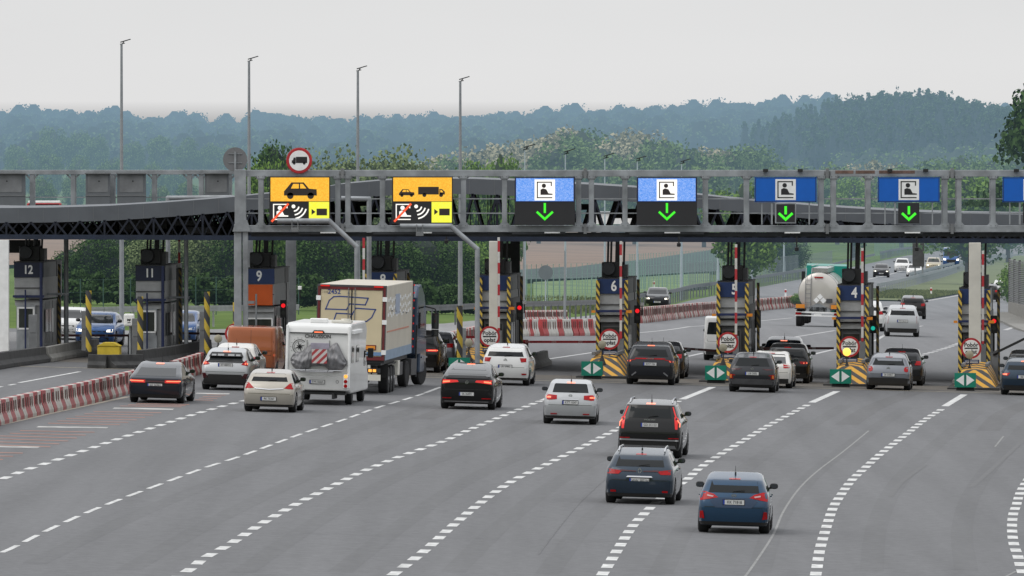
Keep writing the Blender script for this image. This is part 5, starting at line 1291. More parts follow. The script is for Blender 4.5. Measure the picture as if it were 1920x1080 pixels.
g = G(205, 681); bx = thing('grit_bin', 'yellow grit bin with hipped lid on the low dark wall', 'grit bin', (g.x, g.y, g.z + .30), -TH)
MB().box(0, 0, .20, .92, .7, .40).build('bin', m_yel, bx, bevel=.03)
MB().prism([(-.50, .40), (.50, .40), (.20, .56), (-.20, .56)], -.38, .38).build('lid', m_yel, bx, bevel=.02)
g = P(242, 600, 406); wb = thing('camera_box', 'white rounded box with a small crest on a post by booth eleven', 'camera box', g, 0)
MB().box(0, 0, 0, .44, .3, .52).build('casing', m_white, wb, bevel=.07)
flat('crest', [[(-.08, -.05), (-.02, -.02), (.02, -.06), (.08, .0), (.06, .06), (0, .03), (-.07, .06)], rect(-.06, .06, -.12, -.09)], m_ink, wb, -.152)
MB().cyl((.05, .12, -.2), (.05, .12, -2.0), .06).build('post', m_steel, wb)
def mast(pts, Y, label, rad=.09, boxes=None, nm='camera_mast'):
    ws = [P(x, y, Y) for x, y in pts]; base = Vector((ws[-1].x, Y, T(ws[-1].x, Y)))
    r = thing(nm, label, 'mast', base, 0, 'bent pipe masts beside the gantry')
    mb = MB(); ws = ws + [base]
    for a, b in zip(ws, ws[1:]): mb.cyl(a - base, b - base, rad, 14)
    for a in ws[1:-1]: mb.lathe('y', [(-rad, .01), (-rad * .7, rad * .8), (0, rad * 1.02), (rad * .7, rad * .8), (rad, .01)], 14, o=tuple(a - base))
    mb.build('pipe', m_steel, r, smooth=True)
    for x, y in boxes or []:
        q = P(x, y, Y) - base
        MB().box(q.x, -.08, q.z - .2, .30, .22, .16).box(q.x - .12, -.05, q.z, .03, .2, .35).box(q.x + .12, -.05, q.z, .03, .2, .35).build('camera', m_steel_d, r)
mast([(520, 414), (617, 414), (669, 463)], 393.2, 'bent pipe mast reaching under the car pictogram sign', .10, [(553, 421)])
mast([(750, 424), (845, 424), (895, 467)], 393.2, 'bent pipe mast reaching under the lorry pictogram sign', .10, [(787, 429)])
mast([(438, 370), (315, 371)], 434, 'square pipe mast behind the grey canopy edge at left', .10)
mast([(640, 372), (692, 373)], 402, 'square pipe mast between the two orange signs', .10)
mast([(349, 440), (349, 600)], 412, 'plain grey pole right of booth eleven', .09)
mast([(124, 440), (124, 600)], 414, 'plain grey pole right of booth twelve', .10)

# ================================================================ sign gantry
GY = 396.0
def gp(x, y, dy=0): return P(x, y, GY) + Vector((0, dy, 0))
def gantry(name, label, x0, x1, yt, yb_, vert, Y, base_leg=None, chord=.20):
    o = Vector(((x0 - 960) * Y / F, Y, T((x0 - 960) * Y / F, Y)))
    r = thing(name, label, 'sign gantry', o, 0)
    L = lambda x, y, dy=0: P(x, y, Y) + Vector((0, dy, 0)) - o
    for dy, nm in ((0, 'front_chord'), (1.1, 'rear_chord')):
        for yy in (yt, yb_):
            MB().bar(L(x0, yy, dy), L(x1, yy + (0), dy), .22, chord).build(nm, m_steel, r, bevel=.01)
    pm_ = MB()
    for v in vert:
        for dy in (0, 1.1):
            MB().bar(L(v, yt + 3, dy), L(v, yb_ - 3, dy), .2, .16).build('upright', m_steel, r, bevel=.01)
        for sg in (-1, 1):
            pm_.bar(L(v, yt + 16), L(v + sg * 12, yt + 3), .07); pm_.bar(L(v, yb_ - 14), L(v + sg * 10, yb_ - 3), .12)
        pm_.bar(L(v, yt, 0), L(v, yt, 1.1), .1); pm_.bar(L(v, yb_, 0), L(v, yb_, 1.1), .1)
    for yy in (yt + (yb_ - yt) * .46, yt + (yb_ - yt) * .72): pm_.bar(L(x0, yy), L(x1, yy), .04); pm_.bar(L(x0, yy, 1.1), L(x1, yy, 1.1), .04)
    pm_.build('brace', m_steel, r)
    return r, L
VX = [489, 633, 652, 717, 869, 946, 1085, 1109, 1172, 1323, 1400, 1540, 1563, 1628, 1772, 1798, 1862, 2003, 2026]
gr, L = gantry('sign_gantry', 'long grey box gantry carrying the lane signs over the gates', 452, 2060, 325, 429, VX, GY, chord=.26)
leg = MB().bar(L(451, 318), L(451, 430), .46, .46).build('leg', m_steel, gr, bevel=.02)
lb = L(445, 425)
MB().bar(L(446, 420), Vector((L(446, 420).x, 0, T(-11, GY) - T((452 - 960) * GY / F, GY))), .30, .30).bar(L(460, 420), Vector((L(460, 420).x, .2, 0)), .22, .3).build('leg', m_steel, gr, bevel=.02)
MB().prism([(L(436, 430).x, L(436, 434).z), (L(470, 430).x, L(470, 434).z), (L(463, 430).x, L(463, 412).z), (L(443, 430).x, L(443, 412).z)], -.3, .3).build('leg_collar', m_steel, gr)
for xx in (642, 1097, 1551, 1785):
    for yy in (325, 429):
        q = L(xx, yy); MB().box(q.x, -.02, q.z, .12, .34, .40).box(q.x, -.02, q.z, .26, .22, .16).build('splice_plate', m_steel_d, gr)
m_rust = M('rust_stain', (.16, .10, .08), .85, var=.35, scale=4)
for xa, xb in ((1566, 1600), (1604, 1640), (1648, 1715)): MB().bar(L(xa, 322.5, -.116), L(xb, 322.5, -.116), .004, .13).build('rust_stain', m_rust, gr)
rng_b = random.Random(8)
for v in VX:
    for yy in (331, 423):
        q = L(v, yy, -.12); MB().box(q.x, q.y, q.z, .30, .02, .16).build('gusset', m_steel, gr); 
        for sx in (-.09, .09): MB().cyl((q.x + sx, q.y - .01, q.z), (q.x + sx, q.y - .03, q.z), .02, 6).build('bolt', m_steel_d, gr)
# cable tray and small fittings hanging under the gantry
ct = MB()
for a, b in ((560, 640), (700, 860), (960, 1060), (1180, 1320), (1470, 1500), (1700, 1730)): ct.bar(L(a, 437), L(b, 437), .3, .10)
ct.bar(L(470, 440, .5), L(2060, 440, .5), .3, .16)
ct.build('cable_tray', m_dark, gr)
for xx in (620, 800, 1040, 1265, 1490, 1715):
    q = L(xx, 436, -.05); MB().box(q.x - .1, -.2, q.z, .62, .25, .05).build('light_fitting', m_white, gr)
for xx in (1435, 1500, 1668, 1735, 1905):
    q = L(xx, 321, -.25); MB().box(q.x, q.y, q.z + .03, .20, .22, .12).bar((q.x, q.y, q.z), (q.x, 0, q.z - .02), .04).build('floodlight', m_black, gr)
sl, SLn = gantry('sign_gantry', 'grey box gantry seen from behind over the left lanes', -60, 440, 323, 425, [60, 137, 211, 289, 355, 377, -30, 430], 440, chord=.2)
# backs of the panels on it
for i, (a, b, lab) in enumerate(((-30, 47, 'grey sign back at the far left edge'), (160, 206, 'grey sign back left of the centre upright'), (219, 273, 'grey sign back right of the centre upright'), (383, 429, 'narrow grey sign back next to the gantry leg'))):
    p, q = P(a, 325, 439), P(b, 392, 439)
    t = thing('gantry_sign', lab, 'sign', ((p.x + q.x) / 2, 439.4, (p.z + q.z) / 2), 0, 'sign panels seen from the back')
    w, h = q.x - p.x, p.z - q.z
    MB().box(0, 0, 0, w, .25, h).build('casing', m_greyback, t, bevel=.02) if False else MB().box(0, 0, 0, w, .25, h).build('casing', M('sign_back_grey', (.13, .14, .15), .6, .1, var=.08), t, bevel=.02)
    MB().box(0, -.14, h * .5, w + .06, .35, .06).box(0, -.135, -h * .12, w, .04, .04).box(0, -.135, h * .22, w * .82, .01, h * .5).build('seams', m_steel_d, t)
    MB().lathe('y', [(-.15, .01), (-.15, .035), (-.1, .035)], 8, o=(w * .05, 0, h * .28)).build('vent', m_black, t)

# ---------------------------------------------------------------- pictogram panels
m_vorange = led('led_orange', (1.0, .42, .012), 1.0, (1.0, .60, .05)); m_vwhite = led('led_white', (1, .97, .9), 1.15); m_vyel = led('led_yellow', (1, .92, .02), 1.0, (.9, 1, .1))
m_vblue = led('led_blue', (.06, .27, .85), 1.0, (.30, .48, .95)); m_vblack = M('led_black', (.02, .02, .022), .7, var=.05); m_vred = led('led_red', (1.0, .10, .03), 1.1); m_vink = M('led_ink', (.035, .025, .022), .7, var=0)
def panel(px0, px1, py0, py1, label, Y=GY - .55):
    p, q = P(px0, py0, Y), P(px1, py1, Y); w, h = q.x - p.x, p.z - q.z
    t = thing('lane_sign', label, 'lane sign', ((p.x + q.x) / 2, Y, (p.z + q.z) / 2), 0, 'lane signs on the gantry')
    return t, w, h
def car_icon(cx, cz, s):
    body = [(-1.0, -.26), (-1.0, .0), (-.86, .16), (-.55, .54), (.20, .54), (.52, .16), (.98, .12), (1.0, -.26)]
    out = [[(cx + x * s, cz + z * s) for x, z in body]]
    for wx in (-.62, .62): out.append(disc_poly(cx + wx * s, cz - .27 * s, .20 * s, 16))
    win = [[(cx + x * s, cz + z * s) for x, z in p] for p in ([(-.58, .17), (-.44, .45), (-.10, .45), (-.10, .17)], [(-.02, .17), (-.02, .45), (.14, .45), (.36, .17)])]
    return out, win
def booth_icon(cx, cz, s):
    "person behind a booth counter"
    fr = stroke([(cx + .42 * s, cz + .28 * s), (cx + .42 * s, cz + .5 * s), (cx - .48 * s, cz + .5 * s), (cx - .48 * s, cz - .5 * s), (cx + .45 * s, cz - .5 * s)], .07 * s)
    body = [[(cx - .28 * s, cz - .32 * s), (cx - .28 * s, cz + .02 * s), (cx - .12 * s, cz + .10 * s), (cx + .10 * s, cz + .04 * s), (cx + .24 * s, cz - .22 * s), (cx + .50 * s, cz - .24 * s), (cx + .50 * s, cz - .32 * s)]]
    return fr + body + [disc_poly(cx - .06 * s, cz + .27 * s, .14 * s, 18)]
def vms_yellow(px0, px1, label, lorry_icon):
    t, w, h = panel(px0, px1, 331, 420, label)
    MB().box(0, .18, 0, w, .36, h).build('casing', m_vblack, t, bevel=.01)
    z1, zs, z0 = h / 2 - .04, -.04, -h / 2 + .06; xl, xr = -w / 2 + .05, w / 2 - .04
    MB().box((xl + xr) / 2, -.008, (z1 + zs) / 2, xr - xl, .012, z1 - zs).build('orange_field', m_vorange, t)
    xs = xl + (xr - xl) * .655
    MB().box((xs + xr) / 2, -.008, (zs + z0) / 2 - .01, xr - xs, .012, zs - z0 - .02).build('yellow_field', m_vyel, t)
    if not lorry_icon:
        b, wn = car_icon(0.0 + .03, .36, .66); flat('car_pictogram', b, m_vink, t, -.016); flat('car_window', wn, m_vorange, t, -.021)
    else:
        b, wn = car_icon(-.63, .28, .31); flat('car_pictogram', b, m_vink, t, -.016); flat('car_window', wn, m_vorange, t, -.021)
        cx, cz = .33, .36
        flat('lorry_pictogram', [rect(cx - .50, cx + .33, cz - .13, cz + .18), [(cx + .35, cz - .13), (cx + .35, cz + .09), (cx + .46, cz + .09), (cx + .57, cz - .02), (cx + .57, cz - .13)], disc_poly(cx - .25, cz - .15, .08, 14), disc_poly(cx + .42, cz - .15, .08, 14)], m_vink, t, -.016)
        flat('lorry_window', [[(cx + .39, cz - .04), (cx + .39, cz + .05), (cx + .44, cz + .05), (cx + .51, cz - .04)]], m_vorange, t, -.021)
    zc = (zs + z0) / 2
    flat('booth_pictogram', booth_icon(-.76, zc, .60), m_vwhite, t, -.012)
    flat('red_slash', stroke([(-1.10, zc - .36), (-.48, zc + .30)], .085), m_vred, t, -.018)
    wv = [disc_poly(-.25, zc + .22, .075, 16)]
    for rr in (.22, .37, .52):
        wv += stroke([(-.25 + rr * math.cos(a), zc + .25 + rr * math.sin(a)) for a in [R(-78 + 12 * k) for k in range(6)]], .055)
    flat('signal_waves', wv, m_vwhite, t, -.012)
    xc = (xs + xr) / 2
    flat('camera_pictogram', [rect(xc - .10, xc + .32, zc - .14, zc + .13), [(xc - .14, zc), (xc - .30, zc - .12), (xc - .30, zc + .12)]], m_vink, t, -.016)
vms_yellow(505, 619, 'orange lane sign with a large car pictogram', False)
vms_yellow(735, 849, 'orange lane sign with a small car and a lorry pictogram', True)
def down_arrow(cx, cz, s, w): return stroke([(cx, cz + s * .9), (cx, cz - s * .35)], w) + stroke([(cx - s * .85, cz + .0 * s), (cx, cz - s * .9), (cx + s * .85, cz + 0 * s)], w)
def arrow(cx, cz, s, w, gapz=.12):
    return [rect(cx - w / 2, cx + w / 2, cz - s * .10, cz + s)] + stroke([(cx - s * .80, cz - s * .05), (cx, cz - s * .78), (cx + s * .80, cz - s * .05)], w)
for px0, px1, lab in ((965, 1078, 'glowing blue lane sign right of the lorry sign, with green arrow'), (1194, 1307, 'glowing blue lane sign between two gantry joints, second with green arrow')):
    t, w, h = panel(px0, px1, 332, 422, lab)
    MB().box(0, .18, 0, w, .36, h).build('casing', m_vblack, t, bevel=.01)
    z1, zs = h / 2 - .05, 0.0
    MB().box(0, -.008, (z1 + zs) / 2, w - .12, .012, z1 - zs).build('blue_field', m_vblue, t)
    MB().box(0, -.006, (z1 + zs) / 2, w - .06, .010, z1 - zs + .06).build('blue_border', M('led_border', (.01, .03, .16), .6, var=0), t)
    MB().box(0, -.016, (z1 + zs) / 2 - .01, .82, .010, .84).build('white_field', m_vwhite, t)
    flat('booth_pictogram', booth_icon(0, (z1 + zs) / 2 - .01, .62), m_vink, t, -.022)
    flat('green_arrow', arrow(0, -.44, .36, .09), m_ltgreen, t, -.004)
for px0, px1, lab, k in ((1415, 1531, 'flat blue lane sign over booth five lane with grey framed arrow box', 0), (1646, 1762, 'flat blue lane sign over booth four lane with black arrow box', 1), (1880, 1996, 'flat blue lane sign cut by the right edge', 2)):
    t, w, h = panel(px0, px1, 332, 379, lab, GY - .35)
    MB().box(0, .03, 0, w, .05, h).build('blue_board', m_blue, t)
    flat('border', stroke([(-w / 2 + .03, -h / 2 + .03), (w / 2 - .03, -h / 2 + .03), (w / 2 - .03, h / 2 - .03), (-w / 2 + .03, h / 2 - .03), (-w / 2 + .03, -h / 2 + .03)], .03), m_navyp, t, .003)
    MB().box(0, .0, 0, .82, .012, .84).build('white_field', m_white, t)
    flat('booth_pictogram', booth_icon(0, 0, .64), m_ink, t, -.008)
    MB().bar((-.95, .1, -h / 2), (-.95, .1, -h / 2 - .9), .05).bar((-.55, .1, -h / 2), (-.55, .1, -h / 2 - .9), .07).bar((.95, .1, -h / 2), (.95, .1, -h / 2 - .9), .05).build('hanger', m_steel, t)
    zc = -h / 2 - .44
    MB().box(0, .1, zc, .84, .3, .82).build('arrow_box', m_steel if k == 0 else m_vblack, t)
    MB().box(0, -.056, zc, .74, .012, .72).build('arrow_face', m_vblack, t)
    flat('green_arrow', arrow(0, zc - .02, .30, .10), m_ltgreen, t, -.066)
# round no-lorries sign and the back of a round sign on top
p = P(561, 301, GY - .3); t = thing('no_lorries_sign', 'round red-rimmed sign with a black lorry above the gantry', 'road sign', p, 0)
MB().lathe('y', [(0, .01), (0, .49), (.01, .52), (.04, .52), (.04, .01)], 44).build('red_rim', m_red, t)
MB().lathe('y', [(-.008, .01), (-.008, .405), (0, .405)], 44).build('white_face', m_white, t)
flat('lorry_pictogram', [rect(-.13, .32, -.10, .15), [(-.30, -.10), (-.30, 0), (-.25, .02), (-.22, .12), (-.14, .12), (-.14, -.10)], disc_poly(-.20, -.11, .055, 12), disc_poly(.20, -.11, .055, 12)], m_ink, t, -.010)
MB().bar((0, .08, -.6), (0, .08, .3), .06).build('post', m_steel, t)
p = P(441, 299, 438); t = thing('round_sign', 'back of a round grey sign above the tall gantry leg', 'road sign', p, 0)
MB().lathe('y', [(0, .01), (0, .54), (.03, .54), (.03, .01)], 40).build('disc', M('sign_back', (.17, .17, .175), .6, var=.06), t)
MB().bar((0, -.04, -.8), (0, -.04, .35), .09).bar((-.3, -.02, .25), (.3, -.02, .25), .03).bar((-.3, -.02, -.15), (.3, -.02, -.15), .03).build('post', m_steel, t)

# ================================================================ toll canopy
CY = 409.2
cn = thing('toll_canopy', 'canopy roof with curved grey edge and dark blue trusses over the gates', 'canopy', (0, CY, 0), 0)
def cl(x, y, dy=0): q = P(x, y, CY); return Vector((q.x, dy, q.z))
edge = [(-80, 388, 417), (0, 390, 418), (100, 389, 417), (200, 386, 414), (300, 380, 408), (380, 374, 402), (440, 369, 397), (520, 361, 390), (600, 352, 381), (640, 345, 375), (720, 338, 367), (800, 335, 363), (880, 335, 364), (960, 338, 367), (1040, 343, 371), (1110, 346, 375), (1200, 352, 379), (1300, 364, 389), (1400, 375, 399), (1547, 387, 413), (1640, 393, 419), (1740, 398, 424), (1840, 401, 427), (1990, 403, 429)]
def cedge(x, i):
    for a, b in zip(edge, edge[1:]):
        if a[0] <= x <= b[0]: return lerp(a[i], b[i], (x - a[0]) / (b[0] - a[0]))
xs = [-80 + 18 * k for k in range(115)]
vs = []
for x in xs:
    a, b = cl(x, cedge(x, 1)), cl(x, cedge(x, 2))
    dep = 18 - 3 * math.cos((x - 100) / 330)
    vs += [tuple(a), tuple(b), (b.x, dep, b.z), (a.x, dep, a.z)]
fs = []
for i in range(len(xs) - 1):
    for j in range(4): fs.append((4 * i + j, 4 * i + (j + 1) % 4, 4 * i + 4 + (j + 1) % 4, 4 * i + 4 + j))
fm = MB().add(vs, fs); fm.mat(1)
for x in range(-60, 1990, 47):
    a, b = cl(x, cedge(x, 1) + 1), cl(x, cedge(x, 2) - 1); fm.bar(a + Vector((0, -.004, 0)), b + Vector((0, -.004, 0)), .012)
fm.build('edge_fascia', [M('canopy_fascia', (.115, .125, .14), .5, .3, var=.12, scale=.8), m_steel_d], cn, smooth=True)
yb = lambda x: 443 + (x / 1920) * 8
for dy in (0, 5, 10, 15):
    bm_ = MB(); bm_.bar(cl(-80, yb(-80) + 1, dy), cl(1990, yb(1990) + 1, dy), .2, .20)
    bm_.build('lower_chord', m_navy, cn)
    tr = MB(); st = 46; x = -80; k = 0
    while x < 1980:
        g_ = lambda q: cl(q, cedge(min(1985, q), 2) - 1, dy)
        w_ = .085 if dy == 0 else .12
        tr.bar(g_(x), cl(x + st / 2, yb(x), dy), w_); tr.bar(cl(x + st / 2, yb(x), dy), g_(x + st), w_)
        if x < 460 or x > 1450: tr.bar(g_(x + st / 2) + Vector((0, .2, 0)), cl(x, yb(x), dy + .2), w_ * .7); tr.bar(cl(x + st, yb(x), dy + .2), g_(x + st / 2) + Vector((0, .2, 0)), w_ * .7)
        if k % 2 == 0: tr.bar(g_(x), cl(x, yb(x), dy), .08)
        x += st; k += 1
    tr.build('truss_web', M('truss_navy', (.007, .010, .021), .5, .1, var=.2) if dy == 0 else m_black, cn)
# dark machinery hung in the trusses
rnd = random.Random(3)
for k in range(98):
    x = rnd.uniform(-60, 1990); y1 = cedge(min(1980, max(-70, x)), 2)
    if 870 < x < 1400 and rnd.random() < .75: continue
    z_t = cl(x, rnd.uniform(y1, yb(x) - 6)); w = rnd.uniform(.3, 1.5); h = rnd.uniform(.15, .55)
    MB().box(z_t.x, rnd.uniform(1, 13), z_t.z, w, .5, h).build('service_box', m_black, cn)
for xx in (-40, 480, 1500):
    MB().bar(cl(xx, yb(xx) - 12, 6), cl(min(1990, xx + 470), yb(xx) - 11, 6), .5, .45).build('duct', m_black, cn)
for k in range(60):
    x = rnd.uniform(300, 420) if k < 25 else rnd.choice((rnd.uniform(1210, 1240), rnd.uniform(880, 980), rnd.uniform(1370, 1480), rnd.uniform(1880, 1980)))
    MB().bar(cl(x, cedge(x, 2), 3), cl(x + rnd.uniform(-3, 3), yb(x), 3), .035).build('cable', m_black, cn)
MB().bar(cl(-80, yb(0) - 2, 8), cl(870, yb(870) - 2, 8), 9, .06).bar(cl(1400, yb(1400) - 3, 8), cl(1990, yb(1990) - 3, 8), 9, .06).build('soffit', m_black, cn)
# columns down to the islands
def column(x0, x1, ytop, Y, mat, label, box=None, name='column'):
    a, b = P(x0, ytop, Y), P(x1, ytop, Y); X = (a.x + b.x) / 2; gz = T(X, Y)
    o = MB().box(0, 0, (a.z - gz) / 2, b.x - a.x, .36, a.z - gz).box(0, 0, .25, b.x - a.x + .1, .46, .5).build(name, mat, bevel=.02); o.location = (X, Y, gz)
    tag(o, label, 'column', 'columns carrying the canopy', kind='thing')
column(917, 933, 452, 406.5, m_cream, 'white column covering booth seven'); column(1817, 1839, 455, 407, m_cream, 'cream column covering booth three')
column(536, 555, 446, 430, m_steel, 'wide grey column behind booth nine'); column(957, 975, 452, 430, m_greyd, 'dark column right of the white column')
column(465, 474, 446, 430, m_steel, 'slim grey column left of booth nine')
o = MB().box(0, 0, 0, .9, .6, 4.9).build('wall_block', m_white); p = P(-4, 560, 406); o.location = (p.x, 406, T(p.x, 406) + 2.45); tag(o, 'plain white wall at the far left edge', 'wall')
p = P(947, 470, 419); o = MB().box(0, 0, 0, .75, .5, .62).build('equipment_box', m_greyd); o.location = p; tag(o, 'dark grey box between the white and dark columns', 'equipment box')
p = P(45, 462, 420); o = MB().box(0, 0, 0, 1.4, .5, .55).build('equipment_box', m_black); o.location = p; tag(o, 'black box hanging above booth twelve', 'equipment box')
# ================================================================ water-filled barriers
def barrier_mesh(mat, nm):
    mb = MB()
    prof = [(-.24, 0), (.24, 0), (.24, .12), (.13, .40), (.10, .78), (-.10, .78), (-.13, .40), (-.24, .12)]
    k = len(prof); L = .96
    vs = [(x, -L / 2, z) for x, z in prof] + [(x, L / 2, z) for x, z in prof]
    mb.add(vs, [tuple(range(k)), tuple(range(2 * k - 1, k - 1, -1))] + [(i, i + k, (i + 1) % k + k, (i + 1) % k) for i in range(k)])
    for y in (-.22, .12):
        for sg in (-1, 1): mb.mat(1).bar((sg * .155, y, .30), (sg * .125, y, .68), .02, .09)
    mb.mat(0).box(0, L / 2, .4, .12, .06, .5)
    o = mb.build(nm, [mat, m_shade], bevel=.03); me = o.data; bv = o
    return o
m_shade = M('barrier_recess_shade', (.16, .09, .08), .7, var=.2)  # dark tone of the surface bars, painting the shade of moulded recesses
m_bred = M('barrier_red', (.30, .035, .04), .55, var=.22, scale=3, dirt=.35); m_bwhite = M('barrier_white', (.50, .47, .43), .6, var=.2, scale=3, dirt=.55)
m_bred2 = M('barrier_bright_red', (.42, .04, .045), .55, var=.15, scale=3, dirt=.3); m_bwhite2 = M('barrier_clean_white', (.58, .56, .52), .55, var=.15, scale=3, dirt=.4)
protos = {}
def barrier_row(pix, group, labr, labw, red=m_bred, white=m_bwhite, step=1.0, start=0, pattern='RW', h=1.0):
    pts = resample([G(*p) for p in pix], .25); ds = [0]
    for a, b in zip(pts, pts[1:]): ds.append(ds[-1] + (b - a).length)
    s = step / 2; i = 0; j = 0
    while s < ds[-1]:
        while ds[j + 1] < s: j += 1
        p = pts[j]; d = (pts[j + 1] - pts[j]).normalized(); c = pattern[i % len(pattern)]
        key = (c, red.name, white.name)
        if key not in protos: protos[key] = barrier_mesh(red if c == 'R' else white, 'road_barrier'); o = protos[key]
        else: o = protos[key].copy(); C.objects.link(o)
        o.location = (p.x, p.y, T(p.x, p.y)); o.rotation_euler = (0, .027, -math.atan2(d.x, d.y) + R(random.uniform(-2.5, 2.5))); o.scale = (1, step / 1.0, h)
        o['label'] = labr if c == 'R' else labw; o['category'] = 'road barrier'; o['group'] = group + (' red' if c == 'R' else ' white'); o['kind'] = 'thing'
        s += step; i += 1
barrier_row([(-60, 812), (0, 794), (60, 779), (120, 766), (180, 752), (245, 735), (300, 722), (378, 697)], 'barriers along the left lane', 'red plastic barrier in the row along the left lane', 'dirty white plastic barrier in the row along the left lane', step=1.25)
barrier_row([(795, 665), (840, 655), (900, 640)], 'barriers behind lane seven', 'red plastic barrier in the short row behind the black sport utility car', 'white plastic barrier in the short row behind the black sport utility car')
barrier_row([(975, 630), (1010, 630), (1120, 629)], 'barriers between booths seven and six', 'bright red plastic barrier standing between booths seven and six', 'clean white plastic barrier standing between booths seven and six', m_bred2, m_bwhite2, 0.55, pattern='WRWRWWRWWRR', h=1.05)
barrier_row([(975, 605), (1060, 603)], 'barriers behind the row between booths seven and six', 'red plastic barrier in the farther low row between booths seven and six', 'white plastic barrier in the farther low row between booths seven and six', m_bred2, m_bwhite2, .35, pattern='WRWRW', h=.8)
barrier_row([(1196, 606), (1250, 600), (1300, 594), (1345, 590), (1420, 583), (1470, 578), (1520, 570)], 'barriers along the opposite carriageway', 'red plastic barrier in the long row behind booths six and five', 'white plastic barrier in the long row behind booths six and five', h=1.1, step=1.3)

# ================================================================ guard rails, fences, posts
def guardrail(pix, label, h=.75, sp=4, mat=m_steel_d, smooth=True):
    pts = resample([G(*p) for p in pix], 2); o0 = pts[0]
    r = thing('guard_rail', label, 'guard rail', (o0.x, o0.y, T(o0.x, o0.y)), 0, 'steel guard rails along the carriageways'); base = Vector(r.location)
    mb = MB(); pm_ = {}; acc = 0
    V = [Vector((p.x, p.y, T(p.x, p.y))) - base for p in pts]
    for i in range(len(V) - 1):
        for z in (h, h - .17): mb.bar(V[i] + Vector((0, 0, z)), V[i + 1] + Vector((0, 0, z)), .06, .12)
        mb.bar(V[i] + Vector((0, 0, h - .085)), V[i + 1] + Vector((0, 0, h - .085)), .03, .16)
        acc += (V[i + 1] - V[i]).length
        if acc > sp: 
            acc = 0
            if acc == 0 and len(r.children) < 95:
                if not pm_.get('o'): pm_['o'] = MB().box(0, 0, h / 2 - .1, .10, .14, h - .1).build('post', mat, r).data; r.children[0].location = V[i]
                else: q = link('post', pm_['o'], r); q.location = V[i]
    mb.build('rail', mat, r)
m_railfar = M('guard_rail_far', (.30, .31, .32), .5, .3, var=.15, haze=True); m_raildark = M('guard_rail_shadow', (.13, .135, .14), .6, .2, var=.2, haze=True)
guardrail([(95, 618), (250, 613), (400, 611), (560, 608)], 'guard rail on the grass behind booths eleven and nine', h=.95, mat=m_railfar)
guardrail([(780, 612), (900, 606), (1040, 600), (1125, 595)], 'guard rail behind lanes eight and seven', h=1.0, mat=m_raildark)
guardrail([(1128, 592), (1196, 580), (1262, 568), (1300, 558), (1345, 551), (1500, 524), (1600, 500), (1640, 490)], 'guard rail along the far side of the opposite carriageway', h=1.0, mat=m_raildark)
guardrail([(1645, 554), (1700, 541), (1760, 524), (1810, 508), (1860, 498), (1960, 480)], 'guard rail at the lower edge of the grass median', h=1.0, mat=m_railfar)
guardrail([(1706, 528), (1760, 513), (1830, 498), (1900, 484)], 'guard rail at the upper edge of the grass median', h=.9, mat=m_railfar)
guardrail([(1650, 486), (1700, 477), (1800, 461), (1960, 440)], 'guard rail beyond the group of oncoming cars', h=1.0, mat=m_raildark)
m_fence = M('fence_green', (.22, .33, .29), .6, .1, var=.1, haze=True); m_fencey = M('fence_grey', (.20, .22, .23), .6, .1, var=.1, haze=True)
def fence(pix, h, label, mat=m_fence, sp=3.0, fine=2.0, name='mesh_fence'):
    pts = resample([G(*p) for p in pix], sp); o0 = pts[0]
    r = thing(name, label, 'fence', (o0.x, o0.y, T(o0.x, o0.y)), 0, 'wire fences beyond the plaza'); base = Vector(r.location)
    V = [Vector((p.x, p.y, T(p.x, p.y))) - base for p in pts]; up = Vector((0, 0, 1))
    w = MB(); pd = MB().bar((0, 0, 0), (0, 0, h), .05).build('post', mat, r); pd.location = V[0]; n_p = 1
    for i, v in enumerate(V):
        if i and n_p < 98: q = link('post', pd.data, r); q.location = v; n_p += 1
        if i < len(V) - 1:
            n = V[i + 1]
            for z in (.1, h * .33, h * .66, h - .05): w.bar(v + up * z, n + up * z, .012)
            k = max(1, int((n - v).length / fine))
            for j in range(1, k): q = v.lerp(n, j / k); w.bar(q + up * .05, q + up * (h - .05), .008)
    w.build('wire_mesh', mat, r)
fence([(965, 575), (1120, 568), (1290, 556)], 2.0, 'green wire fence behind booths seven and six')
fence([(975, 560), (1110, 553), (1210, 545)], 2.6, 'taller pale green fence in front of the ploughed field')
fence([(1180, 548), (1330, 530), (1480, 505)], 3.2, 'tall fence in front of the trees above booth five', sp=4)
fence([(1290, 545), (1420, 532), (1560, 508), (1640, 488)], 2.4, 'grey fence along the verge behind booth five', m_fencey, fine=1.2)
fence([(1640, 480), (1760, 462), (1900, 445)], 2.6, 'fence beyond the oncoming cars', sp=4)
fence([(120, 598), (300, 594), (560, 590)], 2.0, 'green fence at the foot of the dark trees on the left', mat=M('fence_dark', (.04, .09, .08), .6, var=.1, haze=True))
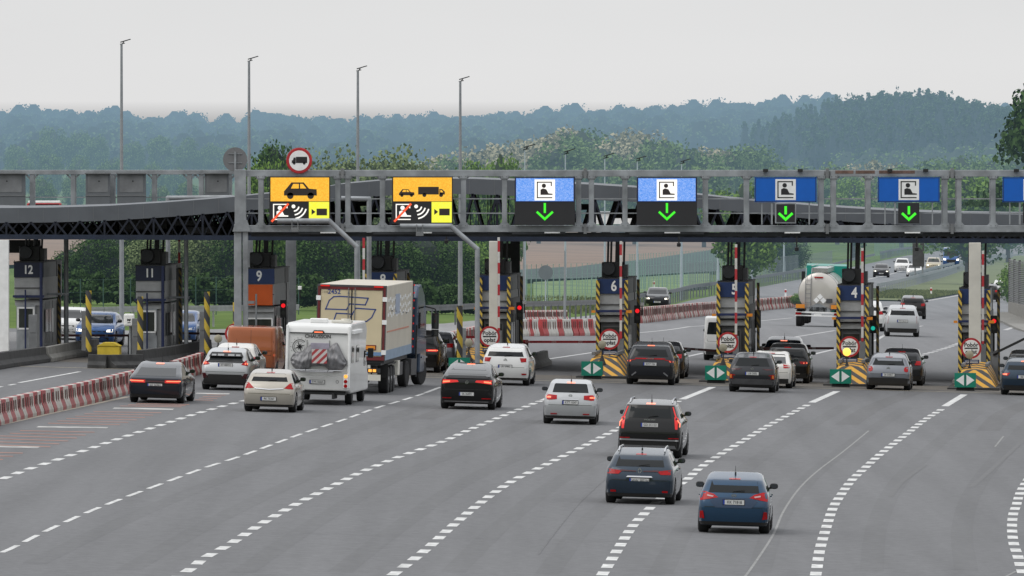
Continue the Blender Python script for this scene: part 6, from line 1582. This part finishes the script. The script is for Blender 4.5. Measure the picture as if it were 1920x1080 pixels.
# thin poles and lamp posts behind
def pole(px, ytop, ybot, wpx, label, Y=None, head=None, name='lamp_post', cat='lamp post', group=None, ang=1):
    g = G(px, ybot); Y = g.y; gz = g.z; z1 = P(px, ytop, Y).z; rad = wpx * Y / F / 2
    r = thing(name, label, cat, g, 0, group); h = z1 - gz
    MB().cyl((0, 0, 0), (0, 0, h * .42), rad * 1.35, 10, rad * 1.15).cyl((0, 0, h * .42), (0, 0, h), rad * 1.0, 10, rad * .62).build('pole', m_pole if Y < 560 else m_polefar, r, smooth=True)
    if head:
        k = head; mb = MB(); mb.bar((-.15 * k, 0, h - .05 * k), (.35 * k, 0, h + .05 * k), .12 * k, .08 * k)
        mb.build('bracket', m_dark, r)
        MB().add([(-.10 * k, -.2 * k, h + .10 * k), (.95 * k, -.2 * k, h + .42 * k), (.95 * k, .2 * k, h + .42 * k), (-.10 * k, .2 * k, h + .10 * k), (-.12 * k, -.2 * k, h + .20 * k), (.90 * k, -.2 * k, h + .50 * k), (.90 * k, .2 * k, h + .50 * k), (-.12 * k, .2 * k, h + .20 * k)],
                 [(3, 2, 1, 0), (4, 5, 6, 7), (0, 1, 5, 4), (1, 2, 6, 5), (2, 3, 7, 6), (3, 0, 4, 7)]).cyl((.1 * k, 0, h), (.25 * k, 0, h + .2 * k), .05 * k).build('lantern', m_dark, r)
m_polefar = M('pole_far', (.42, .47, .52), .5, .2, var=.08, haze=True)
gl = 'tall lamp posts rising above the gantry'
pole(228, 82, 628, 7, 'tallest lamp post, leftmost, above the canopy edge', head=.46, group=gl)
pole(467, 114, 640, 7, 'tall lamp post right of the round sign back', head=.46, group=gl)
pole(671, 132, 646, 7, 'tall lamp post between the two orange signs', head=.46, group=gl)
pole(863, 152, 652, 7, 'tall lamp post right of the lorry pictogram sign', head=.46, group=gl)
gf = 'small distant lamp posts above the gantry'
for px, yt, lab in ((984, 280, 'distant lamp post directly above the first glowing blue sign'), (1060, 288, 'distant lamp post above the right corner of the first glowing blue sign'), (1134, 296, 'distant lamp post between the glowing blue signs'), (1195, 301, 'distant lamp post above the left edge of the second glowing blue sign'), (1278, 306, 'faintest distant lamp post above the second glowing blue sign')):
    pole(px, yt, 560 - (px - 984) * .06, 3.2, lab, head=.85, group=gf)
for px, y1, yb2, lab in ((982, 450, 606, 'thin pole right of the dark column'), (1059, 470, 610, 'thin pole carrying a narrow sign between booths seven and six'), (1277, 450, 562, 'pale pole right of booth six'), (1346, 455, 545, 'pale pole left of booth five'), (1409, 452, 540, 'pale pole right of booth five'), (1470, 450, 520, 'pale pole left of the tank lorry')):
    pole(px, y1, yb2, 4, lab, name='pole', cat='pole', group='thin poles behind the booths')
p = G(1023, 596); r = thing('round_sign', 'back of a round grey sign before the ploughed field', 'road sign', p, 0)
hh = P(1023, 511, p.y).z - p.z
MB().lathe('y', [(0, .01), (0, .42), (.03, .42), (.03, .01)], 30, o=(0, 0, hh)).build('disc', M('far_sign_back', (.15, .17, .19), .6, var=.05, haze=True), r); MB().cyl((0, .05, 0), (0, .05, hh), .04).build('post', m_polefar, r)
p = G(1722, 530); r = thing('portal_sign', 'dark twin-post sign board seen from behind before the oncoming cars', 'road sign', p, 0)
k = p.y / F
MB().box(0, 0, (530 - 478) * k, 22 * k, .2, 44 * k).build('board', m_greyd, r); MB().cyl((-6 * k, .1, 0), (-6 * k, .1, 50 * k), .08).cyl((8 * k, .1, 0), (8 * k, .1, 50 * k), .08).build('post', m_pole, r)
for px, py, lab in ((1746, 557, 'white and red marker post on the median'), (1473, 560, 'small red and white marker post at the end of the barrier row'), (1226, 545, 'small marker post above the dark oncoming hatchback')):
    g = G(px, py); r = thing('marker_post', lab, 'marker post', g, 0, 'low marker posts on the verges'); k = g.y / F
    MB().box(0, 0, 9 * k, 3.4 * k, .08, 18 * k).build('post', m_white, r); MB().box(0, -.05, 14 * k, 3.6 * k, .04, 4 * k).build('red_band', m_red, r)
# noise wall with hedge
nw = [G(1893, 588), G(1912, 596), G(1960, 612)]
mb = MB()
b0 = nw[0]
r = thing('noise_wall', 'grey slatted noise wall with a hedge behind at the right edge', 'noise wall', b0, 0)
hgt = (588 - 484) * b0.y / F
for a, b in zip(nw, nw[1:]):
    for k in range(24): mb.bar(a - b0 + Vector((0, 0, .9 + k * (hgt - .9) / 24)), b - b0 + Vector((0, 0, .9 + k * (hgt - .9) / 24)), .12, .085)
mb.build('slats', m_steel_d, r)
pb = MB()
for v in [nw[0], nw[0].lerp(nw[1], .5)] + [nw[1].lerp(nw[2], t / 4) for t in range(5)]: pb.box(v.x - b0.x, v.y - b0.y, hgt / 2 + v.z - b0.z, .16, .3, hgt)
pb.build('post', m_greyd, r)
MB().bar(Vector((0, .2, .45)), nw[2] - b0 + Vector((0, .2, .45)), .2, .9).build('plinth', m_conc, r)
# kerbed pavement corner at right
mb = MB(); pts = [G(1850, 596), G(1880, 606), (G(1905, 618)), G(1960, 640)]; ot = [G(1880, 588), G(1925, 592), G(1960, 600), G(2000, 610)]
for i in range(3):
    a, b, c, d = pts[i], pts[i + 1], ot[i + 1], ot[i]
    mb.add([v + Vector((0, 0, .13)) for v in (a, b, c, d)] + [v + Vector((0, 0, -.1)) for v in (a, b, c, d)], [(0, 1, 2, 3), (0, 4, 5, 1), (1, 5, 6, 2), (3, 2, 6, 7), (0, 3, 7, 4)])
struct('pavement', mb, m_conc)
# distant vehicles and buildings
g = P(83, 384, 1500); r = thing('coach', 'distant red coach with white roof on the far left road', 'coach', g, 0)
MB().box(0, 0, -.3, 5.2, 2.5, 1.1).build('body', M('far_red', (.42, .04, .05), .5, var=.1), r, bevel=.1); MB().box(0, 0, .45, 4.8, 2.3, .35).build('roof', m_white, r, bevel=.08); MB().box(0, -1.28, -.05, 4.6, .05, .3).build('window_band', m_glass, r)
for x in (-1.6, 1.6): MB().cyl((x, -1.25, -1.0), (x, -1.0, -1.0), .45, 16).build('wheel', m_tyre, r)
g = P(1148, 410, 1450); r = thing('warehouse', 'distant low white building seen through the trusses', 'building', g, 0)
MB().box(0, 6, 0, 6.5, 12, 1.6).build('wall', m_white, r); MB().box(0, 6, .9, 6.8, 12.4, .2).build('roof', m_steel, r)

# ================================================================ vegetation
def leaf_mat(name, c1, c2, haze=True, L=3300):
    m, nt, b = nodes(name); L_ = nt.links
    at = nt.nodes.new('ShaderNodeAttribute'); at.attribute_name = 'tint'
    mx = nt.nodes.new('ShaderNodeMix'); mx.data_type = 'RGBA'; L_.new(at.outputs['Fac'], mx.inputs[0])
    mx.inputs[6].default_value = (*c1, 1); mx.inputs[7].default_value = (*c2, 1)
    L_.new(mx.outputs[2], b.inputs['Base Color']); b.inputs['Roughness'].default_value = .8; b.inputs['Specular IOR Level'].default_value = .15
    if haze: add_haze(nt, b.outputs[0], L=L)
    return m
def crown_arrays(rng, w, h, n, leaf, shape='round', lumps=26):
    "leaf quads: returns verts (4n,3), tint(n); base of the crown at z=0"
    cs = []
    for _ in range(lumps):
        if shape == 'cone':
            t = rng.random() ** .8; r = (1 - t) * .5 + .03; a = rng.random() * 6.283; q = rng.random() ** .5
            cs.append((math.cos(a) * r * q * w, math.sin(a) * r * q * w, t * h, (.10 + .16 * (1 - t)) * w, .55))
        else:
            u = rng.normal(size=3); u /= np.linalg.norm(u); q = .45 + .45 * rng.random()
            cs.append((u[0] * q * w * .42, u[1] * q * w * .42, h * .5 + u[2] * q * h * .42, w * rng.uniform(.12, .24), .85))
    cs = np.array(cs); pick = rng.integers(0, lumps, n); c = cs[pick]
    d = rng.normal(size=(n, 3)); d /= np.linalg.norm(d, axis=1)[:, None]
    rr = (rng.random(n) ** .35)[:, None]
    pos = c[:, :3] + d * rr * c[:, 3:4] * np.stack([np.ones(n), np.ones(n), c[:, 4]], 1)
    if shape == 'cone': pos[:, 2] -= .35 * np.hypot(pos[:, 0] - 0, pos[:, 1]) * .5
    pos[:, 2] = np.maximum(pos[:, 2], .02 * h)
    nrm = d + rng.normal(size=(n, 3)) * .7; nrm /= np.linalg.norm(nrm, axis=1)[:, None]
    a = np.cross(nrm, rng.normal(size=(n, 3))); a /= np.linalg.norm(a, axis=1)[:, None]; b = np.cross(nrm, a)
    s = leaf * rng.uniform(.55, 1.3, n)[:, None]
    q = np.stack([pos - a * s - b * s * .6, pos + a * s - b * s * .6, pos + a * s * .7 + b * s * .6, pos - a * s * .7 + b * s * .6], 1)
    lumpt = rng.random(lumps)[pick]
    tint = np.clip(.15 + .35 * lumpt + .35 * (d[:, 2] * .5 + .5) + .25 * (pos[:, 2] / h) + rng.normal(size=n) * .12 - .25 * (1 - rr[:, 0]), 0, 1)  # crown shading put into the tint: tops lighter, undersides and insides darker
    return q.reshape(-1, 3), tint
def mesh_np(name, verts, tint, mat):
    nf = len(verts) // 4; me = bpy.data.meshes.new(name)
    me.vertices.add(len(verts)); me.vertices.foreach_set('co', verts.astype(np.float32).ravel())
    me.loops.add(nf * 4); me.loops.foreach_set('vertex_index', np.arange(nf * 4, dtype=np.int32))
    me.polygons.add(nf); me.polygons.foreach_set('loop_start', np.arange(0, nf * 4, 4, dtype=np.int32))
    at = me.attributes.new('tint', 'FLOAT', 'FACE'); at.data.foreach_set('value', tint.astype(np.float32))
    me.materials.append(mat); me.update(calc_edges=True); me.validate(); return me
m_bark = M('tree_bark', (.07, .055, .04), .9, var=.3, haze=True)
def blob(w, h, z, seed, cone=False):
    mb = MB(); rng = random.Random(seed)
    if cone: mb.lathe('z', [(z, w * .30), (z + h * .4, w * .22), (z + h * .92, .02)], 9)
    else: mb.lathe('z', [(z + h * .12, w * .12), (z + h * .3, w * .33), (z + h * .55, w * .36), (z + h * .78, w * .25), (z + h * .9, w * .05)], 9)
    return mb
VAR = {}
def tree_variant(kind, seed):
    key = (kind, seed)
    if key in VAR: return VAR[key]
    sp = KINDS[kind]; rng = np.random.default_rng(seed * 13 + 5)
    w, h, n, leaf, shape, mat = sp['w'], sp['h'], sp['n'], sp['leaf'], sp.get('shape', 'round'), sp['mat']
    base = sp.get('base', .18) * h
    v, t = crown_arrays(rng, w, h - base, n, leaf, shape, sp.get('lumps', 26)); v[:, 2] += base
    cm = mesh_np('crown', v, t, mat)
    tb = MB(); tb.cyl((0, 0, 0), (0, 0, h * .7), .028 * h, 8, .008 * h)
    rr = random.Random(seed)
    for k in range(7):
        a = rr.uniform(0, 6.28); z = rr.uniform(.25, .6) * h; l = w * rr.uniform(.2, .38)
        tb.cyl((0, 0, z), (math.cos(a) * l, math.sin(a) * l, z + l * .8), .010 * h, 6, .003 * h)
    o = tb.build('trunk', m_bark); tm = o.data; bpy.data.objects.remove(o)
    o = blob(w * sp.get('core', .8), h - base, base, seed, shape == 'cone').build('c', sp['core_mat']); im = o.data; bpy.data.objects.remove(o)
    VAR[key] = (cm, tm, im); return VAR[key]
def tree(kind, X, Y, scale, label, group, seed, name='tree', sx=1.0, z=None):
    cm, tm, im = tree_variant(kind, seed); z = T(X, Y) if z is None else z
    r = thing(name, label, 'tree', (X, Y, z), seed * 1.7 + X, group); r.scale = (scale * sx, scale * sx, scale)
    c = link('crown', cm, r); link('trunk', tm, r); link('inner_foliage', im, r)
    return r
lm_dark = leaf_mat('leaf_dark', (.010, .024, .010), (.060, .115, .026)); lm_olive = leaf_mat('leaf_olive', (.045, .070, .028), (.20, .25, .11)); lm_mid = leaf_mat('leaf_mid', (.035, .075, .025), (.15, .23, .075))
lm_acac = leaf_mat('leaf_blossom', (.08, .11, .05), (.42, .38, .25)); lm_conif = leaf_mat('leaf_conifer', (.010, .026, .016), (.035, .065, .030)); lm_bright = leaf_mat('leaf_bright', (.05, .10, .02), (.16, .26, .05))
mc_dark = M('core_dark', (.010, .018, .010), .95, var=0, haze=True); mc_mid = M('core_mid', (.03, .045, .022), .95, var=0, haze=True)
KINDS = {
 'dark': dict(w=10, h=11, n=11000, leaf=.15, mat=lm_dark, core_mat=mc_dark, base=.0, lumps=75, core=.8),
 'olive': dict(w=11, h=10, n=13000, leaf=.14, mat=lm_olive, core_mat=mc_mid, base=.10, lumps=80, core=.55),
 'mid': dict(w=12, h=14, n=7500, leaf=.27, mat=lm_mid, core_mat=mc_mid, base=.08, lumps=55, core=.6),
 'acacia': dict(w=12, h=13, n=7000, leaf=.26, mat=lm_acac, core_mat=mc_mid, base=.12, lumps=60, core=.55),
 'bright': dict(w=7.5, h=9, n=10000, leaf=.14, mat=lm_bright, core_mat=mc_mid, base=.08, lumps=60, core=.35),
 'spruce': dict(w=9.5, h=12, n=6500, leaf=.16, mat=leaf_mat('leaf_spruce', (.025, .055, .025), (.085, .14, .05)), core_mat=mc_dark, base=.05, shape='cone', lumps=46, core=.08),
 'conif_edge': dict(w=7.5, h=12, n=7000, leaf=.14, mat=lm_dark, core_mat=mc_dark, base=.42, shape='cone', lumps=60, core=.15),
 'conif': dict(w=6, h=14, n=2500, leaf=.32, mat=lm_conif, core_mat=mc_dark, base=.05, shape='cone', lumps=50, core=.9),
}
rt = random.Random(11)
def tree_px(kind, px, ytop, Y, label, group, seed, sx=1.0, name='tree'):
    X = (px - 960) * Y / F; g = T(X, Y); top = HC - (ytop - YH) * Y / F
    return tree(kind, X, Y, (top - g) / KINDS[kind]['h'], label, group, seed, sx=sx, name=name)
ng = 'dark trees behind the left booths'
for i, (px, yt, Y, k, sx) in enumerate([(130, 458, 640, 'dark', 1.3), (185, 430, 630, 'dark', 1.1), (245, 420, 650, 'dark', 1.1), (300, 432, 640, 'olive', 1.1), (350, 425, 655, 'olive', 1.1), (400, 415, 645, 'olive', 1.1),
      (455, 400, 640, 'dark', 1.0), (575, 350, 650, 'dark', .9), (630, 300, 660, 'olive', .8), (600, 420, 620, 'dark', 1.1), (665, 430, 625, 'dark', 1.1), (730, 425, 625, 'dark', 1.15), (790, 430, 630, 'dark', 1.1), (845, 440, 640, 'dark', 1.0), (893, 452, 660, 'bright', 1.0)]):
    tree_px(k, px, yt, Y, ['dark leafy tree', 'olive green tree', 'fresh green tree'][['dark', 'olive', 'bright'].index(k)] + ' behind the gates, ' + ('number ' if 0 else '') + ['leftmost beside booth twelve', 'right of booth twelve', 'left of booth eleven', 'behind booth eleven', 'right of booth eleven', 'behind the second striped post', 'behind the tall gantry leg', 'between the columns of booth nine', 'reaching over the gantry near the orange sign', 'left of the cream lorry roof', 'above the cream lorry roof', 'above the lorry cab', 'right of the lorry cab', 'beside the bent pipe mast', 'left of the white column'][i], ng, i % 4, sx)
ag = 'trees rising above the gantry'
tree_px('dark', 515, 248, 640, 'dark green tree rising above the gantry between the two round signs', ag, 1, .52)
tree_px('bright', 505, 292, 620, 'low yellow-green tree left of the no lorries sign', ag, 2, .5)
for px, yt, sx, lab in ((618, 284, .75, 'leftmost olive tree above the gantry'), (660, 279, .8, 'olive tree above the gantry behind the third lamp post'), (715, 277, .8, 'olive tree above the gantry right of the third lamp post'), (762, 283, .75, 'olive tree above the lorry pictogram sign'), (792, 300, .55, 'rightmost low olive tree above the gantry')):
    tree_px('olive', px, yt, 690, lab, ag, px % 4, sx)
tree_px('bright', 938, 262, 760, 'fresh green tree above the gantry joint right of the fourth lamp post', ag, 0, .55); tree_px('bright', 893, 284, 760, 'smaller green tree next to the fourth lamp post', ag, 1, .55)
tree_px('bright', 1395, 322, 820, 'round green tree behind the first flat blue sign', ag, 0, .9); tree_px('bright', 1815, 300, 1000, 'yellow-green tree behind the second flat blue sign', ag, 3, 1.1)
tree_px('dark', 1400, 452, 1010, 'dark tree behind the fence above booth five', ag, 2, 1.6); tree_px('dark', 1470, 440, 1050, 'dark tree behind the fence left of the tank lorry', ag, 3, 1.7)
tree_px('conif_edge', 1962, 95, 700, 'dark conifer cut by the right edge of the view', ag, 2, .75)
hd = G(1925, 590); tree('bright', hd.x + 1.8, hd.y + 12, .48, 'hedge above the slatted noise wall', 'hedges by the wall', 1, name='hedge', sx=1.9)
tree('bright', hd.x - .3, hd.y + 10, .44, 'left end of the hedge above the slatted noise wall', 'hedges by the wall', 2, name='hedge', sx=.9)
g = G(1502, 578); tree('bright', g.x, g.y, .13, 'low bush at the end of the long barrier row', 'bushes', 2, name='bush', sx=2.0)
g = G(1525, 576); tree('bright', g.x, g.y, .12, 'low bush beside the tank lorry', 'bushes', 1, name='bush', sx=2.2)
# undergrowth below the dark trees
rng = np.random.default_rng(9); UV, UT = [], []
for k in range(46):
    px = 95 + k * 18; Yu = 585 + rng.uniform(0, 12); Xu = (px - 960) * Yu / F
    v_, t_ = crown_arrays(rng, 2.6, rng.uniform(1.2, 2.4), 700, .13, 'round', 14); v_ += np.array([Xu, Yu, T(Xu, Yu)]); UV.append(v_); UT.append(t_ * .7)
o = link('undergrowth', mesh_np('undergrowth', np.concatenate(UV), np.concatenate(UT), lm_dark)); o['kind'] = 'stuff'; o['label'] = 'dark undergrowth at the foot of the trees behind the left booths'
# mid-distance trees
mg = 'mid-distance trees above the gantry'
mt = [(800, 290, 'acacia', 1500), (830, 284, 'acacia', 1560), (858, 292, 'mid', 1500), (900, 268, 'acacia', 1620), (940, 262, 'acacia', 1640), (990, 250, 'acacia', 1700), (1020, 247, 'acacia', 1660), (1045, 262, 'mid', 1580), (1090, 228, 'mid', 1720), (1062, 232, 'acacia', 1760),
      (1130, 262, 'mid', 1600), (1165, 258, 'acacia', 1700), (1205, 240, 'acacia', 1740), (1250, 246, 'mid', 1700), (1225, 258, 'mid', 1650), (1290, 262, 'mid', 1640), (1330, 268, 'acacia', 1700), (1370, 272, 'mid', 1700), (1405, 258, 'mid', 1780), (1190, 290, 'mid', 1480), (1010, 300, 'mid', 1450), (1320, 300, 'mid', 1460),
      (1450, 305, 'mid', 1500), (1510, 300, 'mid', 1560), (1570, 298, 'mid', 1600), (1640, 290, 'acacia', 1640), (1690, 300, 'mid', 1560), (1750, 296, 'mid', 1600), (1800, 280, 'mid', 1650), (1860, 285, 'mid', 1600), (1905, 270, 'mid', 1700), (1480, 330, 'mid', 1350), (1600, 330, 'bright', 1350), (1720, 325, 'mid', 1400), (1890, 320, 'bright', 1350)]
where = {'acacia': 'cream-blossomed tree', 'mid': 'hazy green tree', 'bright': 'light green tree'}
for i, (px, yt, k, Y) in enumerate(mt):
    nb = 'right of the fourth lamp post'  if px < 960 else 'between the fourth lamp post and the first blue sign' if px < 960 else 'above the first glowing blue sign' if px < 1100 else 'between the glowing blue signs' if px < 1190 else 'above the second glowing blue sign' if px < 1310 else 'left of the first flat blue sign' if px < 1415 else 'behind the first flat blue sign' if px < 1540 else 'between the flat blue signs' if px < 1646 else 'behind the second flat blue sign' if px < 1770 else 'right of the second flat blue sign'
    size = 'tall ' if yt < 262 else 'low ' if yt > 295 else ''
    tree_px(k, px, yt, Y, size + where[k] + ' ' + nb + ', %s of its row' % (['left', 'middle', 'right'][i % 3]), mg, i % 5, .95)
lg = 'hazy trees in the valley at left'
for i, (px, yt, Y) in enumerate([(30, 262, 2700), (75, 255, 2750), (100, 238, 2900), (148, 240, 2900), (182, 248, 2850), (250, 256, 2800), (300, 248, 2850), (352, 256, 2800), (398, 262, 2800), (430, 268, 2750), (40, 285, 2400), (95, 282, 2400), (150, 290, 2380), (210, 288, 2350), (285, 300, 2300), (330, 305, 2250), (20, 325, 1700), (80, 330, 1650), (190, 345, 1600), (240, 350, 1550), (300, 340, 1600), (350, 335, 1650), (400, 335, 1600), (140, 320, 1900)]):
    side = 'left of the tallest lamp post' if px < 225 else 'between the tallest lamp post and the round sign back'
    row = 'far row' if Y > 2500 else 'middle row' if Y > 2000 else 'near row'
    tree_px('mid', px, yt, Y, 'bluish tree, %s, %s, %s' % (row, side, ['slightly taller', 'rounder', 'broader', 'narrower', 'lower'][i % 5]), lg, i % 5, .75)
# woods on the far hills: one mass each
def forest(name, label, spots, wf, hf, n, leaf, mat, core, shape, seed):
    rng = np.random.default_rng(seed); V, Tn = [], []; cmb = MB()
    proto = [crown_arrays(rng, 1, 1, n, 1.0, shape, 26) for _ in range(8)]
    for i, (x, y, s) in enumerate(spots):
        w, h = wf * s, hf * s; rngk = i % 8
        vv, tt = proto[rngk]
        q = vv.reshape(-1, 4, 3); c = q.mean(1, keepdims=True); off_ = (q - c) * leaf
        a = i * 1.3; cs, sn = math.cos(a), math.sin(a)
        cc = c * np.array([w, w, h]); off2 = off_
        P4 = cc + off2; X = P4[..., 0] * cs - P4[..., 1] * sn; Y_ = P4[..., 0] * sn + P4[..., 1] * cs
        z = T(x, y)
        V.append(np.stack([X + x, Y_ + y, P4[..., 2] + z], -1).reshape(-1, 3)); Tn.append(np.clip(tt + rng.normal() * .18, 0, 1))
        cmb.lathe('z', [(z, w * .3), (z + h * .5, w * (.36 if shape != 'cone' else .24)), (z + h * .88, w * .08)], 6, o=(x, y, 0))
    me = mesh_np(name, np.concatenate(V), np.concatenate(Tn), mat)
    o = link(name, me); o['kind'] = 'stuff'; o['label'] = label; o['category'] = 'forest'
    k = cmb.build('inner_foliage', core, o)
    return o
rf = random.Random(5)
def clump(x, y, s): return math.sin(x * .05 * s + 1.3) + math.sin(y * .004 * s + x * .03) 
CLEAR = [(105, 200, 226, 243), (215, 330, 300, 316), (0, 150, 296, 312), (330, 430, 292, 306), (560, 640, 236, 246), (240, 330, 236, 246)]
def in_clear(x, y):
    px = 960 + x / y * F; z = T(x, y); py = YH + (HC - z) * F / y
    return any(a <= px <= b and c <= py <= d_ for a, b, c, d_ in CLEAR)
sp = []
for _ in range(1150):
    Y = rf.uniform(3000, 6000); X = rf.uniform(-.056, .056) * Y
    if X > 40 and Y < 3700: continue
    if in_clear(X, Y): continue
    if math.sin(X * .021 + Y * .0016) + math.sin(Y * .009) * .7 < -.9 and Y < 4800: continue
    sp.append((X, Y, rf.uniform(.7, 1.2)))
for k in range(150):
    Y = rf.uniform(5850, 6000); sp.append(((k / 149 - .5) * .112 * Y, Y, rf.choice((.75, .8, .85, .95, 1.1, 1.3)) * rf.uniform(.9, 1.1)))
forest('distant_woods', 'blue hazy woods on the far hills across the horizon', sp, 14, 12, 240, .62, leaf_mat('leaf_far', (.004, .010, .006), (.13, .20, .07), L=2900), mc_dark, 'round', 2)
sp = []
for _ in range(900):
    X = rf.gauss(126, 32); Y = rf.uniform(2600, 3200)
    if 72 < X < 186: sp.append((X, Y, rf.choice((.8, .88, .94, 1.0)) * rf.uniform(.95, 1.05)))
forest('conifer_wood', 'dark conifer wood on the hill behind the right signs', sp, 5.6, 13.5, 230, .36, leaf_mat('leaf_wood', (.004, .012, .006), (.075, .13, .055)), mc_dark, 'cone', 4)
sp = []
for _ in range(300):
    X = rf.uniform(70, 190); Y = rf.uniform(2150, 2620); sp.append((X, Y, rf.uniform(.6, 1.25)))
forest('broadleaf_wood', 'lighter green woods on the slope below the conifers at right', sp, 10, 8.0, 300, .38, leaf_mat('leaf_slope', (.03, .065, .02), (.15, .23, .07)), mc_mid, 'round', 6)
# rough grass along the verges
def tufts(name, spots, mat, hgt):
    rng = np.random.default_rng(1); V, Tn = [], []
    for x, y in spots:
        z = T(x, y) + .08; a = rng.random() * 6.28; w = .10; h = hgt * rng.uniform(.5, 1.3); dx, dy = math.cos(a) * w, math.sin(a) * w
        V.append([(x - dx, y - dy, z), (x + dx, y + dy, z), (x + dx * .3 + .05, y, z + h), (x - dx * .3 + .05, y, z + h)]); Tn.append(rng.random())
    o = link(name, mesh_np(name, np.array(V).reshape(-1, 3), np.array(Tn), mat)); o['kind'] = 'stuff'; o['label'] = 'rough grass on the median and verges'
ts = []
for _ in range(9000):
    y = rf.uniform(y0m + 15, 900); a, b = med(y); ts.append((rf.uniform(a, b), y))
for _ in range(5000):
    y = rf.uniform(600, 760); a = left_edge(y); ts.append((a - rf.uniform(.5, 22), y))
tufts('grass', ts, leaf_mat('leaf_grass', (.07, .09, .03), (.20, .22, .08)), .22)

# ================================================================ light, sky, camera
sc = bpy.context.scene
w = bpy.data.worlds.new('World'); sc.world = w; w.use_nodes = True; nt = w.node_tree; bg = nt.nodes['Background']
sky = nt.nodes.new('ShaderNodeTexSky'); sky.sky_type = 'NISHITA'; sky.sun_disc = False; sky.sun_elevation = R(52); sky.sun_rotation = R(240)
sky.air_density = 1.0; sky.dust_density = 4.0
tc = nt.nodes.new('ShaderNodeTexCoord'); s = nt.nodes.new('ShaderNodeSeparateXYZ'); nt.links.new(tc.outputs['Generated'], s.inputs[0])
rm = nt.nodes.new('ShaderNodeValToRGB'); e = rm.color_ramp.elements
e[0].position = 0.0; e[0].color = (.20, .20, .20, 1); e[1].position = .004; e[1].color = (.735, .733, .733, 1)
k = e.new(.022); k.color = (.705, .71, .713, 1)
k = e.new(.25); k.color = (.80, .82, .85, 1); k = e.new(1.0); k.color = (1.25, 1.28, 1.32, 1)
nt.links.new(s.outputs[2], rm.inputs[0])
cn2 = nt.nodes.new('ShaderNodeTexNoise'); cn2.inputs['Scale'].default_value = 16; cn2.inputs['Detail'].default_value = 5
mp = nt.nodes.new('ShaderNodeMapping'); mp.inputs['Scale'].default_value = (1, 1, 3); nt.links.new(tc.outputs['Generated'], mp.inputs[0]); nt.links.new(mp.outputs[0], cn2.inputs['Vector'])
f = math_node(nt, 'ADD', .97, math_node(nt, 'MULTIPLY', cn2.outputs[0], .11))
v = nt.nodes.new('ShaderNodeVectorMath'); v.operation = 'SCALE'; nt.links.new(rm.outputs[0], v.inputs[0]); nt.links.new(math_node(nt, 'MULTIPLY', f, 10.5), v.inputs['Scale'])
mx = nt.nodes.new('ShaderNodeMix'); mx.data_type = 'RGBA'; mx.inputs[0].default_value = .96
nt.links.new(sky.outputs[0], mx.inputs[6]); nt.links.new(v.outputs[0], mx.inputs[7]); nt.links.new(mx.outputs[2], bg.inputs[0]); bg.inputs[1].default_value = .10
sl = bpy.data.lights.new('sun', 'SUN'); sl.energy = 1.15; sl.angle = R(45); sl.color = (1, .96, .9)
so = bpy.data.objects.new('sun', sl); C.objects.link(so)
az = R(240); el = R(52)
d = Vector((math.sin(az) * math.cos(el), math.cos(az) * math.cos(el), math.sin(el))); so.rotation_euler = (-d).to_track_quat('-Z', 'Y').to_euler()
cam = bpy.data.cameras.new('camera'); cam.sensor_width = 36; cam.lens = F / 1920 * 36; cam.clip_end = 12000; cam.clip_start = 1
co = bpy.data.objects.new('camera', cam); C.objects.link(co); co.location = (0, 0, HC)
pitch = math.atan((540 - YH) / F); co.rotation_euler = (math.pi / 2 - pitch, 0, 0)
sc.camera = co
sc.view_settings.view_transform = 'Standard'; sc.view_settings.look = 'None'; sc.view_settings.exposure = 0
sc.cycles.max_bounces = 5; sc.cycles.diffuse_bounces = 2; sc.cycles.glossy_bounces = 3; sc.cycles.use_denoising = True
